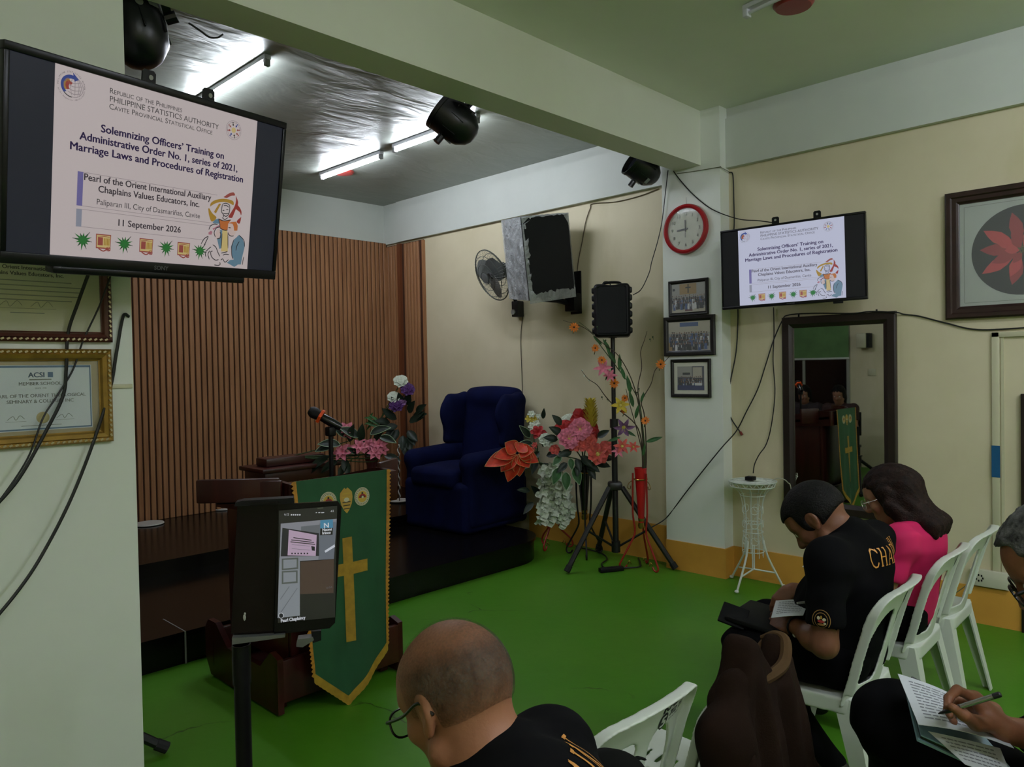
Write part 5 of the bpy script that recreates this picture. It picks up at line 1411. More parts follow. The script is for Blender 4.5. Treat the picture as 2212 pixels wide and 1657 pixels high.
# yellow plume: overlapping scales round a core
pl_b = fm(1277, 925, -.04); pl_t = fm(1275, 872, -.04); mb = MB(); ax = (pl_t - pl_b); F = frame(ax)
for j in range(11):
    u = j/10; r = .022 + .020*math.sin(PI*min(1, u*1.05 + .12)); k = 8
    for i in range(k):
        a = 2*PI*(i + .5*(j % 2))/k
        m = petal_mb(.066, .027, .25, .1, 4)
        base_ = pl_b + ax*u
        mb.merge(m, mat4(F @ rotm(0, 0, a) @ rotm(0, -.72, 0), base_ + F @ Vector((r*.75*math.cos(a), r*.75*math.sin(a), 0))))
mb.tube([pl_b - ax*.6, pl_t], .02, n=8)
part('yellow_plume', mb, PET['gold'], t, world=True)
for i, (x, y, dx, dz, L_, rim) in enumerate([(1212, 985, -.5, -.5, .11, 1), (1232, 990, .1, -.9, .10, 1), (1208, 1010, -.4, -1, .15, 1), (1222, 1020, .0, -1, .15, 1), (1240, 1010, .3, -1, .15, 1), (1205, 950, -.9, .2, .13, 0), (1255, 985, .5, -.5, .14, 0), (1265, 1000, .8, -.5, .14, 0), (1286, 1000, .9, -.2, .13, 0), (1250, 1000, -.1, -.6, .12, 0), (1235, 975, -.7, -.2, .13, 0), (1278, 985, .7, .1, .13, 0), (1215, 940, -.9, .6, .14, 0), (1290, 945, .8, .5, .12, 0), (1245, 990, .2, -.7, .12, 0), (1270, 1010, .5, -.8, .12, 0), (1225, 1000, -.6, -.5, .12, 0), (1300, 990, 1, 0, .11, 0), (1213, 918, -.8, .9, .12, 0)]):
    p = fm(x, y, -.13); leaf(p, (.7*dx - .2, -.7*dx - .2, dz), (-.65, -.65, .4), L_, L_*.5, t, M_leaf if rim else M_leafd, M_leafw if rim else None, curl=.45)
stalk([fm(1203, 945, -.02), fm(1203, 930, -.02), fm(1202, 915, -.02)], .004, M_twig, t, 'twig')

# ------------------------------------------------------------------ left arrangement: scarlet leaves, white hanging blossom
D2 = lef_b.x*RC[0][2] + lef_b.y*RC[1][2]
def fq(px, py, dd=0.0): return nudge(atD(px, py, D2 + dd), .05)
t = thing('flower_arrangement', 'arrangement of big scarlet leaves and drooping white blossom beside the blue armchair', 'flowers', lef_b + Vector((0, 0, .62)))
c0 = lef_b + Vector((0, 0, .58))
for (x, y, dd) in [(1150, 930, .05), (1120, 990, -.3), (1185, 1005, -.15), (1160, 960, -.1)]:
    stalk([c0 - Vector((0, 0, .12)), c0 + Vector((0, 0, .10)), fq(1165, 1000, -.05), fq(x, y, dd)], .006, M_stem, t)
ctr = (1118, 978)
for i, (x, y, L_, w) in enumerate([(1047, 1010, .34, .13), (1083, 1020, .20, .12), (1098, 1040, .24, .12), (1143, 1012, .22, .13), (1090, 957, .15, .13), (1122, 1028, .18, .11), (1154, 976, .16, .12), (1163, 1000, .16, .11), (1134, 960, .12, .12), (1066, 990, .2, .11), (1152, 990, .2, .11)]):
    a = fq(ctr[0] + (x - ctr[0])*.08, ctr[1] + (y - ctr[1])*.08, -.36 - .02*(i % 3)); b_ = fq(x, y, -.42 + .03*(i % 3))
    d = b_ - a
    leaf(a, d, (-.6, -.6, .5), d.length, w*1.05, t, PET['scarlet'], M_rim, curl=.12, name='scarlet_leaf')
# white hanging blossoms: many small four petalled florets on two drooping strands
rg = random.Random(21)
strands = [[(1185, 1012), (1176, 1050), (1178, 1090), (1172, 1130)], [(1200, 1020), (1205, 1060), (1215, 1100), (1222, 1130)], [(1192, 1012), (1190, 1060), (1196, 1110), (1200, 1128)], [(1210, 1030), (1222, 1075), (1230, 1115)]]
for st in strands:
    P = spl([fq(x, y, -.22) for x, y in st], 5)
    part('blossom_stem', MB().tube(P, .003, n=5), M_stem, t, world=True)
    for p in P:
        for q in range(4):
            pp = p + Vector((rg.uniform(-.05, .05), rg.uniform(-.05, .05), rg.uniform(-.022, .022)))
            d = Vector((rg.uniform(-1, .1), rg.uniform(-1, .1), rg.uniform(-.4, .8)))
            F = frame(d).to_4x4(); F.translation = pp; mb = MB()
            for k in range(4): mb.merge(petal_mb(.036, .036, .3, .4, 3, sharp=.5), F @ mat4(rotm(0, 0, k*PI/2 + .3), (0, 0, 0)))
            part('floret', mb, PET['white'], t, world=True, smooth=60)
for i, (x, y, c, s, dd) in enumerate([(1148, 895, 'white', .04, .1), (1155, 905, 'gold', .04, .1), (1143, 905, 'gold', .04, .1), (1158, 915, 'white', .04, .08), (1150, 922, 'white', .045, .06), (1163, 900, 'white', .03, .1), (1162, 935, 'red', .075, 0), (1155, 962, 'coral', .03, -.2), (1150, 972, 'coral', .03, -.2), (1184, 950, 'white', .05, -.08)]):
    p = fq(x, y, dd - .1)
    bloom('b', {'white': 'white_bloom', 'gold': 'yellow_bloom', 'red': 'red_bloom', 'coral': 'coral_bloom'}[c], PET[c], p, Vector((-.6, -.6, .4)), s, t, n=6, cup=.5, w=.42, layers=2, seed=70 + i, sharp=.5)
for i, (x, y, dx, dz, L_, rim) in enumerate([(1145, 945, -.5, .6, .15, 1), (1150, 958, -.9, .1, .12, 1), (1165, 975, -.4, -.4, .15, 0), (1172, 965, .3, .5, .14, 0), (1180, 985, .7, .2, .16, 0), (1160, 990, -.3, -.8, .15, 0), (1175, 1000, .4, -.5, .15, 0), (1150, 1000, -.8, -.3, .14, 0), (1145, 1060, -.6, .1, .13, 0), (1152, 1085, -.5, -.5, .14, 0), (1165, 1070, -.3, .4, .14, 0), (1173, 905, .1, 1, .10, 0)]):
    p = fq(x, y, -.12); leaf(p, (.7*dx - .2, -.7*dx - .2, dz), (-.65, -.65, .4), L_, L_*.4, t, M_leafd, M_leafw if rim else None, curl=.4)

# ------------------------------------------------------------------ purple and white roses in the stage corner, pearl strand
vb = onZ(868, 1068, Z2); vb = Vector((min(vb.x, 4.62), vb.y + .2, Z2))
D3 = vb.x*RC[0][2] + vb.y*RC[1][2]
def fr(px, py, dd=0.0): return nudge(atD(px, py, D3 + dd), .08)
M_vase = mat('vase_brown', (58, 22, 20), .3)
t = thing('floor_vase', 'slim dark floor vase under the purple and white roses by the slatted wall', 'vase', vb)
zt_ = fr(880, 962).z
part('body', MB().lathe([(.085, 0), (.09, .02), (.05, .06), (.055, zt_*.4), (.07, zt_ - Z2 - .15), (.095, zt_ - Z2), (.085, zt_ - Z2), (.06, zt_ - Z2 - .15)], n=24), M_vase, t)
t = thing('flower_arrangement', 'purple and white silk roses with dark leaves in the corner vase', 'flowers', Vector((vb.x, vb.y, zt_)))
c0 = Vector((vb.x, vb.y, zt_ - .05))
for i, (x, y, s, c) in enumerate([(866, 826, .085, 'white'), (881, 843, .085, 'purple'), (851, 860, .075, 'white'), (856, 878, .09, 'purple'), (868, 868, .06, 'mauve')]):
    p = fr(x, y, -.08 - .03*(i % 2)); d = Vector((-.5, -.6, .55))
    bloom('r', 'white_rose' if c == 'white' else 'purple_rose', PET[c], p, d, s, t, n=7, cup=.7, w=.72, layers=3, seed=90 + i, sharp=.5)
    stalk([c0, c0 + Vector((0, 0, .15)), p], .005, M_stem, t)
for i in range(26):
    a = random.Random(i).uniform(0, 6.28); x = 872 + 34*math.cos(a)*random.Random(i + 99).uniform(.3, 1); y = 915 + 42*math.sin(a)*random.Random(i + 50).uniform(.3, 1)
    p = fr(x, y, -.06); leaf(p, (math.cos(a)*.6 - .3, -math.cos(a)*.6 - .3, -math.sin(a)), (-.6, -.6, .5), .17, .085, t, M_leafd, curl=.3)
for i in range(7):
    p = fr(824 - 3*i, 915 - i*4 + (i % 3)*8, -.05); leaf(p, (-.6 + .1*i, .5, .6 - .2*i), (-.6, -.6, .5), .16, .03, t, M_leaf, curl=.3)
mb = MB(); M_pearl = mat('pearl', (206, 204, 196), .3)
pt = thing('pearl_strand', 'hanging strand of white pearls on a white saucer base beside the armchair', 'strand', onZ(863, 1084, Z2) + Vector((0, 0, .0)))
q0 = onZ(863, 1084, Z2); dq = q0.x*RC[0][2] + q0.y*RC[1][2]
part('saucer', MB().lathe([(.03, .001), (.10, .006), (.112, .018), (.106, .019), (.03, .010)], n=28), M_disc, pt)
ztop = atD(857, 962, dq)
part('cord', MB().tube([q0 + Vector((0, 0, .01)), Vector((q0.x, q0.y, ztop.z))], .004, n=6), M_stand, pt, world=True)
mbp = MB()
for i in range(46):
    z = lerp(Z2 + .03, ztop.z, i/45); mbp.sph((q0.x + .008*math.sin(i*.9), q0.y + .008*math.cos(i*.9), z), .0075, 7, 5)
part('pearls', mbp, M_pearl, pt, world=True, stuff=True)
# ================================================================== BLUE WING ARMCHAIR, turned towards the lectern
M_blue = mat('blue_velvet', (8, 14, 50), .85, var=.25, scale=5, bump=.1, bscale=160, spec=.1)
ac = Vector((4.66, 5.16, Z1)); ang = PI + .05                # local +x = the way it faces
Rz = rotm(0, 0, ang)
t = thing('armchair', 'deep blue wing armchair on the stage in front of the cream wall', 'armchair', M=mat4(Rz, ac))
def loc(S): return S
S_ = SDF((-.52, -.46, -.02), (.52, .46, 1.26), .012)
# seat base with skirt
S_.box((.02, 0, .22), (.42, .40, .22), rad=.05, k=.02)
S_.warp(lambda X, Y, Z: np.where(Z < .44, .004*np.sin(Y*40)*np.sin(X*37), 0))
sk_, _ = sdfpart('base', S_, M_blue, t, it=1, world=False)
S_ = SDF((-.50, -.36, .36), (.56, .36, .62), .011)
S_.box((.10, 0, .47), (.38, .275, .085), rad=.06, k=.0).ell((.12, 0, .53), (.32, .24, .05), k=.05)
sdfpart('seat_cushion', S_, M_blue, t, it=2, world=False)
S_ = SDF((-.56, -.50, .30), (.10, .50, 1.30), .012)
Rb = rotm(0, -.16, 0)
S_.box((-.33, 0, .80), (.085, .33, .44), R=Rb, rad=.07, k=.02).ell((-.36, 0, 1.15), (.10, .30, .09), k=.08)
sdfpart('backrest', S_, M_blue, t, it=2, world=False)
for s in (-1, 1):
    S_ = SDF((-.50, min(s*.24, s*.48) , .50), (.16, max(s*.24, s*.48), 1.26), .011)
    S_.box((-.24, s*.355, .93), (.16, .045, .24), R=rotm(0, -.12, s*.10), rad=.045, k=.02)
    S_.ell((-.16, s*.36, 1.00), (.15, .055, .17), k=.05)
    S_.cap((-.33, s*.35, 1.14), (-.20, s*.37, 1.10), .065, .05, k=.05)
    sdfpart('wing', S_, M_blue, t, it=2, world=False)
    S_ = SDF((-.44, min(s*.22, s*.50), .02), (.50, max(s*.22, s*.50), .76), .011)
    S_.box((.02, s*.36, .34), (.38, .065, .30), rad=.06, k=.02)
    S_.cap((-.34, s*.365, .645), (.34, s*.365, .61), .078, .085, k=.05)
    sdfpart('armrest', S_, M_blue, t, it=2, world=False)
for sx, sy in ((1, 1), (1, -1), (-1, 1), (-1, -1)):
    pass

# ================================================================== LECTERN with desk wings, tray base, banner, microphone
M_red_wood = wood(bpy.data.materials.new('lectern_wood'), (46, 15, 12), (62, 21, 17), .32, 10, 1.0)
lx0, lx1, ly0, ly1 = 1.785, 2.335, 3.25, 3.90
lc = Vector(((lx0 + lx1)/2, (ly0 + ly1)/2, 0))
t = thing('lectern', 'dark red wooden lectern with wing shaped desk and boxed base', 'lectern', lc)
def lp(name, lo, hi, bev=.006, **k): return part(name, MB().lohi(lo, hi, bev=bev), M_red_wood, t, world=True, **k)
lp('front_panel', (lx0, ly0, .20), (lx1, ly0 + .03, .98))
lp('side_panel', (lx0, ly0 + .031, .20), (lx0 + .03, ly1, .98)); lp('side_panel', (lx1 - .03, ly0 + .031, .20), (lx1, ly1, .98))
lp('shelf', (lx0 + .031, ly0 + .031, .60), (lx1 - .031, ly1 - .02, .63))
# base: low box with raised, shaped sides, on skids
for (lo, hi) in (((lx0 - .10, ly0 - .05, .06), (lx1 + .07, ly0 - .02, .26)), ((lx0 - .10, ly1 - .03, .06), (lx1 + .07, ly1, .26))): lp('base_board', lo, hi)
for x_ in (lx0 - .10, lx1 + .04):
    mb = MB(); prof = [(ly0 - .05, .012), (ly0 - .05, .27), (ly0 + .02, .29), (ly0 + .12, .20), (ly1 - .18, .20), (ly1 - .05, .30), (ly1 + .04, .30), (ly1 + .08, .25), (ly1 + .08, .10), (ly1 + .02, .012)]
    M_ = Matrix(((0, 0, 1, x_), (1, 0, 0, 0), (0, 1, 0, 0), (0, 0, 0, 1)))
    mb.prism(prof, .03, M_); part('base_side', mb, M_red_wood, t, world=True)
lp('base_floor', (lx0 - .07, ly0 - .02, .06), (lx1 + .04, ly1 - .03, .085))
for x_ in (lx0 - .06, lx1 - .02): lp('skid', (x_, ly0 + .03, 0.002), (x_ + .05, ly1 - .02, .055))
# desk: sloped reading board, raised rim boards and flared wings
zt_ = 1.0
mb = MB(); M_ = Matrix(((0, 0, 1, lx0 - .04), (1, 0, 0, 0), (0, 1, 0, 0), (0, 0, 0, 1)))
part('desk_front', MB().lohi((lx0 - .04, ly0 - .10, .93), (lx1 + .02, ly0 - .07, 1.085), bev=.006), M_red_wood, t, world=True)
mb = MB(); mb.prism([(ly0 - .08, 1.03), (ly1 + .02, .93), (ly1 + .02, .905), (ly0 - .08, 1.005)], lx1 - lx0 + .06, M_); part('reading_board', mb, M_red_wood, t, world=True)
for (x_, y_) in ((lx0 - .04, 0), (lx1 - .005, 0)):
    mb = MB(); mb.prism([(ly0 - .08, .93), (ly0 - .08, 1.085), (ly0 + .06, 1.09), (ly1 - .1, .99), (ly1 + .04, .97), (ly1 + .04, .89)], .025, Matrix(((0, 0, 1, x_), (1, 0, 0, 0), (0, 1, 0, 0), (0, 0, 0, 1)))); part('desk_side', mb, M_red_wood, t, world=True)
def plank(a, b, z0, z1, th, name):
    a = Vector(a); b = Vector(b); d = (b - a); L_ = d.length; R = frame((0, 0, 1), (0, 0, 1)); an = math.atan2(d.y, d.x)
    part(name, MB().box(((a.x + b.x)/2, (a.y + b.y)/2, (z0 + z1)/2), (L_, th, z1 - z0), R=rotm(0, 0, an), bev=.008), M_red_wood, t, world=True)
plank((lx0 - .05, ly0 - .02), (lx0 - .33, ly0 + .24), 1.0, 1.11, .028, 'desk_wing')
plank((lx1 + .005, ly0 + .04), (lx1 + .20, ly0 + .15), .955, 1.115, .028, 'desk_wing')
plank((lx0 - .05, ly0 - .04), (lx0 - .16, ly0 - .06 + .16), 1.0, 1.10, .03, 'desk_wing')
part('cable_grip', MB().box((lx0 - .02, ly0 - .11, .98), (.03, .02, .03), bev=.004), M_black, t, world=True)

# ------------------------------------------------------------------ green banner hung over the lectern front
M_green = mat('banner_green', (14, 74, 38), .7, var=.18, scale=3, bump=.12, bscale=30, sheen=.1)
M_bgold = mat('banner_gold', (170, 132, 40), .55, var=.15, scale=30, metal=.15)
M_trim = mat('banner_trim', (176, 120, 34), .6, var=.2, scale=60)
by = ly0 - .125
bx0, bx1, bzt, bzb = 1.745, 2.278, 1.10, .225
xt = 1.988; zt2 = .02
def bsurf(x, z):
    # gentle vertical folds, leaning out a little at the foot
    k = (bzt - z)/(bzt - zt2); k = max(0, k)
    tap = .055*min(1, k*1.25)
    x = xt + (x - xt)*(1 - tap/.27) if x < xt else xt + (x - xt)*(1 - tap/.29)
    return Vector((x, by - .05*k - .010*math.sin(x*21 + 1.5)*k - .006*math.sin(x*43 + z*4)*k, z))
t = thing('banner', 'green chaplaincy banner with a gold cross hanging on the lectern front', 'banner', ((bx0 + bx1)/2, by, bzt))
def bedge(x):
    # lower edge: straight sides down to a point
    if x < xt: return lerp(bzb - .03, zt2, (x - bx0)/(xt - bx0))
    return lerp(zt2, bzb, (x - xt)/(bx1 - xt))
def bfn(u, v):
    x = lerp(bx0, bx1, u); return bsurf(x, lerp(bzt, bedge(x), v))
part('cloth', MB().grid(bfn, 36, 40, .004), M_green, t, world=True)
# gold fringe along the foot, zigzag trim down the sides
def strip(P, w0, off, name, m, teeth=0):
    mb = MB(); vs = []; fs = []
    for i, (a, b_) in enumerate(P):
        A = bsurf(*a) + Vector((0, -off, 0)); B = bsurf(*b_) + Vector((0, -off, 0)); vs += [A, B]
    for i in range(len(P) - 1): fs.append((2*i, 2*i + 1, 2*i + 3, 2*i + 2))
    part(name, mb.add(vs, fs), m, t, world=True, smooth=60)
n = 40
P = []
for i in range(n + 1):
    x = lerp(bx0, bx1, i/n); e = bedge(x)
    P.append(((x, e + .022), (x, e - .024 - .003*(i % 2))))
strip(P, 0, .006, 'fringe', M_bgold)
for side, x_ in (('l', bx0), ('r', bx1)):
    s = -1 if side == 'l' else 1; P = []; m_ = 92 if side == 'r' else 92
    for i in range(m_ + 1):
        z = lerp(bzt, bedge(x_), i/m_); P.append(((x_ - s*.012, z), (x_ + s*(.016 if i % 2 else .004), z)))
    strip(P, 0, .006, 'zigzag_trim', M_trim)
def flatpoly(pts, off, name, m, parent=None):
    mb = MB(); mb.poly([bsurf(x, z) + Vector((0, -off, 0)) for x, z in pts]); return part(name, mb, m, parent or t, world=True, smooth=0)
def rectgrid(x0, x1, z0, z1, off, nx, nz, mb):
    return mb.grid(lambda u, v: bsurf(lerp(x0, x1, u), lerp(z1, z0, v)) + Vector((0, -off, 0)), nx, nz)
cxm = 2.015
mb = MB(); rectgrid(cxm - .028, cxm + .028, .30, .80, .007, 4, 12, mb); rectgrid(cxm - .12, cxm + .12, .62, .678, .0072, 10, 2, mb)
part('gold_cross', mb, M_bgold, t, world=True)
M_eb = mat('emblem_white', (196, 190, 160), .6); M_er = mat('emblem_red', (150, 30, 30), .6); M_ey = mat('emblem_yellow', (196, 160, 60), .6); M_eg = mat('emblem_gold', (184, 146, 60), .5); M_ek = mat('emblem_ink', (40, 40, 30), .6)
def emblem(cx_, cz_, r, kind):
    mb = MB()
    def pt(x, z, l): return bsurf(cx_ + x, cz_ + z) + Vector((0, -.007 - .0008*l, 0))
    def disc(x, z, rx, rz, s, l, a0=0, a1=2*PI, n=20): mb.slot(s).poly([pt(x + rx*math.cos(a0 + (a1 - a0)*i/n), z + rz*math.sin(a0 + (a1 - a0)*i/n), l) for i in range(n + (0 if a1 - a0 > 6.2 else 1))])
    if kind == 'disc':
        disc(0, 0, r, r, 0, 0); disc(0, 0, r*.9, r*.9, 4, 1); disc(0, 0, r*.87, r*.87, 0, 2); disc(0, 0, r*.62, r*.62, 2, 3)
        disc(0, -r*.12, r*.48, r*.42, 1, 4, 0, PI); disc(0, -r*.12, r*.3, r*.26, 4, 5, 0, PI); disc(0, -r*.05, r*.14, r*.14, 0, 6); disc(0, -r*.2, r*.44, r*.22, 2, 4, PI, 2*PI); disc(0, r*.38, r*.12, r*.12, 4, 4)
        for i in range(22):
            a = 2*PI*i/22; q = .76*r
            mb.slot(4).poly([pt(q*math.cos(a) + .05*r*math.cos(k), q*math.sin(a) + .07*r*math.sin(k), 3) for k in (.6, 2.5, 3.8, 5.6)])
    else:
        pts = [(-.2, 1.15), (0, 1.0), (.2, 1.15), (.45, .98), (.80, .70), (.86, .2), (.72, -.4), (.35, -.95), (0, -1.25), (-.35, -.95), (-.72, -.4), (-.86, .2), (-.80, .70), (-.45, .98)]
        mb.slot(3).poly([pt(x*r*.82, z*r, 0) for x, z in pts])
        for z0 in (.55, .2, -.25, -.55, -.85): mb.slot(2 if z0 > 0 else 4); w_ = r*.5*(1 - abs(z0)*.4); mb.poly([pt(-w_, z0*r, 1), pt(w_, z0*r, 1), pt(w_, z0*r + r*.09, 1), pt(-w_, z0*r + r*.09, 1)])
        disc(0, r*.02, r*.3, r*.2, 0, 2)
    part('emblem', mb, [M_eb, M_er, M_ey, M_eg, M_ek], t, world=True, smooth=0)
emblem(1.918, .985, .047, 'disc'); emblem(2.020, .980, .052, 'badge'); emblem(2.112, .985, .045, 'disc')

# ------------------------------------------------------------------ microphone in its clip, orange ring
M_mic = mat('mic_black', (20, 20, 24), .22, spec=.6); M_mesh = mat('mic_mesh', (34, 34, 36), .45, metal=.6, bump=.4, bscale=600); M_ringo = mat('ring_orange', (236, 84, 26), .4)
md = 4.05
ma, mbk = atD(672, 888, md), atD(737, 924, md + .02)
t = thing('microphone_stand', 'short black microphone stand on the lectern desk', 'stand', atD(716, 1010, md))
sb = atD(714, 932, md + .01); s0 = Vector((sb.x, sb.y, .985))
part('stem', MB().tube([s0, Vector((sb.x, sb.y, sb.z - .01))], .012, n=10), M_black, t, world=True)
part('foot', MB().lathe([(.06, 0), (.06, .012), (.02, .02)], mat4(Matrix.Identity(3), s0), n=20), M_black, t, world=True)
part('clip', MB().box(sb + Vector((0, 0, .0)), (.045, .05, .05), bev=.008), M_black, t, world=True)
dm = (mbk - ma).normalized(); F = frame(dm); L_ = (mbk - ma).length
t = thing('microphone', 'black wireless microphone with an orange anti roll ring on the lectern', 'microphone', M=mat4(F, ma))
part('grille', MB().lathe([(0, -.014), (.020, -.011), (.031, .006), (.032, .025), (.027, .048), (.022, .052)], n=20), M_mesh, t)
part('body', MB().lathe([(.020, .052), (.022, .06), (.0245, .10), (.0235, .15), (.021, L_ - .015), (.017, L_)], n=20), M_mic, t)
part('ring', MB().prism([( (.042 if k % 2 == 0 else .034)*math.cos(2*PI*k/12), (.042 if k % 2 == 0 else .034)*math.sin(2*PI*k/12)) for k in range(12)], .016, mat4(Matrix.Identity(3), (0, 0, .050))), M_ringo, t)
part('status_light', MB().box((.0232, 0, .12), (.004, .008, .03)), mat('mic_grey', (150, 150, 154), .3), t)

# ------------------------------------------------------------------ low pink flowers on a small red table behind the lectern
tb = Vector((2.75, 4.95, Z1))
t = thing('flower_table', 'low dark red table behind the lectern holding the pink flowers', 'table', tb)
tz = atD(770, 1000, 5.4).z
part('top', MB().box((tb.x, tb.y, tz - .015), (.62, .36, .03), bev=.008), M_red_wood, t, world=True)
part('apron', MB().box((tb.x, tb.y, tz - .07), (.56, .30, .08), bev=.006), M_red_wood, t, world=True)
for sx in (-1, 1):
    for sy in (-1, 1): part('leg', MB().lohi((tb.x + sx*.26 - .02, tb.y + sy*.13 - .02, Z1 + .002), (tb.x + sx*.26 + .02, tb.y + sy*.13 + .02, tz - .11), bev=.004), M_red_wood, t, world=True)
D4 = tb.x*RC[0][2] + tb.y*RC[1][2]
t = thing('flower_arrangement', 'low arrangement of pink blooms with white edged leaves behind the microphone', 'flowers', Vector((tb.x, tb.y, tz)))
part('trough', MB().box((tb.x, tb.y, tz + .03), (.46, .16, .058), bev=.01), M_vase, t, world=True)
def fp(px, py, dd=0.0): return atD(px, py, D4 + dd)
for i, (x, y, s) in enumerate([(750, 932, .075), (740, 978, .075), (778, 966, .065), (795, 963, .065), (818, 962, .07), (812, 980, .065), (760, 972, .05), (826, 972, .05)]):
    p = fp(x, y, -.03*(i % 3)); bloom('p', 'pink_bloom', PET['pink'], p, Vector((-.6, -.6, .3)) + Vector((random.uniform(-.3, .3), random.uniform(-.3, .3), .1)), s, t, n=6, cup=.6, w=.45, layers=2, seed=120 + i)
    stalk([Vector((tb.x, tb.y, tz + .05)), fp(lerp(x, 775, .4), y + 18), p], .004, M_stem, t)
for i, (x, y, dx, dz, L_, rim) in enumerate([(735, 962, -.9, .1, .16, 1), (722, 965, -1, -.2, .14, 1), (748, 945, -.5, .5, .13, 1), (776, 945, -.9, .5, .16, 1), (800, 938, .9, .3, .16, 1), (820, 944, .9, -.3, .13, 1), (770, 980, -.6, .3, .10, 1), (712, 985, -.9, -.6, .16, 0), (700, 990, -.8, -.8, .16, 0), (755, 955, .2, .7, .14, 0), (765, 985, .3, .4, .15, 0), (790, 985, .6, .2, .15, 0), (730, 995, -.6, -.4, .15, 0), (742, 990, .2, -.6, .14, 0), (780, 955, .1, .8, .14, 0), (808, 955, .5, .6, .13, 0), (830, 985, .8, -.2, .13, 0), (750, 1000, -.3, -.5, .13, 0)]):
    p = fp(x, y, -.02); leaf(p, (.7*dx - .1, -.7*dx - .1, dz), (-.5, -.5, .7), L_, L_*.45, t, M_leafd, M_leafw if rim else None, curl=.4)

# ================================================================== WHITE WIRE PLANT STAND with a puck and cable on top
M_wwire = mat('white_wire', (206, 212, 202), .4)
wb = Vector((5.035, 2.53, 0))
t = thing('wire_stand', 'white wire plant stand on three legs against the cream wall', 'stand', wb)
zd = hit(1630, 1040, 0, 5.03).z
mb = MB()
def ring_(r, z, n=40, rad=.004): mb.tube([(r*math.cos(2*PI*i/n), r*math.sin(2*PI*i/n), z) for i in range(n)], rad, n=6, closed=True)
ring_(.165, zd); ring_(.15, zd - .035); ring_(.10, zd + .003)
for i in range(20):
    a = 2*PI*i/20; mb.tube([(.165*math.cos(a), .165*math.sin(a), zd), (.15*math.cos(a + .16), .15*math.sin(a + .16), zd - .035)], .0025, n=4)
    mb.tube([(.165*math.cos(a), .165*math.sin(a), zd), (.15*math.cos(a - .16), .15*math.sin(a - .16), zd - .035)], .0025, n=4)
    mb.tube([(.165*math.cos(a), .165*math.sin(a), zd), (.03*math.cos(a), .03*math.sin(a), zd + .004)], .002, n=4)
part('basket_rim', mb, M_wwire, t)
part('plate', MB().lathe([(.0, zd + .004), (.11, zd + .002), (.155, zd - .004), (.15, zd - .010), (0, zd - .006)], n=30, caps=False), M_wwire, t)
mb = MB()
for i in range(9):
    a = 2*PI*i/9
    mb.tube(spl([(.15*math.cos(a), .15*math.sin(a), zd - .035), (.085*math.cos(a), .085*math.sin(a), zd - .10), (.06*math.cos(a), .06*math.sin(a), zd - .30), (.075*math.cos(a), .075*math.sin(a), .30), (.07*math.cos(a), .07*math.sin(a), .22)], 5), .0026, n=5)
for z_, r_ in ((zd - .10, .085), (zd - .30, .06), (.40, .07), (.26, .075)): ring_(r_, z_, 24, .003)
for z_ in (.34, .46, .56):
    for i in range(5):
        a = 2*PI*i/5; c_ = Vector((.068*math.cos(a), .068*math.sin(a), z_))
        mb.tube([c_ + Vector((-math.sin(a)*.028*math.cos(k), math.cos(a)*.028*math.cos(k), .028*math.sin(k))) for k in [2*PI*j/12 for j in range(12)]], .0024, n=4, closed=True)
part('scrollwork', mb, M_wwire, t)
mb = MB()
for s in (-.012, .012): mb.tube([(s, 0, .30), (s, 0, .125)], .005, n=6)
part('centre_rod', mb, M_wwire, t)
for fx_, fy_ in ((4.81, 2.545), (5.15, 2.36), (5.13, 2.755)):
    f = Vector((fx_, fy_, 0)) - wb; d = f.normalized()
    part('leg', MB().tube(spl([d*.07 + Vector((0, 0, .34)), d*.10 + Vector((0, 0, .22)), d*(f.length - .01) + Vector((0, 0, .02))], 5), .0075, n=8), M_wwire, t)
    part('leg_brace', MB().tube([Vector((0, 0, .128)), d*.155 + Vector((0, 0, .105))], .006, n=6), M_wwire, t)
    part('foot', MB().sph(d*f.length + Vector((0, 0, .013)), (.016, .016, .012), 10, 6), M_wwire, t)
pp = Vector((wb.x - .03, wb.y, zd + .008))
o = thing('cable_box', 'small black box on top of the white wire stand', 'box', pp)
part('body', MB().box((0, 0, .016), (.06, .06, .028), bev=.005), M_black, o)
part('socket', MB().box((0, 0, .031), (.02, .02, .003)), M_steel, o)
cable('loose_cable', [onX(1668, 1038, 5.03), onX(1680, 1033, 5.05), onX(1694, 1036, 5.10), onX(1703, 1044, 5.15), onX(1708, 1052, 5.17), onX(1722, 1120, 5.19), onX(1742, 1165, 5.20), onX(1758, 1200, 5.20)], .0035, 'pale cable arching off the white wire stand towards the mirror', mat('cable_cream', (170, 168, 150), .5))
# ================================================================== PEOPLE
def skin_mat(n, c, c2): 
    m = mat(n, c, .5, spec=.35, c2=c2, scale=9, bump=.06, bscale=140); m.node_tree.nodes['Principled BSDF'].inputs['Subsurface Weight'].default_value = .08; m.node_tree.nodes['Principled BSDF'].inputs['Subsurface Radius'].default_value = (.012, .005, .003); return m
M_skin1 = skin_mat('skin_tan', (138, 92, 66), (152, 104, 76)); M_skin2 = skin_mat('skin_brown', (104, 66, 46), (118, 76, 54)); M_skin3 = skin_mat('skin_light', (150, 106, 84), (160, 116, 92)); M_skin4 = skin_mat('skin_warm', (120, 76, 52), (138, 90, 64))
M_tee = mat('shirt_black', (9, 9, 11), .9, var=.3, scale=5, bump=.12, bscale=26, spec=.08); M_trou = mat('trousers_black', (8, 8, 10), .9, var=.3, scale=5, bump=.1, bscale=22, spec=.06); M_shoe = mat('shoe_black', (12, 12, 12), .4)
M_magenta = mat('blouse_magenta', (192, 14, 84), .8, var=.2, scale=4, bump=.15, bscale=16)
M_goldt = mat('thread_gold', (206, 140, 62), .5, var=.2, scale=60)
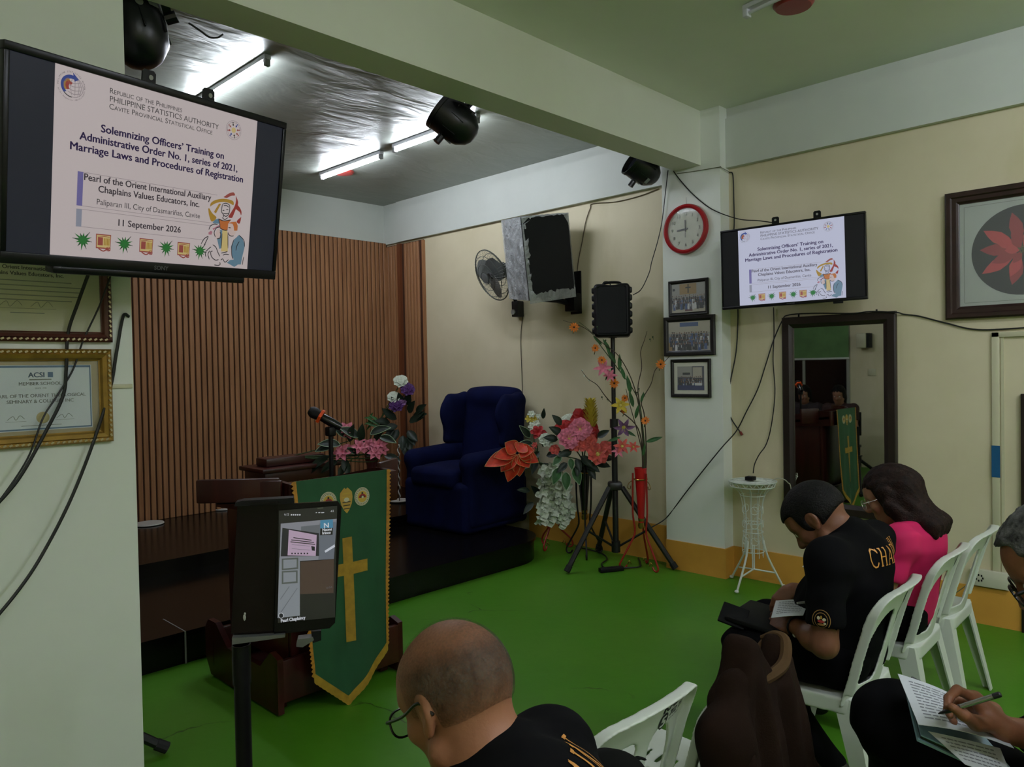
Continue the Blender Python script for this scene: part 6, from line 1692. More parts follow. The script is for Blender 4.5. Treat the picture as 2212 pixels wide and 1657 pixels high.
M_eyew = mat('eye_white', (200, 196, 188), .25); M_glk = mat('spectacle_black', (18, 18, 18), .3); M_lensg = mat('spectacle_lens', (230, 240, 240), .03, alpha=.12, spec=.6)
def hair_mat(n, c, c2, dens=1.0):
    m = mat(n, c, .6, c2=c2, scale=45, detail=6, bump=.5, bscale=160, spec=.15)
    if dens < 1:
        nt = m.node_tree; N = nt.nodes; L = nt.links; b = N['Principled BSDF']
        at = N.new('ShaderNodeAttribute'); at.attribute_name = 'cover'
        tc = N.new('ShaderNodeTexCoord'); n_ = N.new('ShaderNodeTexNoise'); n_.inputs['Scale'].default_value = 260; n_.inputs['Detail'].default_value = 3
        L.new(tc.outputs['Object'], n_.inputs['Vector'])
        ad = N.new('ShaderNodeMath'); ad.operation = 'MULTIPLY_ADD'; L.new(n_.outputs['Fac'], ad.inputs[0]); ad.inputs[1].default_value = .9; ad.inputs[2].default_value = -.45
        a2 = N.new('ShaderNodeMath'); a2.operation = 'ADD'; a2.use_clamp = True; L.new(at.outputs['Fac'], a2.inputs[0]); L.new(ad.outputs[0], a2.inputs[1])
        L.new(a2.outputs[0], b.inputs['Alpha'])
    return m
M_hairk = hair_mat('hair_black', (8, 8, 8), (22, 20, 18)); M_hairb = hair_mat('hair_brown', (20, 12, 10), (40, 24, 19)); M_hairg = hair_mat('hair_grey', (34, 34, 34), (104, 104, 102)); M_buzz = hair_mat('hair_buzz', (46, 41, 34), (92, 82, 70), .9)

def headframe(c, fwd, up=(0, 0, 1), roll=0.0):
    f = Vector(fwd).normalized(); l = Vector(up).cross(f).normalized(); u = f.cross(l)
    return Matrix(((f.x, l.x, u.x, c[0]), (f.y, l.y, u.y, c[1]), (f.z, l.z, u.z, c[2]), (0, 0, 0, 1)))
def head_sdf(S, M, s=1.0, female=False):
    R = M.to_3x3(); Ra = [list(r) for r in R]
    def P(x, y, z): return M @ (Vector((x, y, z))*s)
    def E(c, r, k=.02, op='add', R2=None): S.ell(P(*c), [q*s for q in r], R=[list(q) for q in (R @ R2 if R2 is not None else R)], k=k*s, op=op)
    def C(a, b, r1, r2, k=.015, op='add'): S.cap(P(*a), P(*b), r1*s, r2*s, k=k*s, op=op)
    E((-.012, 0, .040), (.100, .076, .088), .0)
    E((-.035, 0, .020), (.075, .070, .075), .03)
    E((.040, 0, .040), (.058, .062, .062), .03)                    # forehead
    E((.030, 0, -.035), (.062, .058, .080), .03)                   # face
    E((.052, 0, -.092), (.030, .034, .026), .03)                   # chin
    for q in (-1, 1):
        C((.005, q*.058, -.060), (.052, q*.022, -.100), .020, .020, .02)   # jaw line
        E((.058, q*.040, -.020), (.028, .024, .020), .02)          # cheek bone
        C((.082, q*.012, .030), (.070, q*.046, .030), .013, .011, .016)    # brow
        E((.094, q*.033, .008), (.018, .020, .013), .012, 'sub')   # eye socket
        E((.078, q*.032, .007), (.0135, .0135, .0125), .004)
        E((.098, q*.012, -.034), (.010, .008, .008), .006)         # nostril wing
        # ear: a tilted shell with a hollow
        Re = rotm(0, -.18, q*-.35)
        E((-.014, q*.078, .002), (.020, .009, .032), .006, 'add', Re); E((-.010, q*.086, .006), (.011, .006, .018), .004, 'sub', Re); E((-.006, q*.078, -.024), (.010, .007, .012), .006)
    C((.090, 0, .018), (.114, 0, -.026), .009, .0125, .012)        # nose
    E((.110, 0, -.030), (.012, .013, .010), .008)
    C((.084, -.020, -.060), (.084, .020, -.060), .0085, .0085, .010); C((.086, 0, -.0605), (.090, 0, -.058), .008, .008, .008)
    C((.080, -.017, -.072), (.080, .017, -.072), .009, .009, .010)
    C((.092, -.020, -.0655), (.092, .020, -.0655), .0022, .0022, .003, 'sub')
def hand_sdf(S, w, d, nrm, side, curls, s=1.0, thumb=None, spread=.1, palm=.088):
    """w wrist, d towards the fingers, nrm out of the palm, side = direction of the thumb"""
    w = Vector(w); d = Vector(d).normalized(); n = Vector(nrm); n = (n - d*n.dot(d)).normalized(); t = d.cross(n)
    if t.dot(Vector(side)) < 0: t = -t
    k = .004*s
    R = Matrix((d, t, n)).transposed(); Rl = [list(r) for r in R]
    S.box(w + d*palm*.55*s, (palm*.55*s, .040*s, .0145*s), R=Rl, rad=.012*s, k=.012*s)
    S.ell(w + d*palm*.40*s + t*.022*s + n*.006*s, (.036*s, .020*s, .016*s), R=Rl, k=.012*s)
    S.ell(w + d*palm*.35*s - t*.026*s + n*.005*s, (.036*s, .014*s, .015*s), R=Rl, k=.012*s)
    lens = ((.043, .026, .022), (.047, .030, .023), (.044, .028, .022), (.034, .021, .019))
    out = []
    for i in range(4):
        off = (.030 - .0205*i)
        b = w + d*(palm*(1.02 - (.0, .0, .04, .12)[i]))*s + t*off*s
        a = 0; p = b; dd = d + t*spread*(1.2 - .8*i)*.5
        dd.normalize(); r = (.0092, .0095, .009, .008)[i]*s
        pts = [w + d*palm*.6*s + t*off*.9*s, b]
        cu = curls[i]
        for j in range(3):
            a += cu[j] if hasattr(cu, '__len__') else cu
            q = dd*math.cos(a) + n*math.sin(a)
            p = p + q*lens[i][j]*s; pts.append(p)
        S.chain(pts, [r*1.05, r*1.08, r*.98, r*.9, r*.78], k)
        out.append(pts)
    if thumb is None: thumb = (t*.9 + d*.55 + n*.35, d*.8 + t*.35 + n*.35, d*.9 + n*.3)
    p = w + d*.020*s + t*.022*s + n*.004*s; pts = [p]
    for q, L_ in zip(thumb, (.040, .032, .027)): p = p + Vector(q).normalized()*L_*s; pts.append(p)
    S.chain(pts, [.0145*s, .0125*s, .0105*s, .0085*s], k*1.5)
    return out, pts
def bbox(pts, pad):
    a = np.array([list(p) for p in pts]); return a.min(0) - pad, a.max(0) + pad
def V(*a): return Vector(a)

class Fig:
    """joints in world coordinates; every surface is grown from the same joints"""
    def __init__(s, **k): s.__dict__.update(k)
    def torso(s, S, g, k=.05, low=True):
        hip, ch, nb = s.hip, s.chest, s.neck
        w = s.w
        lat = (s.shR - s.shL).normalized(); sp = (nb - hip).normalized(); fw = lat.cross(sp)*-1
        if fw.dot(s.face) < 0: fw = -fw
        R = Matrix((lat, fw, lat.cross(fw))).transposed(); Rl = [list(r) for r in R]
        mid = hip.lerp(ch, .5)
        S.ell(hip + V(0, 0, .03), (.176*w + g, .140*w + g, .15 + g), R=Rl, k=k)
        S.ell(mid + fw*.02*s.belly, (.150*w + g, (.115 + .03*s.belly)*w + g, .17 + g), R=Rl, k=k)
        S.ell(ch, (.170*w + g, .118*w + g, .19 + g), R=Rl, k=k)
        S.cap(s.shL.lerp(nb, .12), s.shR.lerp(nb, .12), .062*w + g, None, k)
        S.cap(nb.lerp(ch, .35) + fw*-.02, nb, .10*w + g, .062*w + g, k)
        for sh in (s.shL, s.shR): S.cap(sh, sh.lerp(ch, .35), .062*w + g, .075*w + g, k)
    def arm(s, S, sd, g, k=.02, upto=1.0, r=(.052, .042, .027)):
        sh, el, wr = (s.shL, s.elL, s.wrL) if sd == 'L' else (s.shR, s.elR, s.wrR)
        w = s.w**.5
        if upto >= 1:
            S.cap(sh, el, r[0]*w + g, r[1]*w + g, k); S.cap(el, el.lerp(wr, .35), r[1]*w + g, r[1]*1.04*w + g, k); S.cap(el.lerp(wr, .35), wr, r[1]*1.04*w + g, r[2]*w + g, k)
        else: S.cap(sh, sh.lerp(el, upto), r[0]*w + g, (r[0] + (r[1] - r[0])*upto)*w + g + .006, k)
    def legs(s, S, g, k=.03, full=True, r=(.088, .062, .056, .040)):
        w = s.w**.5
        for hp, kn, an in ((s.hpL, s.knL, s.anL), (s.hpR, s.knR, s.anR)):
            S.cap(hp, kn, r[0]*w + g, r[1]*w + g, k); S.cap(kn, kn.lerp(an, .3), r[1]*w + g, r[2]*w + g, .02); S.cap(kn.lerp(an, .3), an, r[2]*w + g, r[3]*w + g, .02)
    def pts(s):
        return [getattr(s, q) for q in ('hip', 'chest', 'neck', 'shL', 'shR', 'elL', 'elR', 'wrL', 'wrR', 'hpL', 'hpR', 'knL', 'knR', 'anL', 'anR')] + [s.head.translation]
def folds(a, fx):
    return lambda X, Y, Z: a*np.sin(X*fx[0] + Y*fx[1] + Z*fx[2] + 2*np.sin(Z*17 + Y*11))*np.sin(Y*fx[1]*.7 - Z*fx[2]*.5 + X*13)
def make_person(f, label, skin, vox, shirt, trous, sleeve=.62, hands=None, female=False, toes=None, hem=-.10):
    t = thing('person', label, 'person', V(f.hip.x, f.hip.y, f.seatz))
    lo, hi = bbox(f.pts() + [f.anL + V(0, .2, -.08), f.anR + V(0, .2, -.08)], .17)
    S = SDF(lo, hi, vox)
    f.torso(S, -.014)
    for sd in 'LR': f.arm(S, sd, -.001)
    f.legs(S, -.012)
    S.cap(f.neck + (f.chest - f.neck)*.1, f.head @ V(-.022, 0, -.055), .062*f.w**.3, .055*f.w**.3, .03)
    S.cap(f.head @ V(-.022, 0, -.055), f.head @ V(-.02, 0, -.01), .055*f.w**.3, .052, .03)
    head_sdf(S, f.head, f.hs, female)
    tips = None
    for (sd, d, n, side, cu, th) in (hands or []):
        tips = hand_sdf(S, f.wrL if sd == 'L' else f.wrR, d, n, side, cu, f.hs*.98, th)
    for kn, an, ft in ((f.knL, f.anL, f.ftL), (f.knR, f.anR, f.ftR)):
        S.cap(an, ft, .036, .030, .02)
    body, bd = sdfpart('body', S, skin, t, it=2)
    # shirt
    S = SDF(*bbox([f.hip, f.chest, f.neck, f.shL, f.shR, f.shL.lerp(f.elL, sleeve), f.shR.lerp(f.elR, sleeve)], .24), max(vox, .007))
    f.torso(S, .0, .05)
    for sd in 'LR': f.arm(S, sd, .012, .03, sleeve)
    S.warp(folds(.0035, (31, 43, 37)))
    cutl = f.neck + (f.head.translation - f.neck)*.30
    S.ell(f.neck + (f.head.translation - f.neck)*.40 + f.face*.02, (.066, .066, .052), k=.01, op='sub')
    for sd in 'LR':
        sh, el = (f.shL, f.elL) if sd == 'L' else (f.shR, f.elR)
        d = (el - sh).normalized(); e = sh.lerp(el, sleeve) + d*.02
        S.cap(e + d*.055, e + d*.12, .075, None, .0, 'sub')
    S.half(f.hip + V(0, 0, hem), (0, 0, -1), .01)
    sh_, sd_ = sdfpart('shirt', S, shirt, t, it=3)
    # trousers
    S = SDF(*bbox([f.hip, f.hpL, f.hpR, f.knL, f.knR, f.anL, f.anR], .19), max(vox, .009))
    S.ell(f.hip + V(0, 0, .01), (.165*f.w, .128*f.w, .115), k=.04)
    f.legs(S, .004, .05)
    S.warp(folds(.004, (23, 29, 41)))
    S.half(f.hip + V(0, 0, .10), (0, 0, 1), .01)
    sdfpart('trousers', S, trous, t, it=3)
    for an, ft in ((f.anL, f.ftL), (f.anR, f.ftR)):
        S = SDF(*bbox([an, ft, V(ft.x, ft.y, 0), V(an.x, an.y, max(0, an.z - .08))], .085), .007)
        d = ft - an; d.normalize()
        S.chain([an + V(0, 0, -.01), an - d*.02 + V(0, 0, -.045), ft], [.045, .043, .042], .03).ell(ft, (.05, .06, .04), k=.03)
        if min(an.z, ft.z) < .12: S.half(V(0, 0, .004), (0, 0, -1), .004)
        sdfpart('shoe', S, M_shoe, t, it=2)
    # eyes
    for q in (-1, 1):
        part('eye', MB().sph(f.head @ (V(.0785, q*.032, .007)*f.hs), .0132*f.hs, 10, 8), M_eyew, t, world=True)
    return t, bd, sd_
def short_hair(f, t, m, puff=.010, front=.062, noise=0.0, nape=-.045, vox=.005, cover=None, hz=0.0):
    M = f.head; s = f.hs; R = M.to_3x3(); Rl = [list(r) for r in R]
    lo, hi = bbox([M @ V(x, y, z) for x in (-.13, .12) for y in (-.1, .1) for z in (-.1, .15)], .02)
    S = SDF(lo, hi, vox)
    def E(c, r, k=.02, op='add', R2=None): S.ell(M @ (V(*c)*s), [(q)*s for q in r], R=[list(q) for q in (R @ R2 if R2 is not None else R)], k=k*s, op=op)
    E((-.012, 0, .040), (.100 + puff, .076 + puff*.8, .088 + puff), .0); E((-.035, 0, .020), (.075 + puff, .070 + puff*.8, .075 + puff), .03); E((.040, 0, .040), (.058 + puff*.6, .062 + puff*.7, .062 + puff*.6), .03)
    if noise: S.warp(lambda X, Y, Z: noise*(np.sin(X*210 + 3*np.sin(Y*90))*np.sin(Y*190 + 2*np.sin(Z*80))*np.sin(Z*200 + 2*np.sin(X*70))))
    # cut the face, the ears and the neck free
    S.box(M @ (V(front + .10, 0, -.02 + hz)*s), (.10*s, .2*s, .085*s), R=Rl, rad=.01, k=.012, op='sub')
    for q in (-1, 1):
        E((-.008, q*.085, -.004), (.024, .03, .036), .008, 'sub')
        S.box(M @ (V(.085, q*.07, -.02)*s), (.045*s, .04*s, .085*s), R=Rl, rad=.01, k=.012, op='sub')
    S.box(M @ (V(.02, 0, nape - .10)*s), (.16*s, .2*s, .10*s), R=[list(q) for q in (R @ rotm(0, .22, 0))], rad=.01, k=.01, op='sub')
    o, (Vv, Q) = sdfpart('hair', S, m, t, it=1)
    if cover is not None:
        Mi = np.array(M.inverted()); L_ = Vv @ Mi[:3, :3].T + Mi[:3, 3]
        at = o.data.attributes.new('cover', 'FLOAT', 'POINT'); at.data.foreach_set('value', np.clip(cover(L_/s), 0, 1).astype(np.float32))
    return o
def spectacles(f, t, m, wid=.034, hgt=.022, thick=.0018, half=False, lens=True):
    M = f.head; s = f.hs
    mb = MB(); lb = MB()
    for q in (-1, 1):
        pts = []
        for i in range(20):
            a = 2*PI*i/20; x = math.copysign(abs(math.cos(a))**.75, math.cos(a))*wid*.82; z = math.copysign(abs(math.sin(a))**.8, math.sin(a))*hgt
            pts.append(M @ (V(.112 - .10*abs(x)*.4, q*.034 + x, .002 + z)*s))
        mb.tube(pts, thick, n=5, closed=True); lb.poly(pts)
        mb.tube(spl([M @ (V(.106, q*.062, .010)*s), M @ (V(.098, q*.074, .012)*s), M @ (V(.04, q*.082, .012)*s), M @ (V(-.012, q*.083, .022)*s), M @ (V(-.035, q*.080, -.002)*s)], 4), thick*1.35, n=5)
    mb.tube(spl([M @ (V(.112, -.008, .008)*s), M @ (V(.118, 0, .011)*s), M @ (V(.112, .008, .008)*s)], 3), thick*1.2, n=5)
    o = part('glasses', mb, m, t, world=True)
    if lens: part('lens', lb, M_lensg, o, world=True, stuff=True)
    return o
def project_print(mb, bd, M, dist=.5, off=.003):
    """lay a flat print onto a surface: local x right, y up, thrown along local -z"""
    Vv, Q = bd
    T = BVHTree.FromPolygons([tuple(v) for v in Vv], [tuple(int(i) for i in q) for q in Q])
    d = -(M.to_3x3() @ V(0, 0, 1)).normalized()
    out = []
    for p in mb.v:
        o_ = M @ p
        h = T.ray_cast(o_, d, dist)
        out.append((h[0] - d*off) if h[0] is not None else None)
    f2 = []; m2 = []
    for q, mm in zip(mb.f, mb.m):
        if all(out[i] is not None for i in q) and max((out[q[0]] - out[i]).length for i in q) < .05: f2.append(q); m2.append(mm)
    r = MB(); r.v = [o_ if o_ is not None else V(0, 0, 0) for o_ in out]
    used = sorted({i for q in f2 for i in q}); mp = {a: b for b, a in enumerate(used)}
    r.v = [r.v[i] for i in used]; r.f = [tuple(mp[i] for i in q) for q in f2]; r.m = m2
    return r
# serif letters for the back print: strokes in a 1 x 1.4 cell
SERIF = {'C': [([(.9, 1.1), (.75, 1.32), (.5, 1.4), (.25, 1.28), (.1, .95), (.08, .6), (.2, .2), (.45, .02), (.72, .06), (.92, .35)], .12), ([(.9, 1.38), (.9, 1.05)], .08)],
         'H': [([(.2, 0), (.2, 1.4)], .15), ([(.8, 0), (.8, 1.4)], .15), ([(.2, .72), (.8, .72)], .08)], 'A': [([(.12, 0), (.5, 1.4)], .08), ([(.5, 1.4), (.88, 0)], .16), ([(.25, .45), (.75, .45)], .07)],
         'P': [([(.22, 0), (.22, 1.4)], .15), ([(.22, 1.36), (.6, 1.36), (.85, 1.2), (.85, .9), (.6, .72), (.22, .70)], .09)], 'L': [([(.22, 0), (.22, 1.4)], .15), ([(.2, .04), (.85, .04), (.9, .35)], .08)],
         'I': [([(.5, 0), (.5, 1.4)], .16)], 'N': [([(.15, 0), (.15, 1.4)], .08), ([(.15, 1.4), (.85, 0)], .15), ([(.85, 0), (.85, 1.4)], .08)]}
SER = {'H': [(.2, 0), (.2, 1.4), (.8, 0), (.8, 1.4)], 'A': [(.12, 0), (.88, 0)], 'P': [(.22, 0), (.22, 1.4)], 'L': [(.22, 0), (.22, 1.4)], 'I': [(.5, 0), (.5, 1.4)], 'N': [(.15, 0), (.15, 1.4), (.85, 1.4)], 'C': []}
def serif_text(s, cell, hgt, arch=0.0):
    mb = MB(); n = len(s); ww = {'I': .5}
    xs = []; x = 0
    for ch in s: xs.append(x); x += ww.get(ch, 1.0) + .12
    tot = x - .12
    def put(pts, w, x0):
        P = [V(a, b, 0) for a, b in pts]; P2 = []
        for a, b in zip(P[:-1], P[1:]):
            k = max(1, int((b - a).length/.12))
            P2 += [a.lerp(b, i/k) for i in range(k)]
        P2.append(P[-1]); vs = []
        for i, p in enumerate(P2):
            t_ = (P2[min(i + 1, len(P2) - 1)] - P2[max(i - 1, 0)]).normalized(); nn = V(-t_.y, t_.x, 0)
            for sg in (1, -1):
                q = p + nn*w/2*sg; xx = (q.x + x0 - tot/2)*cell; yy = q.y*hgt/1.4 - arch*xx*xx
                vs.append(V(xx, yy, 0))
        mb.add(vs, [(2*i, 2*i + 1, 2*i + 3, 2*i + 2) for i in range(len(P2) - 1)])
    for ch, x0 in zip(s, xs):
        o = -.25 if ch == 'I' else 0
        for pts, w in SERIF[ch]: put(pts, w, x0 + o)
        for (a, b) in SER[ch]: put([(a - .15, b + (.035 if b == 0 else -.035)), (a + .15, b + (.035 if b == 0 else -.035))], .07, x0 + o)
    return mb

# ------------------------------------------------------------------ the row of white chairs
M_chair = mat('chair_white', (206, 212, 202), .38, spec=.4, var=.04, scale=3); M_chprint = mat('chair_print', (40, 42, 42), .6); M_slot = mat('slot_dark', (70, 74, 66), .7)
def chair_proto(label, group, M, stamp=True):
    t = thing('plastic_chair', label, 'chair', M=M, group=group)
    def ys(X, Z): return -.205 - .26*(Z - .43) - .05*np.maximum(Z - .70, 0)*2 + 0.95*X*X*(1 - .2*np.clip((Z - .43)/.38, 0, 1))
    S = SDF((-.27, -.40, .38), (.27, .02, .88), .0045)
    X, Y, Z = np.meshgrid(*[(S.lo[i] + S.vox*np.arange(S.n[i])).astype(np.float32) for i in range(3)], indexing='ij', sparse=True)
    Y0 = ys(X, Z)
    hw = .212 + .010*np.clip((Z - .43)/.35, 0, 1); ztop = .815 + .012*np.cos(X*9) + .05*np.clip(np.abs(X) - .15, 0, 1)
    r = .075
    dx = np.abs(X) - (hw - r); dz = Z - (ztop - r)
    outer = np.sqrt(np.maximum(dx, 0)**2 + np.maximum(dz, 0)**2) + np.minimum(np.maximum(dx, dz), 0) - r
    outer = np.maximum(outer, .405 - Z)
    # two openings either side of the middle splat
    ax_ = np.abs(X)
    ho = np.clip(1 - ((Z - .47)/.25), 0, 1)
    hl, hr = .030 + .016*np.clip((.62 - Z)/.15, 0, 1), hw - .052 + 0*Z
    top_ = .735 - 1.9*np.maximum(ax_ - .07, 0)**2*6
    hcx = (hl + hr)/2; hhw = (hr - hl)/2; rr = .032
    qx = np.abs(ax_ - hcx) - (hhw - rr); qz = np.abs(Z - (.475 + top_)/2) - ((top_ - .475)/2 - rr)
    hole = np.sqrt(np.maximum(qx, 0)**2 + np.maximum(qz, 0)**2) + np.minimum(np.maximum(qx, qz), 0) - rr
    d2 = np.maximum(outer, -hole)
    sheet = np.maximum(d2, np.abs(Y - Y0) - .004)
    lip = np.maximum(np.abs(outer + .004) - .005, np.abs(Y - Y0 + .014) - .017)
    lip = np.maximum(lip, .45 - Z)
    S.F = np.minimum(sheet, lip).astype(np.float32)
    sdfpart('backrest', S, M_chair, t, it=4, world=False)
    S = SDF((-.27, -.27, .34), (.27, .27, .47), .0065)
    X, Y, Z = np.meshgrid(*[(S.lo[i] + S.vox*np.arange(S.n[i])).astype(np.float32) for i in range(3)], indexing='ij', sparse=True)
    hw = .20 + .02*np.clip((Y + .2)/.4, 0, 1); r = .06
    dx = np.abs(X) - (hw - r); dy = np.abs(Y) - (.215 - r)
    o2 = np.sqrt(np.maximum(dx, 0)**2 + np.maximum(dy, 0)**2) + np.minimum(np.maximum(dx, dy), 0) - r
    zs = .43 - .018*np.exp(-(X*X + Y*Y)/.02) - .25*np.maximum(Y - .13, 0)**1.0*.35
    plate = np.maximum(o2, np.abs(Z - zs) - .0045)
    skirt_ = np.maximum(np.abs(o2 + .004) - .0042, np.maximum(Z - zs, zs - .055 - Z))
    F = np.minimum(plate, skirt_)
    for i in range(5):
        for sx in (-1, 1):
            F = np.maximum(F, -np.maximum(np.abs(X - sx*(.05 + .0*i)) - .028, np.abs(Y + .10 - .05*i) - .0055))
    S.F = np.broadcast_to(F, tuple(S.n)).astype(np.float32).copy()
    sdfpart('seat', S, M_chair, t, it=1, world=False)
    for sx in (-1, 1):
        for sy in (-1, 1):
            tp = V(sx*.195, sy*.195 if sy > 0 else -.20, .405 if sy > 0 else .43); ft = V(sx*.232, .245 if sy > 0 else -.285, .002)
            mb = MB(); prof = []
            for (u, wd) in ((0, .075), (.5, .058), (1, .040)):
                p = tp.lerp(ft, u); th = .007
                # L section: one flange across, one flange along
                prof.append([p, p - V(sx*wd, 0, 0), p - V(sx*wd, sy*th, 0), p - V(sx*th, sy*th, 0), p - V(sx*th, sy*wd, 0), p - V(0, sy*wd, 0)])
            vs = [q for row in prof for q in row]; fs = []
            for i in range(2):
                for k in range(6): fs.append((i*6 + k, i*6 + (k + 1) % 6, (i + 1)*6 + (k + 1) % 6, (i + 1)*6 + k))
            fs += [(0, 1, 2, 3, 4, 5), (12, 13, 14, 15, 16, 17)]
            part('leg', mb.add(vs, fs), M_chair, t, smooth=40)
    if stamp:
        # rental stamp on the rear of the top rail
        mb = MB()
        def rear(x, z):
            return V(x, float(ys(np.float32(x), np.float32(z))) - .0052, z)
        tmp = MB(); text(tmp, 'KAL-A', -.105, .020, .776, .026, .05); text(tmp, '7/2 21', -.062, .015, .752, .017, .03); text(tmp, 'events', -.060, .000, .740, .009, 0)
        mb.add([rear(p.x + .155, p.y) for p in tmp.v], tmp.f)
        mb2 = MB(); 
        ci = [(.062 + .022*math.cos(2*PI*i/20), .752 + .022*math.sin(2*PI*i/20)) for i in range(20)]
        mb.poly([rear(x, z) for x, z in ci])
        part('stamp', mb, M_chprint, t, smooth=0)
        tmp = MB(); text(tmp, '5', -.012, .010, -.014, .028, .05)
        mbw = MB(); mbw.add([rear(.062 + p.x, .752 + p.y) + V(0, -.0008, 0) for p in tmp.v], tmp.f)
        part('stamp_digit', mbw, M_chair, t, smooth=0)
    return t
GRP = 'white plastic chairs in the front row'
def cm(x, y, rz=0.0): return mat4(rotm(0, 0, rz), (x, y, 0))
ch1 = chair_proto('white plastic chair under the man in the black CHAPLAIN shirt', GRP, cm(2.83, 1.17, .04))
dup(ch1, cm(3.49, 1.17, .03), 'white plastic chair under the woman in magenta')
dup(ch1, cm(3.97, 1.16, .02), 'empty white plastic chair nearest the cream wall, behind the woman in magenta')
dup(ch1, cm(1.45, 1.29, .0), 'empty white plastic chair in the foreground beside the draped brown jacket')
dup(ch1, cm(1.92, 1.26, .02) @ Matrix.Scale(.90, 4), 'white plastic chair hidden under the brown jacket')
dup(ch1, cm(.80, 1.00, .0), 'white plastic chair under the balding man, below the picture edge')
dup(ch1, cm(1.98, .20, .0), 'white plastic chair under the grey haired man at the right edge')
# ------------------------------------------------------------------ the man in the black CHAPLAIN shirt
hd = headframe((2.82, 1.155, 1.010), (-.06, .66, -.72))
f = Fig(hip=V(2.83, 1.085, .55), chest=V(2.83, 1.035, .80), neck=V(2.83, 1.035, .965), head=hd, hs=1.06, w=1.1, belly=1.1, face=V(0, 1, 0), seatz=.43,
        shL=V(2.60, 1.035, .915), shR=V(3.06, 1.035, .905), elL=V(2.56, 1.03, .635), elR=V(3.06, 1.19, .64), wrL=V(2.655, 1.185, .650), wrR=V(2.90, 1.29, .70),
        hpL=V(2.72, 1.05, .525), hpR=V(2.94, 1.05, .525), knL=V(2.62, 1.37, .535), knR=V(3.02, 1.46, .525), anL=V(2.80, 1.10, .11), anR=V(3.02, 1.30, .10), ftL=V(2.79, 1.26, .045), ftR=V(3.04, 1.46, .045))
t, bd, sd_ = make_person(f, 'man in a black CHAPLAIN T-shirt bent over his notes on a white chair', M_skin2, .0062, M_tee, M_trou, .68,
    hands=[('L', V(.25, .75, -.15), V(.75, -.2, -.6), V(.3, .3, .9), (.5, .55, .6, .6), None), ('R', V(-.7, .1, -.25), V(-.1, .1, -1), V(0, -1, .3), (.55, .6, .7, .7), None)])
short_hair(f, t, M_hairk, .009, .060)
ce = V(2.72, .66, 1.02); 
Mp = mat4(Matrix((V(1, .0, 0), V(0, .1, 1).normalized(), V(1, 0, 0).cross(V(0, .1, 1).normalized()))).transposed(), (2.865, .70, .905))
lt = serif_text('CHAPLAIN', .034, .064, .0); 
part('back_lettering', project_print(lt, sd_, Mp, .6), M_goldt, t, world=True, smooth=0)
# round sleeve badge
mb = MB()
def bdisc(x, y, rx, ry, s, z=0, n=20): mb.slot(s).add([V(x, y, z)] + [V(x + rx*math.cos(2*PI*i/n), y + ry*math.sin(2*PI*i/n), z) for i in range(n)], [(0, 1 + i, 1 + (i + 1) % n) for i in range(n)])
def bring(r0, r1, s, n=28):
    mb.slot(s).add([V(r*math.cos(2*PI*i/n), r*1.15*math.sin(2*PI*i/n), 0) for i in range(n) for r in (r0, r1)], [(2*i, 2*i + 1, (2*i + 3) % (2*n), (2*i + 2) % (2*n)) for i in range(n)])
bring(.039, .042, 0); bring(.0285, .031, 0)
for (x, y, rx, ry, s) in ((-.012, .010, .007, .008, 1), (.0, .014, .005, .008, 2), (.014, .006, .008, .007, 1), (.0, -.004, .016, .006, 3), (-.0, -.019, .017, .006, 0), (.017, -.012, .006, .005, 1)): bdisc(x, y, rx, ry, s)
xa = V(.42, -.90, 0).normalized() if False else V(.15, -.98, 0).normalized()
Mb = mat4(Matrix((xa, V(0, 0, 1), xa.cross(V(0, 0, 1)))).transposed(), V(2.572, 1.03, .735) + xa.cross(V(0, 0, 1))*.25)
mb.xf(Matrix.Scale(.72, 4))
part('sleeve_badge', project_print(mb, sd_, Mb, .5), [mat('thread_dull', (150, 112, 56), .6), M_eb, M_bgold, M_er], t, world=True, smooth=0)
# beaded wristband with one pale bead
mb = MB(); w0 = f.wrL.lerp(f.elL, .12); F = frame((f.elL - f.wrL).normalized())
mb.tube([w0 + F @ V(.036*math.cos(2*PI*i/20), .036*math.sin(2*PI*i/20), 0) for i in range(20)], .004, n=6, closed=True)
part('wristband', mb, M_black, t, world=True)
part('pearl_bead', MB().sph(w0 + V(-.033, -.01, -.022), .0085, 10, 8), M_pearl, t, world=True)
# black folder and slip of paper on his lap
def sheet_px(name, pts, deps, m, th, nu=10, nv=10, bow=0.0, label=None):
    A, B, C, D = [atD(x, y, d) for (x, y), d in zip(pts, deps)]
    nrm = (B - A).cross(D - A).normalized()
    def fn(u, v): return A*(1 - u)*(1 - v) + B*u*(1 - v) + C*u*v + D*(1 - u)*v + nrm*bow*math.sin(PI*v)
    return MB().grid(fn, nu, nv, th)
Dm = 2.62*RC[0][2] + 1.28*RC[1][2]
fo = thing('folder', 'black folder lying on the lap of the man in the CHAPLAIN shirt', 'folder', V(2.72, 1.34, .60))
part('cover', MB().box((2.74, 1.33, .618), (.30, .22, .018), R=rotm(.12, .05, .15), bev=.006), mat('folder_black', (9, 9, 10), .6, spec=.15), fo, world=True)
part('flap', MB().box((2.62, 1.40, .640), (.10, .10, .010), R=rotm(.3, -.5, .2), bev=.004), MATS['folder_black'], fo, world=True)
M_print = bpy.data.materials.new('printed_paper'); M_print.use_nodes = True
def _pp():
    nt = M_print.node_tree; N = nt.nodes; L = nt.links; b = N['Principled BSDF']; b.inputs['Roughness'].default_value = .7
    b.inputs['Base Color'].default_value = lin((196, 200, 204))
_pp()
M_inkl = mat('print_grey', (120, 122, 128), .8)
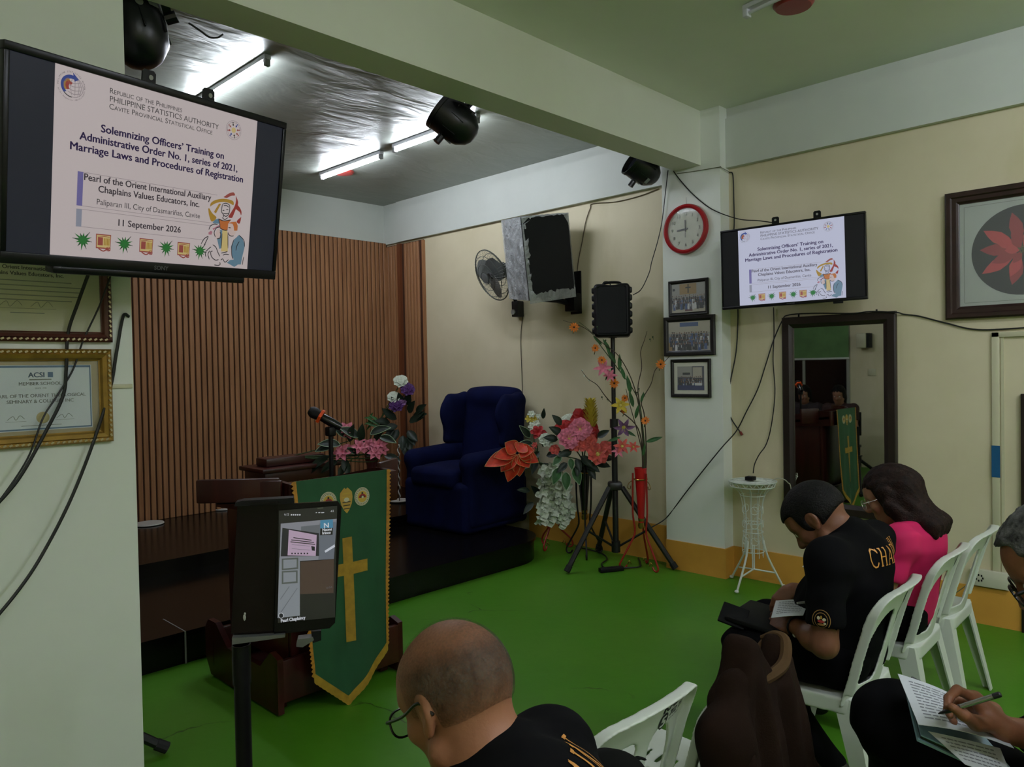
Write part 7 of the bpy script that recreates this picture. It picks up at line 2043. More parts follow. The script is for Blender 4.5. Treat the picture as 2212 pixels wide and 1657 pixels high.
def paper(pts, deps, label, bow=0.0, rows=9, m0=.12, th=.0012):
    A, B, C, D = [atD(x, y, d) for (x, y), d in zip(pts, deps)]; nrm = (B - A).cross(D - A).normalized()
    if nrm.z < 0: nrm = -nrm
    def fn(u, v, o=0.0): return A*(1 - u)*(1 - v) + B*u*(1 - v) + C*u*v + D*(1 - u)*v + nrm*(bow*math.sin(PI*u)*.5 + o)
    t_ = thing('paper_sheet', label, 'paper', (A + B + C + D)/4)
    part('sheet', MB().grid(lambda u, v: fn(u, v), 12, 12, th), M_print, t_, world=True)
    mb = MB(); rg = random.Random(len(label))
    for i in range(rows):
        v0 = m0 + (1 - 2*m0)*i/rows; x = m0
        while x < 1 - m0 - .03:
            w_ = rg.uniform(.04, .12); mb.add([fn(x, v0, .0016), fn(min(x + w_, 1 - m0), v0, .0016), fn(min(x + w_, 1 - m0), v0 + .35*(1 - 2*m0)/rows, .0016), fn(x, v0 + .35*(1 - 2*m0)/rows, .0016)], [(0, 1, 2, 3)]); x += w_ + .015
        if rg.random() < .2: continue
    part('print', mb, M_inkl, t_, world=True, smooth=0, stuff=True)
    return t_
paper([(1676, 1298), (1748, 1296), (1735, 1330), (1666, 1335)], [Dm + .10, Dm + .06, Dm - .10, Dm - .06], 'small printed slip on the black folder under the man\'s hands', .004, 7)
cable('pen', [atD(1722, 1303, Dm - .05), atD(1760, 1299, Dm - .02)], .0042, 'thin pale pen in the hand of the man in the CHAPLAIN shirt', mat('pen_pale', (190, 190, 190), .3), cat='pen')

# ------------------------------------------------------------------ the woman in magenta
hd = headframe((3.47, 1.105, 1.012), (-.10, .92, -.40))
f = Fig(hip=V(3.47, 1.07, .54), chest=V(3.47, 1.02, .765), neck=V(3.47, 1.005, .905), head=hd, hs=.97, w=.97, belly=.6, face=V(0, 1, 0), seatz=.43,
        shL=V(3.275, 1.01, .865), shR=V(3.665, 1.01, .865), elL=V(3.24, 1.07, .63), elR=V(3.71, 1.09, .62), wrL=V(3.34, 1.27, .66), wrR=V(3.58, 1.29, .64),
        hpL=V(3.37, 1.04, .52), hpR=V(3.57, 1.04, .52), knL=V(3.36, 1.44, .52), knR=V(3.58, 1.44, .52), anL=V(3.36, 1.40, .10), anR=V(3.58, 1.40, .10), ftL=V(3.36, 1.54, .045), ftR=V(3.58, 1.54, .045))
t, bd, sd_ = make_person(f, 'woman in a magenta blouse with shoulder length brown hair reading a sheet', M_skin3, .0065, M_magenta, M_trou, .55,
    hands=[('L', V(-.1, .8, .1), V(.8, 0, .2), V(0, .3, 1), (.3, .4, .5, .5), None), ('R', V(-.6, .6, .1), V(-.5, .3, -.6), V(0, .3, 1), (.3, .4, .5, .5), None)], female=True, hem=-.15)
# long hair: cap plus a curtain falling to the shoulders, with strands
M = f.head; R = M.to_3x3(); Rl = [list(q) for q in R]; s_ = f.hs
lo, hi = bbox([M @ V(x, y, z) for x in (-.13, .1) for y in (-.1, .1) for z in (-.08, .14)] + [V(3.47, .86, .84), V(3.60, .90, .84)], .06)
S = SDF(lo, hi, .0055)
def E(c, r, k=.02, op='add'): S.ell(M @ (V(*c)*s_), [q*s_ for q in r], R=Rl, k=k, op=op)
E((-.018, 0, .046), (.116, .094, .102), 0); E((-.05, 0, .0), (.085, .088, .10), .04)
for (y0, r0) in ((-.06, .040), (-.03, .046), (0, .05), (.03, .046), (.06, .040)):
    a_ = M @ V(-.085, y0, .03); b_ = V(a_.x*.9 + 3.47*.1, a_.y - .02, .99); c_ = V(a_.x + (a_.x - 3.47)*.2, .925, .915)
    S.chain([a_, b_, c_, c_ + V((a_.x - 3.47)*.15, -.012, -.035)], [r0, r0*.95, r0*.72, r0*.22], .035)
for q in (-1, 1): S.chain([M @ V(-.01, q*.080, .04), M @ V(-.012, q*.088, -.04), M @ V(-.035, q*.086, -.105), V(3.47 - q*.10, .985, .895)], [.030, .028, .026, .010], .03)
S.box(M @ (V(.150, 0, -.045)*s_), (.10, .2, .105), R=Rl, rad=.01, k=.02, op='sub')
S.warp(lambda X, Y, Z: .0022*np.sin(X*190 + 14*np.sin(Z*6)) + .0016*np.sin(X*333 + Y*120))
sdfpart('hair', S, M_hairb, t, it=1)
spectacles(f, t, mat('spectacle_silver', (196, 190, 176), .25, metal=.8), thick=.0014)
Dw = 3.42*RC[0][2] + 1.35*RC[1][2]
paper([(1770, 1185), (1800, 1194), (1786, 1244), (1733, 1225)], [Dw, Dw - .08, Dw - .16, Dw - .06], 'white handout held by the woman in magenta, beyond the man\'s chest', .01, 9)

# ------------------------------------------------------------------ the balding man in the foreground
hc = atD(988, 1515, 1.235)
hd = headframe((hc.x, hc.y, hc.z), (-.03, .86, -.48))
sx_ = hc.x - .0; sy_ = hc.y
f = Fig(hip=V(sx_, .80, .54), chest=V(sx_ - .0, .74, .835), neck=V(sx_ + .01, .848, .985), head=hd, hs=1.0, w=1.03, belly=1.0, face=V(0, 1, 0), seatz=.43,
        shL=V(sx_ - .20, .87, .90), shR=V(sx_ + .135, .84, .945), elL=V(sx_ - .24, .95, .62), elR=V(sx_ + .20, .96, .64), wrL=V(sx_ - .10, 1.12, .62), wrR=V(sx_ + .08, 1.14, .62),
        hpL=V(sx_ - .08, .84, .52), hpR=V(sx_ + .12, .84, .52), knL=V(sx_ + .02, 1.22, .52), knR=V(sx_ + .25, 1.22, .52), anL=V(sx_ + .06, 1.12, .10), anR=V(sx_ + .25, 1.12, .10), ftL=V(sx_ + .07, 1.26, .045), ftR=V(sx_ + .26, 1.26, .045))
t, bd, sd_ = make_person(f, 'balding man with glasses and a black lettered T-shirt, head bowed in the foreground', M_skin1, .0052, M_tee, M_trou, .62,
    hands=[('L', V(.4, .7, -.1), V(.6, 0, -.7), V(0, .3, 1), (.4, .5, .5, .5), None), ('R', V(-.5, .6, -.1), V(-.4, 0, -.8), V(0, .2, 1), (.4, .5, .5, .5), None)])
def cover(L_):
    x, y, z = L_[:, 0], L_[:, 1], L_[:, 2]
    side = np.clip((.105 - z)/.05, 0, 1); back = np.clip((-.0 - x)/.05, 0, 1)
    top = .10 + .16*np.clip((-x - .02)/.06, 0, 1)
    c_ = np.maximum(top, side*(.22 + .42*np.clip((.03 - x)/.06, 0, 1)))
    c_ = c_*np.clip((.075 - x)/.05, 0, 1)
    return c_*np.clip((z + .060)/.08, 0, 1)
short_hair(f, t, M_buzz, .0035, .078, nape=-.055, vox=.004, cover=cover)
spectacles(f, t, M_glk, thick=.0020)
Mp = mat4(Matrix((V(.96, .28, 0), V(0, .25, 1).normalized(), V(.96, .28, 0).cross(V(0, .25, 1)).normalized())).transposed(), (sx_ + .01, .45, 1.0))
lt = serif_text('CHAPLAIN', .042, .080, .0)
part('back_lettering', project_print(lt, sd_, Mp, .6), M_goldt, t, world=True, smooth=0)

# ------------------------------------------------------------------ the grey haired man at the right edge, writing on his knee
hc = atD(2312, 1224, 1.60)
hd = headframe((hc.x, hc.y, hc.z), (-.16, .80, -.60))
wr = atD(2168, 1576, 1.64); el = V(2.16, .20, .70)
knL = atD(1928, 1548, 1.98)
f = Fig(hip=V(1.98, .08, .55), chest=V(1.98, .10, .80), neck=V(1.97, .19, .97), head=hd, hs=1.05, w=1.1, belly=1.0, face=V(0, 1, 0), seatz=.43,
        shL=V(1.78, .18, .91), shR=V(2.18, .18, .91), elL=V(1.76, .20, .66), elR=el, wrL=V(1.80, .30, .56), wrR=wr,
        hpL=V(1.88, .13, .53), hpR=V(2.08, .13, .53), knL=knL, knR=V(2.16, .52, .52), anL=V(2.30, .74, .30), anR=V(2.14, .52, .10), ftL=V(2.36, .86, .22), ftR=V(2.14, .68, .045))
th = atD(2108, 1562, 1.625), atD(2082, 1545, 1.60), atD(2056, 1527, 1.60)
t = thing('person', 'grey haired man in glasses writing on a clipboard, cut by the right edge', 'person', V(1.98, .08, .43))
lo, hi = bbox(f.pts() + [f.ftL, f.ftR], .17)
S = SDF(lo, hi, .0055)
f.torso(S, -.014)
for sd in 'LR': f.arm(S, sd, -.001)
f.legs(S, -.012)
S.cap(f.neck + (f.chest - f.neck)*.1, f.head @ V(-.022, 0, -.055), .062, .055, .03); S.cap(f.head @ V(-.022, 0, -.055), f.head @ V(-.02, 0, -.01), .055, .052, .03)
head_sdf(S, f.head, f.hs)
hand_sdf(S, f.wrL, V(.5, .7, .1), V(.6, 0, .6), V(0, .2, 1), (.4, .5, .5, .5), 1.0)
# writing hand, joint by joint: fingers bent round the pen, thumb along it
kk = .005
mcp = [atD(2106, 1508, 1.665), atD(2100, 1520, 1.70), atD(2104, 1534, 1.735), atD(2112, 1548, 1.76)]
pip = [atD(2067, 1490, 1.650), atD(2062, 1512, 1.70), atD(2066, 1536, 1.735), atD(2076, 1552, 1.755)]
dip = [atD(2049, 1509, 1.632), atD(2047, 1534, 1.675), atD(2054, 1552, 1.705), atD(2066, 1564, 1.725)]
tip = [atD(2045, 1528, 1.618), atD(2052, 1546, 1.650), atD(2062, 1560, 1.675), atD(2074, 1571, 1.70)]
for i in range(4):
    r = (.0098, .0100, .0095, .0086)[i]
    S.chain([wr.lerp(mcp[i], .35), mcp[i], pip[i], dip[i], tip[i]], [.018, r*1.25, r*1.1, r, r*.82], kk)
S.chain([wr.lerp(mcp[0], .15), th[0], th[1], th[2]], [.020, .0160, .0122, .0092], .008)
S.ell(wr.lerp((mcp[1] + mcp[2])/2, .55), (.040, .034, .026), R=[list(q) for q in frame((mcp[1] - wr).normalized(), (mcp[0] - mcp[3]).normalized())], k=.02)
S.cap(wr.lerp(mcp[0], .3), mcp[0], .019, .013, .015); S.cap(wr.lerp(mcp[3], .3), mcp[3], .018, .012, .015)
for kn, an, ft in ((f.knL, f.anL, f.ftL), (f.knR, f.anR, f.ftR)): S.cap(an, ft, .036, .030, .02)
sdfpart('body', S, M_skin4, t, it=1)
# thumb nail
nf = frame((CP - th[2]).normalized(), (th[2] - th[1]).normalized())
S = SDF(*bbox([f.hip, f.chest, f.neck, f.shL, f.shR, f.shL.lerp(f.elL, .6), f.shR.lerp(f.elR, .6)], .24), .0085)
f.torso(S, .0, .05)
for sd in 'LR': f.arm(S, sd, .012, .03, .55)
S.warp(folds(.0035, (31, 43, 37))); S.ell(f.neck + (f.head.translation - f.neck)*.40 + f.face*.02, (.066, .066, .052), k=.01, op='sub')
for sd in 'LR':
    sh, e0 = (f.shL, f.elL) if sd == 'L' else (f.shR, f.elR); d = (e0 - sh).normalized(); e = sh.lerp(e0, .55) + d*.02; S.cap(e + d*.055, e + d*.12, .075, None, .0, 'sub')
S.half(f.hip + V(0, 0, -.075), (0, 0, -1), .01)
sdfpart('shirt', S, M_tee, t, it=3)
S = SDF(*bbox([f.hip, f.hpL, f.hpR, f.knL, f.knR, f.anL, f.anR], .19), .009)
S.ell(f.hip + V(0, 0, .01), (.18, .14, .115), k=.04); f.legs(S, .006, .05)
S.cap(f.knL + V(0, 0, -.01), f.knL + (f.hpL - f.knL)*.5, .098, .105, .06)
S.warp(folds(.004, (23, 29, 41))); S.box(f.hip + V(0, -.06, .22), (.30, .19, .12), rad=.01, k=.01, op='sub')
sdfpart('trousers', S, M_trou, t, it=3)
for an, ft in ((f.anL, f.ftL), (f.anR, f.ftR)):
    S = SDF(*bbox([an, ft, V(an.x, an.y, max(0, an.z - .08))], .085), .007); d = (ft - an).normalized()
    S.chain([an + V(0, 0, -.01), an - d*.02 + V(0, 0, -.045), ft], [.045, .043, .042], .03).ell(ft, (.05, .06, .04), k=.03)
    if min(an.z, ft.z) < .12: S.half(V(0, 0, .004), (0, 0, -1), .004)
    sdfpart('shoe', S, M_shoe, t, it=2)
for q in (-1, 1): part('eye', MB().sph(f.head @ (V(.0785, q*.032, .007)*f.hs), .0132*f.hs, 10, 8), M_eyew, t, world=True)
short_hair(f, t, M_hairg, .014, .058, noise=.004, vox=.005, hz=.030)
spectacles(f, t, M_glk, thick=.0028, wid=.032)
# wristwatch strap end
mb = MB(); w0 = wr.lerp(el, .22); F = frame((el - wr).normalized())
mb.tube([w0 + F @ V(.036*math.cos(2*PI*i/20), .036*math.sin(2*PI*i/20), 0) for i in range(20)], .006, n=6, closed=True); part('watch_strap', mb, M_black, t, world=True)
# pen
pa, pb = atD(2026, 1542, 1.625), atD(2160, 1500, 1.56)
pf = frame((pb - pa).normalized()); L_ = (pb - pa).length
pn = thing('pen', 'silver and black pen in the hand of the man at the right edge', 'pen', M=mat4(pf, pa))
part('tip', MB().lathe([(0, 0), (.0016, .002), (.0050, .018), (.0056, .034), (.0056, .05)], n=14), mat('pen_dark', (30, 28, 34), .35), pn)
part('barrel', MB().lathe([(.0054, .05), (.0056, L_ - .012), (.0058, L_ - .012)], n=14), mat('pen_silver', (150, 150, 146), .25, metal=.8), pn)
part('cap_end', MB().lathe([(.0060, L_ - .014), (.0060, L_), (.0045, L_ + .002)], n=14), MATS['pen_dark'], pn)
# clipboard, tablet case under the sheet
cb = [atD(1958, 1466, 1.90), atD(2120, 1545, 1.84), atD(2235, 1700, 1.62), atD(1988, 1588, 1.70)]
t = thing('clipboard', 'pale blue clip case under the sheet on the knee of the man at the right', 'clipboard', sum(cb, V(0, 0, 0))/4)
nrm = (cb[1] - cb[0]).cross(cb[3] - cb[0]).normalized(); nrm = nrm if nrm.z > 0 else -nrm
M_case = mat('case_blue', (122, 152, 166), .4, var=.08, scale=6)
def quadslab(P, off, th, m, name, par): 
    A, B, C, D = [p + nrm*off for p in P]
    vs = [A, B, C, D] + [p - nrm*th for p in (A, B, C, D)]
    return part(name, MB().add(vs, [(0, 1, 2, 3), (7, 6, 5, 4), (0, 4, 5, 1), (1, 5, 6, 2), (2, 6, 7, 3), (3, 7, 4, 0)]), m, par, world=True)
def inner(P, a): c = sum(P, V(0, 0, 0))/4; return [p.lerp(c, a) for p in P]
quadslab(cb, -.012, .006, M_case, 'case_back', t); quadslab(inner(cb, .05), -.003, .008, M_glk, 'tablet', t); quadslab(inner(cb, .02), -.0, .003, M_case, 'case_lid', t)
mb = MB().tube([cb[0].lerp(cb[1], .05) + nrm*.006, cb[0].lerp(cb[1], .98) + nrm*.006], .006, n=8); part('clip_edge', mb, M_glk, t, world=True)
paper([(1939, 1456), (2125, 1540), (2190, 1617), (1984, 1566)], [1.885, 1.80, 1.60, 1.69], 'printed form under the pen of the man at the right edge', .02, 12, .1)
paper([(2005, 1580), (2160, 1617), (2190, 1690), (2085, 1652)], [1.70, 1.66, 1.60, 1.64], 'second printed sheet sliding out below the form at the lower right edge', .004, 6, .12)

# ------------------------------------------------------------------ two women beyond the lectern, seen only in the mirror
M_dkb = mat('blouse_dark', (40, 30, 34), .8, var=.2)
for k, (hx, hy, lab, cloth) in enumerate(((-.55, 4.68, 'woman with long hair beyond the lectern, left one in the mirror', M_dkb), (-.45, 4.14, 'woman with loose dark hair beyond the lectern, right one in the mirror', mat('blouse_brown', (58, 36, 34), .8, var=.2)))):
    z0 = -.02
    hd = headframe((hx, hy, 1.14), (.95, -.12, -.28))
    lat = V(.1, 1, 0).normalized()
    f = Fig(hip=V(hx - .12, hy, .55), chest=V(hx - .10, hy, .82), neck=V(hx - .05, hy, 1.0), head=hd, hs=.97, w=1.0, belly=.5, face=V(1, 0, 0), seatz=.43,
            shL=V(hx - .07, hy + .19, .95), shR=V(hx - .07, hy - .19, .95), elL=V(hx + .02, hy + .23, .70), elR=V(hx + .02, hy - .23, .70), wrL=V(hx + .22, hy + .10, .70), wrR=V(hx + .22, hy - .10, .70),
            hpL=V(hx - .08, hy + .09, .53), hpR=V(hx - .08, hy - .09, .53), knL=V(hx + .32, hy + .10, .53), knR=V(hx + .32, hy - .10, .53), anL=V(hx + .30, hy + .10, .28), anR=V(hx + .30, hy - .10, .28), ftL=V(hx + .43, hy + .10, .23), ftR=V(hx + .43, hy - .10, .23))
    dz = Z1
    t, bd, sd_ = make_person(f, lab, M_skin3, .011, cloth, M_trou, .6, hands=[('L', V(.8, -.4, 0), V(0, -.3, -.8), V(0, 0, 1), (.4, .5, .5, .5), None), ('R', V(.8, .4, 0), V(0, .3, -.8), V(0, 0, 1), (.4, .5, .5, .5), None)], female=True)
    M = f.head; R = M.to_3x3(); Rl = [list(q) for q in R]
    lo, hi = bbox([M @ V(x, y, z) for x in (-.16, .1) for y in (-.11, .11) for z in (-.24, .14)], .05); S = SDF(lo, hi, .008)
    S.ell(M @ V(-.020, 0, .046), (.112, .092, .100), R=Rl, k=0).ell(M @ V(-.06, 0, -.05), (.075, .098, .14), R=Rl, k=.05)
    S.box(M @ V(.150, 0, -.045), (.10, .2, .105), R=Rl, rad=.01, k=.02, op='sub')
    S.warp(lambda X, Y, Z: .003*np.sin(Y*150 + 10*np.sin(Z*7)))
    sdfpart('hair', S, M_hairk, t, it=1)
    c_ = thing('office_chair', 'plain dark chair under the %s mirrored woman' % ('left' if k == 0 else 'right'), 'chair', (hx - .12, hy, Z1))
    part('seat', MB().box((hx - .08, hy, .405), (.42, .42, .04), bev=.012), M_black, c_, world=True)
    part('backrest', MB().box((hx - .31, hy, .72), (.03, .40, .34), bev=.010), M_black, c_, world=True)
    for sx in (-.18, .18):
        for sy in (-.18, .18): part('leg', MB().cyl((hx - .10 + sx, hy + sy, Z1 + .002), (hx - .10 + sx, hy + sy, .39), .012), M_black, c_, world=True)
    part('back_post', MB().box((hx - .295, hy, .52), (.02, .06, .26), bev=.004), M_black, c_, world=True)

# ------------------------------------------------------------------ brown jacket thrown over the second chair
M_jack = mat('jacket_brown', (30, 19, 13), .9, var=.25, scale=7, bump=.2, bscale=240, spec=.08); M_lining = mat('jacket_lining', (70, 52, 32), .8, var=.2, scale=6, spec=.1)
jc = V(2.10, 1.20, 0)
t = thing('jacket', 'dark brown jacket draped over a chair back in the foreground', 'jacket', jc + V(-.02, -.30, .86))
jx, jy = 1.91, .965
S = SDF((1.55, .62, .02), (2.42, 1.20, 1.0), .0075)
X, Y, Z = np.meshgrid(*[(S.lo[i] + S.vox*np.arange(S.n[i])).astype(np.float32) for i in range(3)], indexing='ij', sparse=True)
U_ = X - jx
top = .785 + .085*np.exp(-((U_ + .075)/.055)**2) + .045*np.exp(-((U_ - .105)/.035)**2) - .045*np.exp(-((U_ - .035)/.040)**2) - 1.6*np.maximum(U_ - .115, 0) - .55*np.maximum(-U_ - .10, 0)
wid = .165 + .13*np.clip((.84 - Z)/.45, 0, 1)
yc = jy - .06*np.clip((.9 - Z)/.5, 0, 1)
ev = np.clip((.86 - Z)/.22, 0, 1)
fold = .017*np.sin(U_*44 + 5*Z + 2*np.sin(Z*7))*ev + .009*np.sin(U_*95 - 9*Z)*ev
thk = .048 + .035*np.clip((.82 - Z)/.5, 0, 1)
q1 = np.where(U_ > 0, U_ - (.14 + .35*(wid - .165)), -U_ - wid - .02); q2 = np.abs(Y - yc - fold) - thk; q3 = Z - top
d = np.sqrt(np.maximum(q1 + .04, 0)**2 + np.maximum(q2 + .03, 0)**2 + np.maximum(q3 + .02, 0)**2) - .03 + np.minimum(np.maximum(np.maximum(q1 + .04, q2 + .03), q3 + .02), 0)
S.F = (d*.75).astype(np.float32)
S.half(V(0, 0, .16), (0, 0, -1), .02)
S.ell((jx + .03, jy + .035, .845), (.085, .035, .085), k=.02, op='sub')     # open collar
sdfpart('cloth', S, M_jack, t, it=2)
part('lining', MB().grid(lambda u, v: V(lerp(jx - .09, jx + .12, u), jy + .030 - .03*v, lerp(.845, .815, u) - .035*math.sin(PI*u) - .075*v), 14, 6, .006), M_lining, t, world=True)
cr = spl([V(jx - .20, jy + .02, .715), V(jx - .12, jy - .03, .755), V(jx - .02, jy - .055, .765), V(jx + .06, jy - .06, .780), V(jx + .105, jy - .045, .822), V(jx + .118, jy - .01, .832), V(jx + .11, jy + .03, .815)], 6)
part('collar', MB().tube(cr, [.006 + .011*math.sin(PI*i/(len(cr) - 1)) for i in range(len(cr))], n=8), M_lining, t, world=True, label='lighter brown turned collar')
S = SDF((1.50, .66, .10), (1.95, 1.12, .88), .008)
S.chain([V(jx - .13, jy - .02, .765), V(jx - .215, jy - .03, .66), V(jx - .245, jy - .05, .48), V(jx - .225, jy - .05, .28)], [.045, .062, .068, .060], .05); S.warp(folds(.007, (27, 33, 39)))
sdfpart('sleeve', S, M_jack, t, it=2)

# ------------------------------------------------------------------ small black bag hung on the empty chair
p0 = atD(1322, 1655, 1.50)
t = thing('shoulder_bag', 'rounded black bag hanging on the left side of the foreground white chair', 'bag', p0)
S = SDF(p0 - V(.14, .14, .22), p0 + V(.14, .14, .10), .006)
S.box(p0 + V(0, 0, -.09), (.062, .07, .105), rad=.045, k=0).ell(p0 + V(-.01, 0, .0), (.045, .05, .03), k=.03); S.warp(folds(.003, (40, 50, 60)))
sdfpart('bag_body', S, mat('bag_black', (8, 9, 7), .8, spec=.1), t, it=2)
sp_ = V(p0.x + .10, .90, .78)
part('strap', MB().tube(spl([p0 + V(.03, -.02, -.0), p0 + V(.06, -.02, .0), sp_], 5), .008, n=6, flat=.4), MATS['bag_black'], t, world=True)

# ================================================================== TABLET ON A FLOOR STAND, foreground left
M_dev = mat('device_black', (7, 7, 8), .22, spec=.15); M_hold = mat('holder_black', (10, 10, 11), .5, spec=.15); M_holdg = mat('holder_grey', (88, 90, 88), .35, metal=.4)
DT = 1.36
c_tl, c_tr, c_bl = atD(598, 1092, DT), atD(736, 1080, DT + .03), atD(592, 1368, DT - .01)
ax_ = (c_tr - c_tl).normalized(); ay = (c_bl - c_tl); ay = (ay - ax_*ay.dot(ax_)).normalized(); az = ax_.cross(-ay)
MT = Matrix(((ax_.x, -ay.x, az.x, c_tl.x), (ax_.y, -ay.y, az.y, c_tl.y), (ax_.z, -ay.z, az.z, c_tl.z), (0, 0, 0, 1)))
MTi = MT.inverted()
def tp(px, py, z=0.0):
    # where a pixel ray meets the plane of the screen, in the tablet's own axes
    d = ray(px, py); a = MTi @ CP; b = MTi.to_3x3() @ d
    k = (z - a.z)/b.z; q = a + b*k; return V(q.x, q.y, z)
t = thing('tablet', 'black tablet in an open folio showing a video call, on the foreground stand', 'tablet', M=MT)
w_, h_ = (c_tr - c_tl).length, (c_bl - c_tl).length
part('case', MB().prism([(p.x, p.y) for p in (tp(592, 1372), tp(712, 1358), tp(724, 1346), tp(738, 1095), tp(730, 1083), tp(600, 1090))], .010, mat4(Matrix.Identity(3), (0, 0, -.012))), M_dev, t)
part('folio_flap', MB().prism([(p.x, p.y) for p in (tp(498, 1372), tp(590, 1372), tp(600, 1090), tp(512, 1092))], .008, mat4(Matrix.Identity(3), (0, 0, -.016))), mat('folio_gloss', (12, 7, 6), .25, spec=.12), t)
SM = dict(wall=(120, 122, 130), dark=(16, 16, 26), slide=(168, 146, 168), blue=(60, 120, 150), foil=(92, 98, 108), hi=(190, 196, 206), wood=(62, 46, 38), black=(8, 8, 9), fr=(74, 80, 76), paper=(120, 126, 132), txt=(190, 194, 200), grey=(88, 92, 98), orange=(120, 60, 30))
SN = list(SM); SMAT = [mat('call_' + k_, v_, .3, emit=.85) for k_, v_ in SM.items()]
mb = MB()
def zq(pts, c, z):  # pixel coordinates in the enlarged crop -> screen plane
    mb.slot(SN.index(c)).poly([tp(400 + x*.35, 980 + y*.35, z*.0004 + .0002) for x, y in pts][::-1])
zq([(578, 352), (938, 322), (925, 1010), (572, 1045)], 'black', 0)
zq([(590, 432), (935, 402), (918, 650), (582, 670)], 'wall', 1); zq([(582, 640), (708, 655), (708, 1000), (570, 1015)], 'paper', 1)
zq([(715, 450), (830, 438), (830, 500), (715, 475)], 'grey', 2); zq([(830, 430), (935, 420), (918, 650), (822, 655)], 'foil', 2)
zq([(860, 600), (922, 560), (925, 575), (866, 612)], 'hi', 3)
zq([(600, 458), (826, 492), (826, 632), (590, 634)], 'dark', 3); zq([(640, 470), (812, 502), (806, 632), (632, 628)], 'slide', 4)
for i, (y0, xa, xb) in enumerate(((516, 668, 780), (530, 655, 795), (542, 650, 802))): zq([(xa, y0), (xb, y0 + 16), (xb, y0 + 21), (xa, y0 + 5)], 'black', 5)
for y0 in (560, 585): zq([(658, y0), (770, y0 + 10), (770, y0 + 12), (658, y0 + 2)], 'grey', 5)
for i in range(6): zq([(655 + i*19, 612), (664 + i*19, 612), (664 + i*19, 621), (655 + i*19, 621)], 'dark', 5)
zq([(778, 570), (800, 575), (800, 600), (782, 598)], 'dark', 5)
zq([(834, 412), (912, 406), (912, 458), (834, 462)], 'blue', 4); zq([(834, 462), (912, 458), (910, 500), (832, 504)], 'black', 4)
zq([(712, 668), (918, 652), (916, 860), (710, 868)], 'wood', 2); zq([(710, 868), (916, 860), (912, 1000), (710, 1010)], 'black', 2)
for (a_, b_, c_2, d_) in ((596, 648, 698, 720), (596, 726, 694, 806)):
    zq([(a_, b_), (c_2, b_ - 6), (c_2, d_ - 8), (a_, d_)], 'fr', 3); zq([(a_ + 10, b_ + 8), (c_2 - 10, b_ + 4), (c_2 - 10, d_ - 18), (a_ + 10, d_ - 10)], 'paper', 4)
for pts in ([(640, 820), (645, 820), (590, 900), (585, 900)], [(690, 830), (694, 830), (590, 985), (584, 985)]): zq(pts, 'grey', 4)
def ztext(s, x0, y0, x1, y1, cap, c, bold=.03):
    a = tp(400 + x0*.35, 980 + y0*.35, .003); b = tp(400 + x1*.35, 980 + y1*.35, .003); d = (b - a); an = math.atan2(d.y, d.x)
    mb.slot(SN.index(c)); text(mb, s, 0, d.length, 0, cap, bold, mat4(rotm(0, 0, an), a))
ztext('N', 858, 458, 886, 456, .0090, 'txt'); ztext('Naomi', 848, 478, 904, 474, .0050, 'txt', .05); ztext('Irinco', 848, 498, 898, 494, .0050, 'txt', .05)
ztext('Pearl Chaplaincy', 592, 1042, 742, 1020, .0060, 'txt', .04)
ztext('9:12', 612, 384, 640, 381, .0040, 'txt', 0); ztext('41', 898, 362, 916, 360, .0040, 'txt', 0)
for i in range(5): zq([(652 + i*13, 374), (660 + i*13, 373), (660 + i*13, 381), (652 + i*13, 382)], 'txt', 5)
for i, (xa, wd) in enumerate(((806, 8), (822, 12), (840, 18))): zq([(xa, 362), (xa + wd, 361), (xa + wd, 366), (xa, 367)], 'txt', 5)
ztext('6:04', 872, 834, 908, 828, .0035, 'grey', 0)
mb.slot(SN.index('txt')).poly([tp(400 + (592 + 16*math.cos(k))*.35, 980 + (1000 + 18*math.sin(k))*.35, .003) for k in [2*PI*i/14 for i in range(14)]][::-1]); mb.slot(SN.index('dark')).poly([tp(400 + (592 + 13*math.cos(k))*.35, 980 + (1000 + 15*math.sin(k))*.35, .0035) for k in [2*PI*i/14 for i in range(14)]][::-1])
part('screen', mb, SMAT, t, smooth=0)
part('camera_slot', MB().box(tp(692, 1098, .001), (.010, .002, .0006)), M_holdg, t)
part('flap_logo', MB().sph(tp(528, 1334, -.007), (.0025, .006, .0008), 8, 6).sph(tp(529, 1326, -.007), (.0018, .0025, .0008), 8, 6), MATS['hole_pale'], t, stuff=True)
# the stand
top_c = tp(572, 1092); bot_c = tp(560, 1376)
ts = thing('tablet_stand', 'black floor stand clamping the tablet, its pole cut by the lower picture edge', 'stand', (MT @ tp(524, 1400)).to_3d()*1.0)
wM = MT
def tw(px, py, z=0.0): return MT @ tp(px, py, z)
part('top_clamp', MB().prism([(p.x, p.y) for p in (tp(508, 1092), tp(636, 1086), tp(634, 1074), tp(525, 1080), tp(510, 1084))], .040, mat4(Matrix.Identity(3), (0, 0, -.026))).xf(MT), M_hold, ts, world=True)
part('clamp_slot', MB().prism([(p.x, p.y) for p in (tp(542, 1088), tp(604, 1085), tp(603, 1081), tp(546, 1083))], .001, mat4(Matrix.Identity(3), (0, 0, .0145))).xf(MT), M_dev, ts, world=True)
part('back_plate', MB().prism([(p.x, p.y) for p in (tp(503, 1385), tp(600, 1376), tp(604, 1086), tp(512, 1090))], .008, mat4(Matrix.Identity(3), (0, 0, -.028))).xf(MT), M_hold, ts, world=True)
part('bottom_clamp', MB().prism([(p.x, p.y) for p in (tp(502, 1390), tp(616, 1374), tp(616, 1368), tp(502, 1376))], .034, mat4(Matrix.Identity(3), (0, 0, -.026))).xf(MT), M_holdg, ts, world=True)
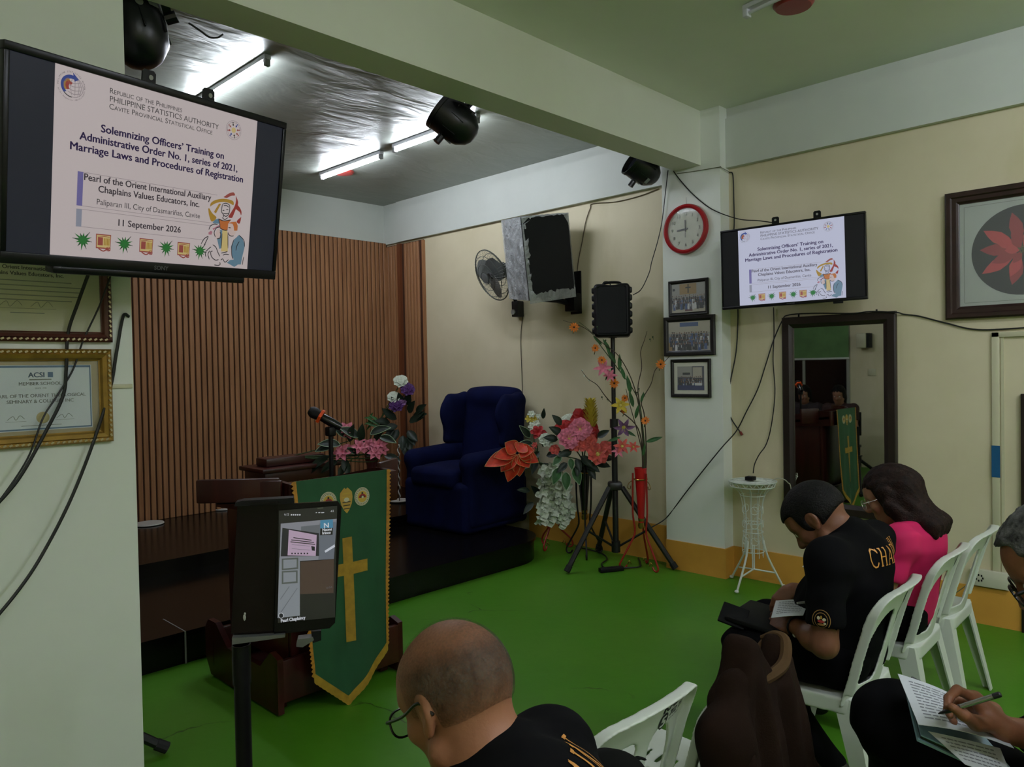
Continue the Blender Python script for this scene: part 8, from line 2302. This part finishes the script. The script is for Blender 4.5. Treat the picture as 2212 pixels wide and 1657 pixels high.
part('side_grip', MB().prism([(p.x, p.y) for p in (tp(640, 1396), tp(654, 1397), tp(678, 1382), tp(676, 1376), tp(644, 1380))], .026, mat4(Matrix.Identity(3), (0, 0, -.022))).xf(MT), M_holdg, ts, world=True)
part('grip_pad', MB().prism([(p.x, p.y) for p in (tp(676, 1390), tp(694, 1384), tp(694, 1364), tp(672, 1366))], .022, mat4(Matrix.Identity(3), (0, 0, -.024))).xf(MT), M_hold, ts, world=True)
pp = tw(521, 1392, -.02)
part('pole', MB().tube([V(pp.x, pp.y, .03), V(pp.x, pp.y, pp.z)], .0145, n=14), M_hold, ts, world=True)
part('pole_collar', MB().tube([V(pp.x, pp.y, pp.z - .07), V(pp.x, pp.y, pp.z - .0)], .0165, n=14), M_hold, ts, world=True)
part('base', MB().lathe([(.11, 0), (.11, .012), (.03, .03), (.02, .06)], mat4(Matrix.Identity(3), (pp.x, pp.y, .001)), n=32), M_hold, ts, world=True)
# tripod whose foot shows past the left pillar
fx = onZ(362, 1618, .02); tb_ = V(.72, 3.46, 0)
t = thing('tripod_stand', 'black tripod behind the left pillar with only one foot showing', 'stand', tb_)
part('pole', MB().cyl((tb_.x, tb_.y, .1), (tb_.x, tb_.y, .80), .018), M_stand, t, world=True)
part('hub', MB().cyl((tb_.x, tb_.y, .36), (tb_.x, tb_.y, .44), .04), M_stand, t, world=True)
for k in range(3):
    d = (V(fx.x, fx.y, 0) - tb_); d = rotm(0, 0, 2*PI*k/3) @ d
    part('leg', MB().tube([tb_ + V(0, 0, .40), tb_ + d + V(0, 0, .022)], .020, n=10), M_stand, t, world=True)
    part('rubber_foot', MB().tube([tb_ + d*.92 + V(0, 0, .05), tb_ + d + V(0, 0, .024)], .024, n=10), MATS['rubber'], t, world=True)
# small wall loudspeaker seen in the mirror
t = thing('wall_speaker', 'small pale and black speaker high on the far side wall, seen in the mirror', 'loudspeaker', (XL + .10, 4.13, 1.93))
part('cabinet', MB().box((XL + .10, 4.13, 1.93), (.19, .14, .22), bev=.01), M_pvc, t, world=True)
part('grille', MB().box((XL + .10, 4.045, 1.93), (.16, .05, .22), bev=.008), M_grille, t, world=True)
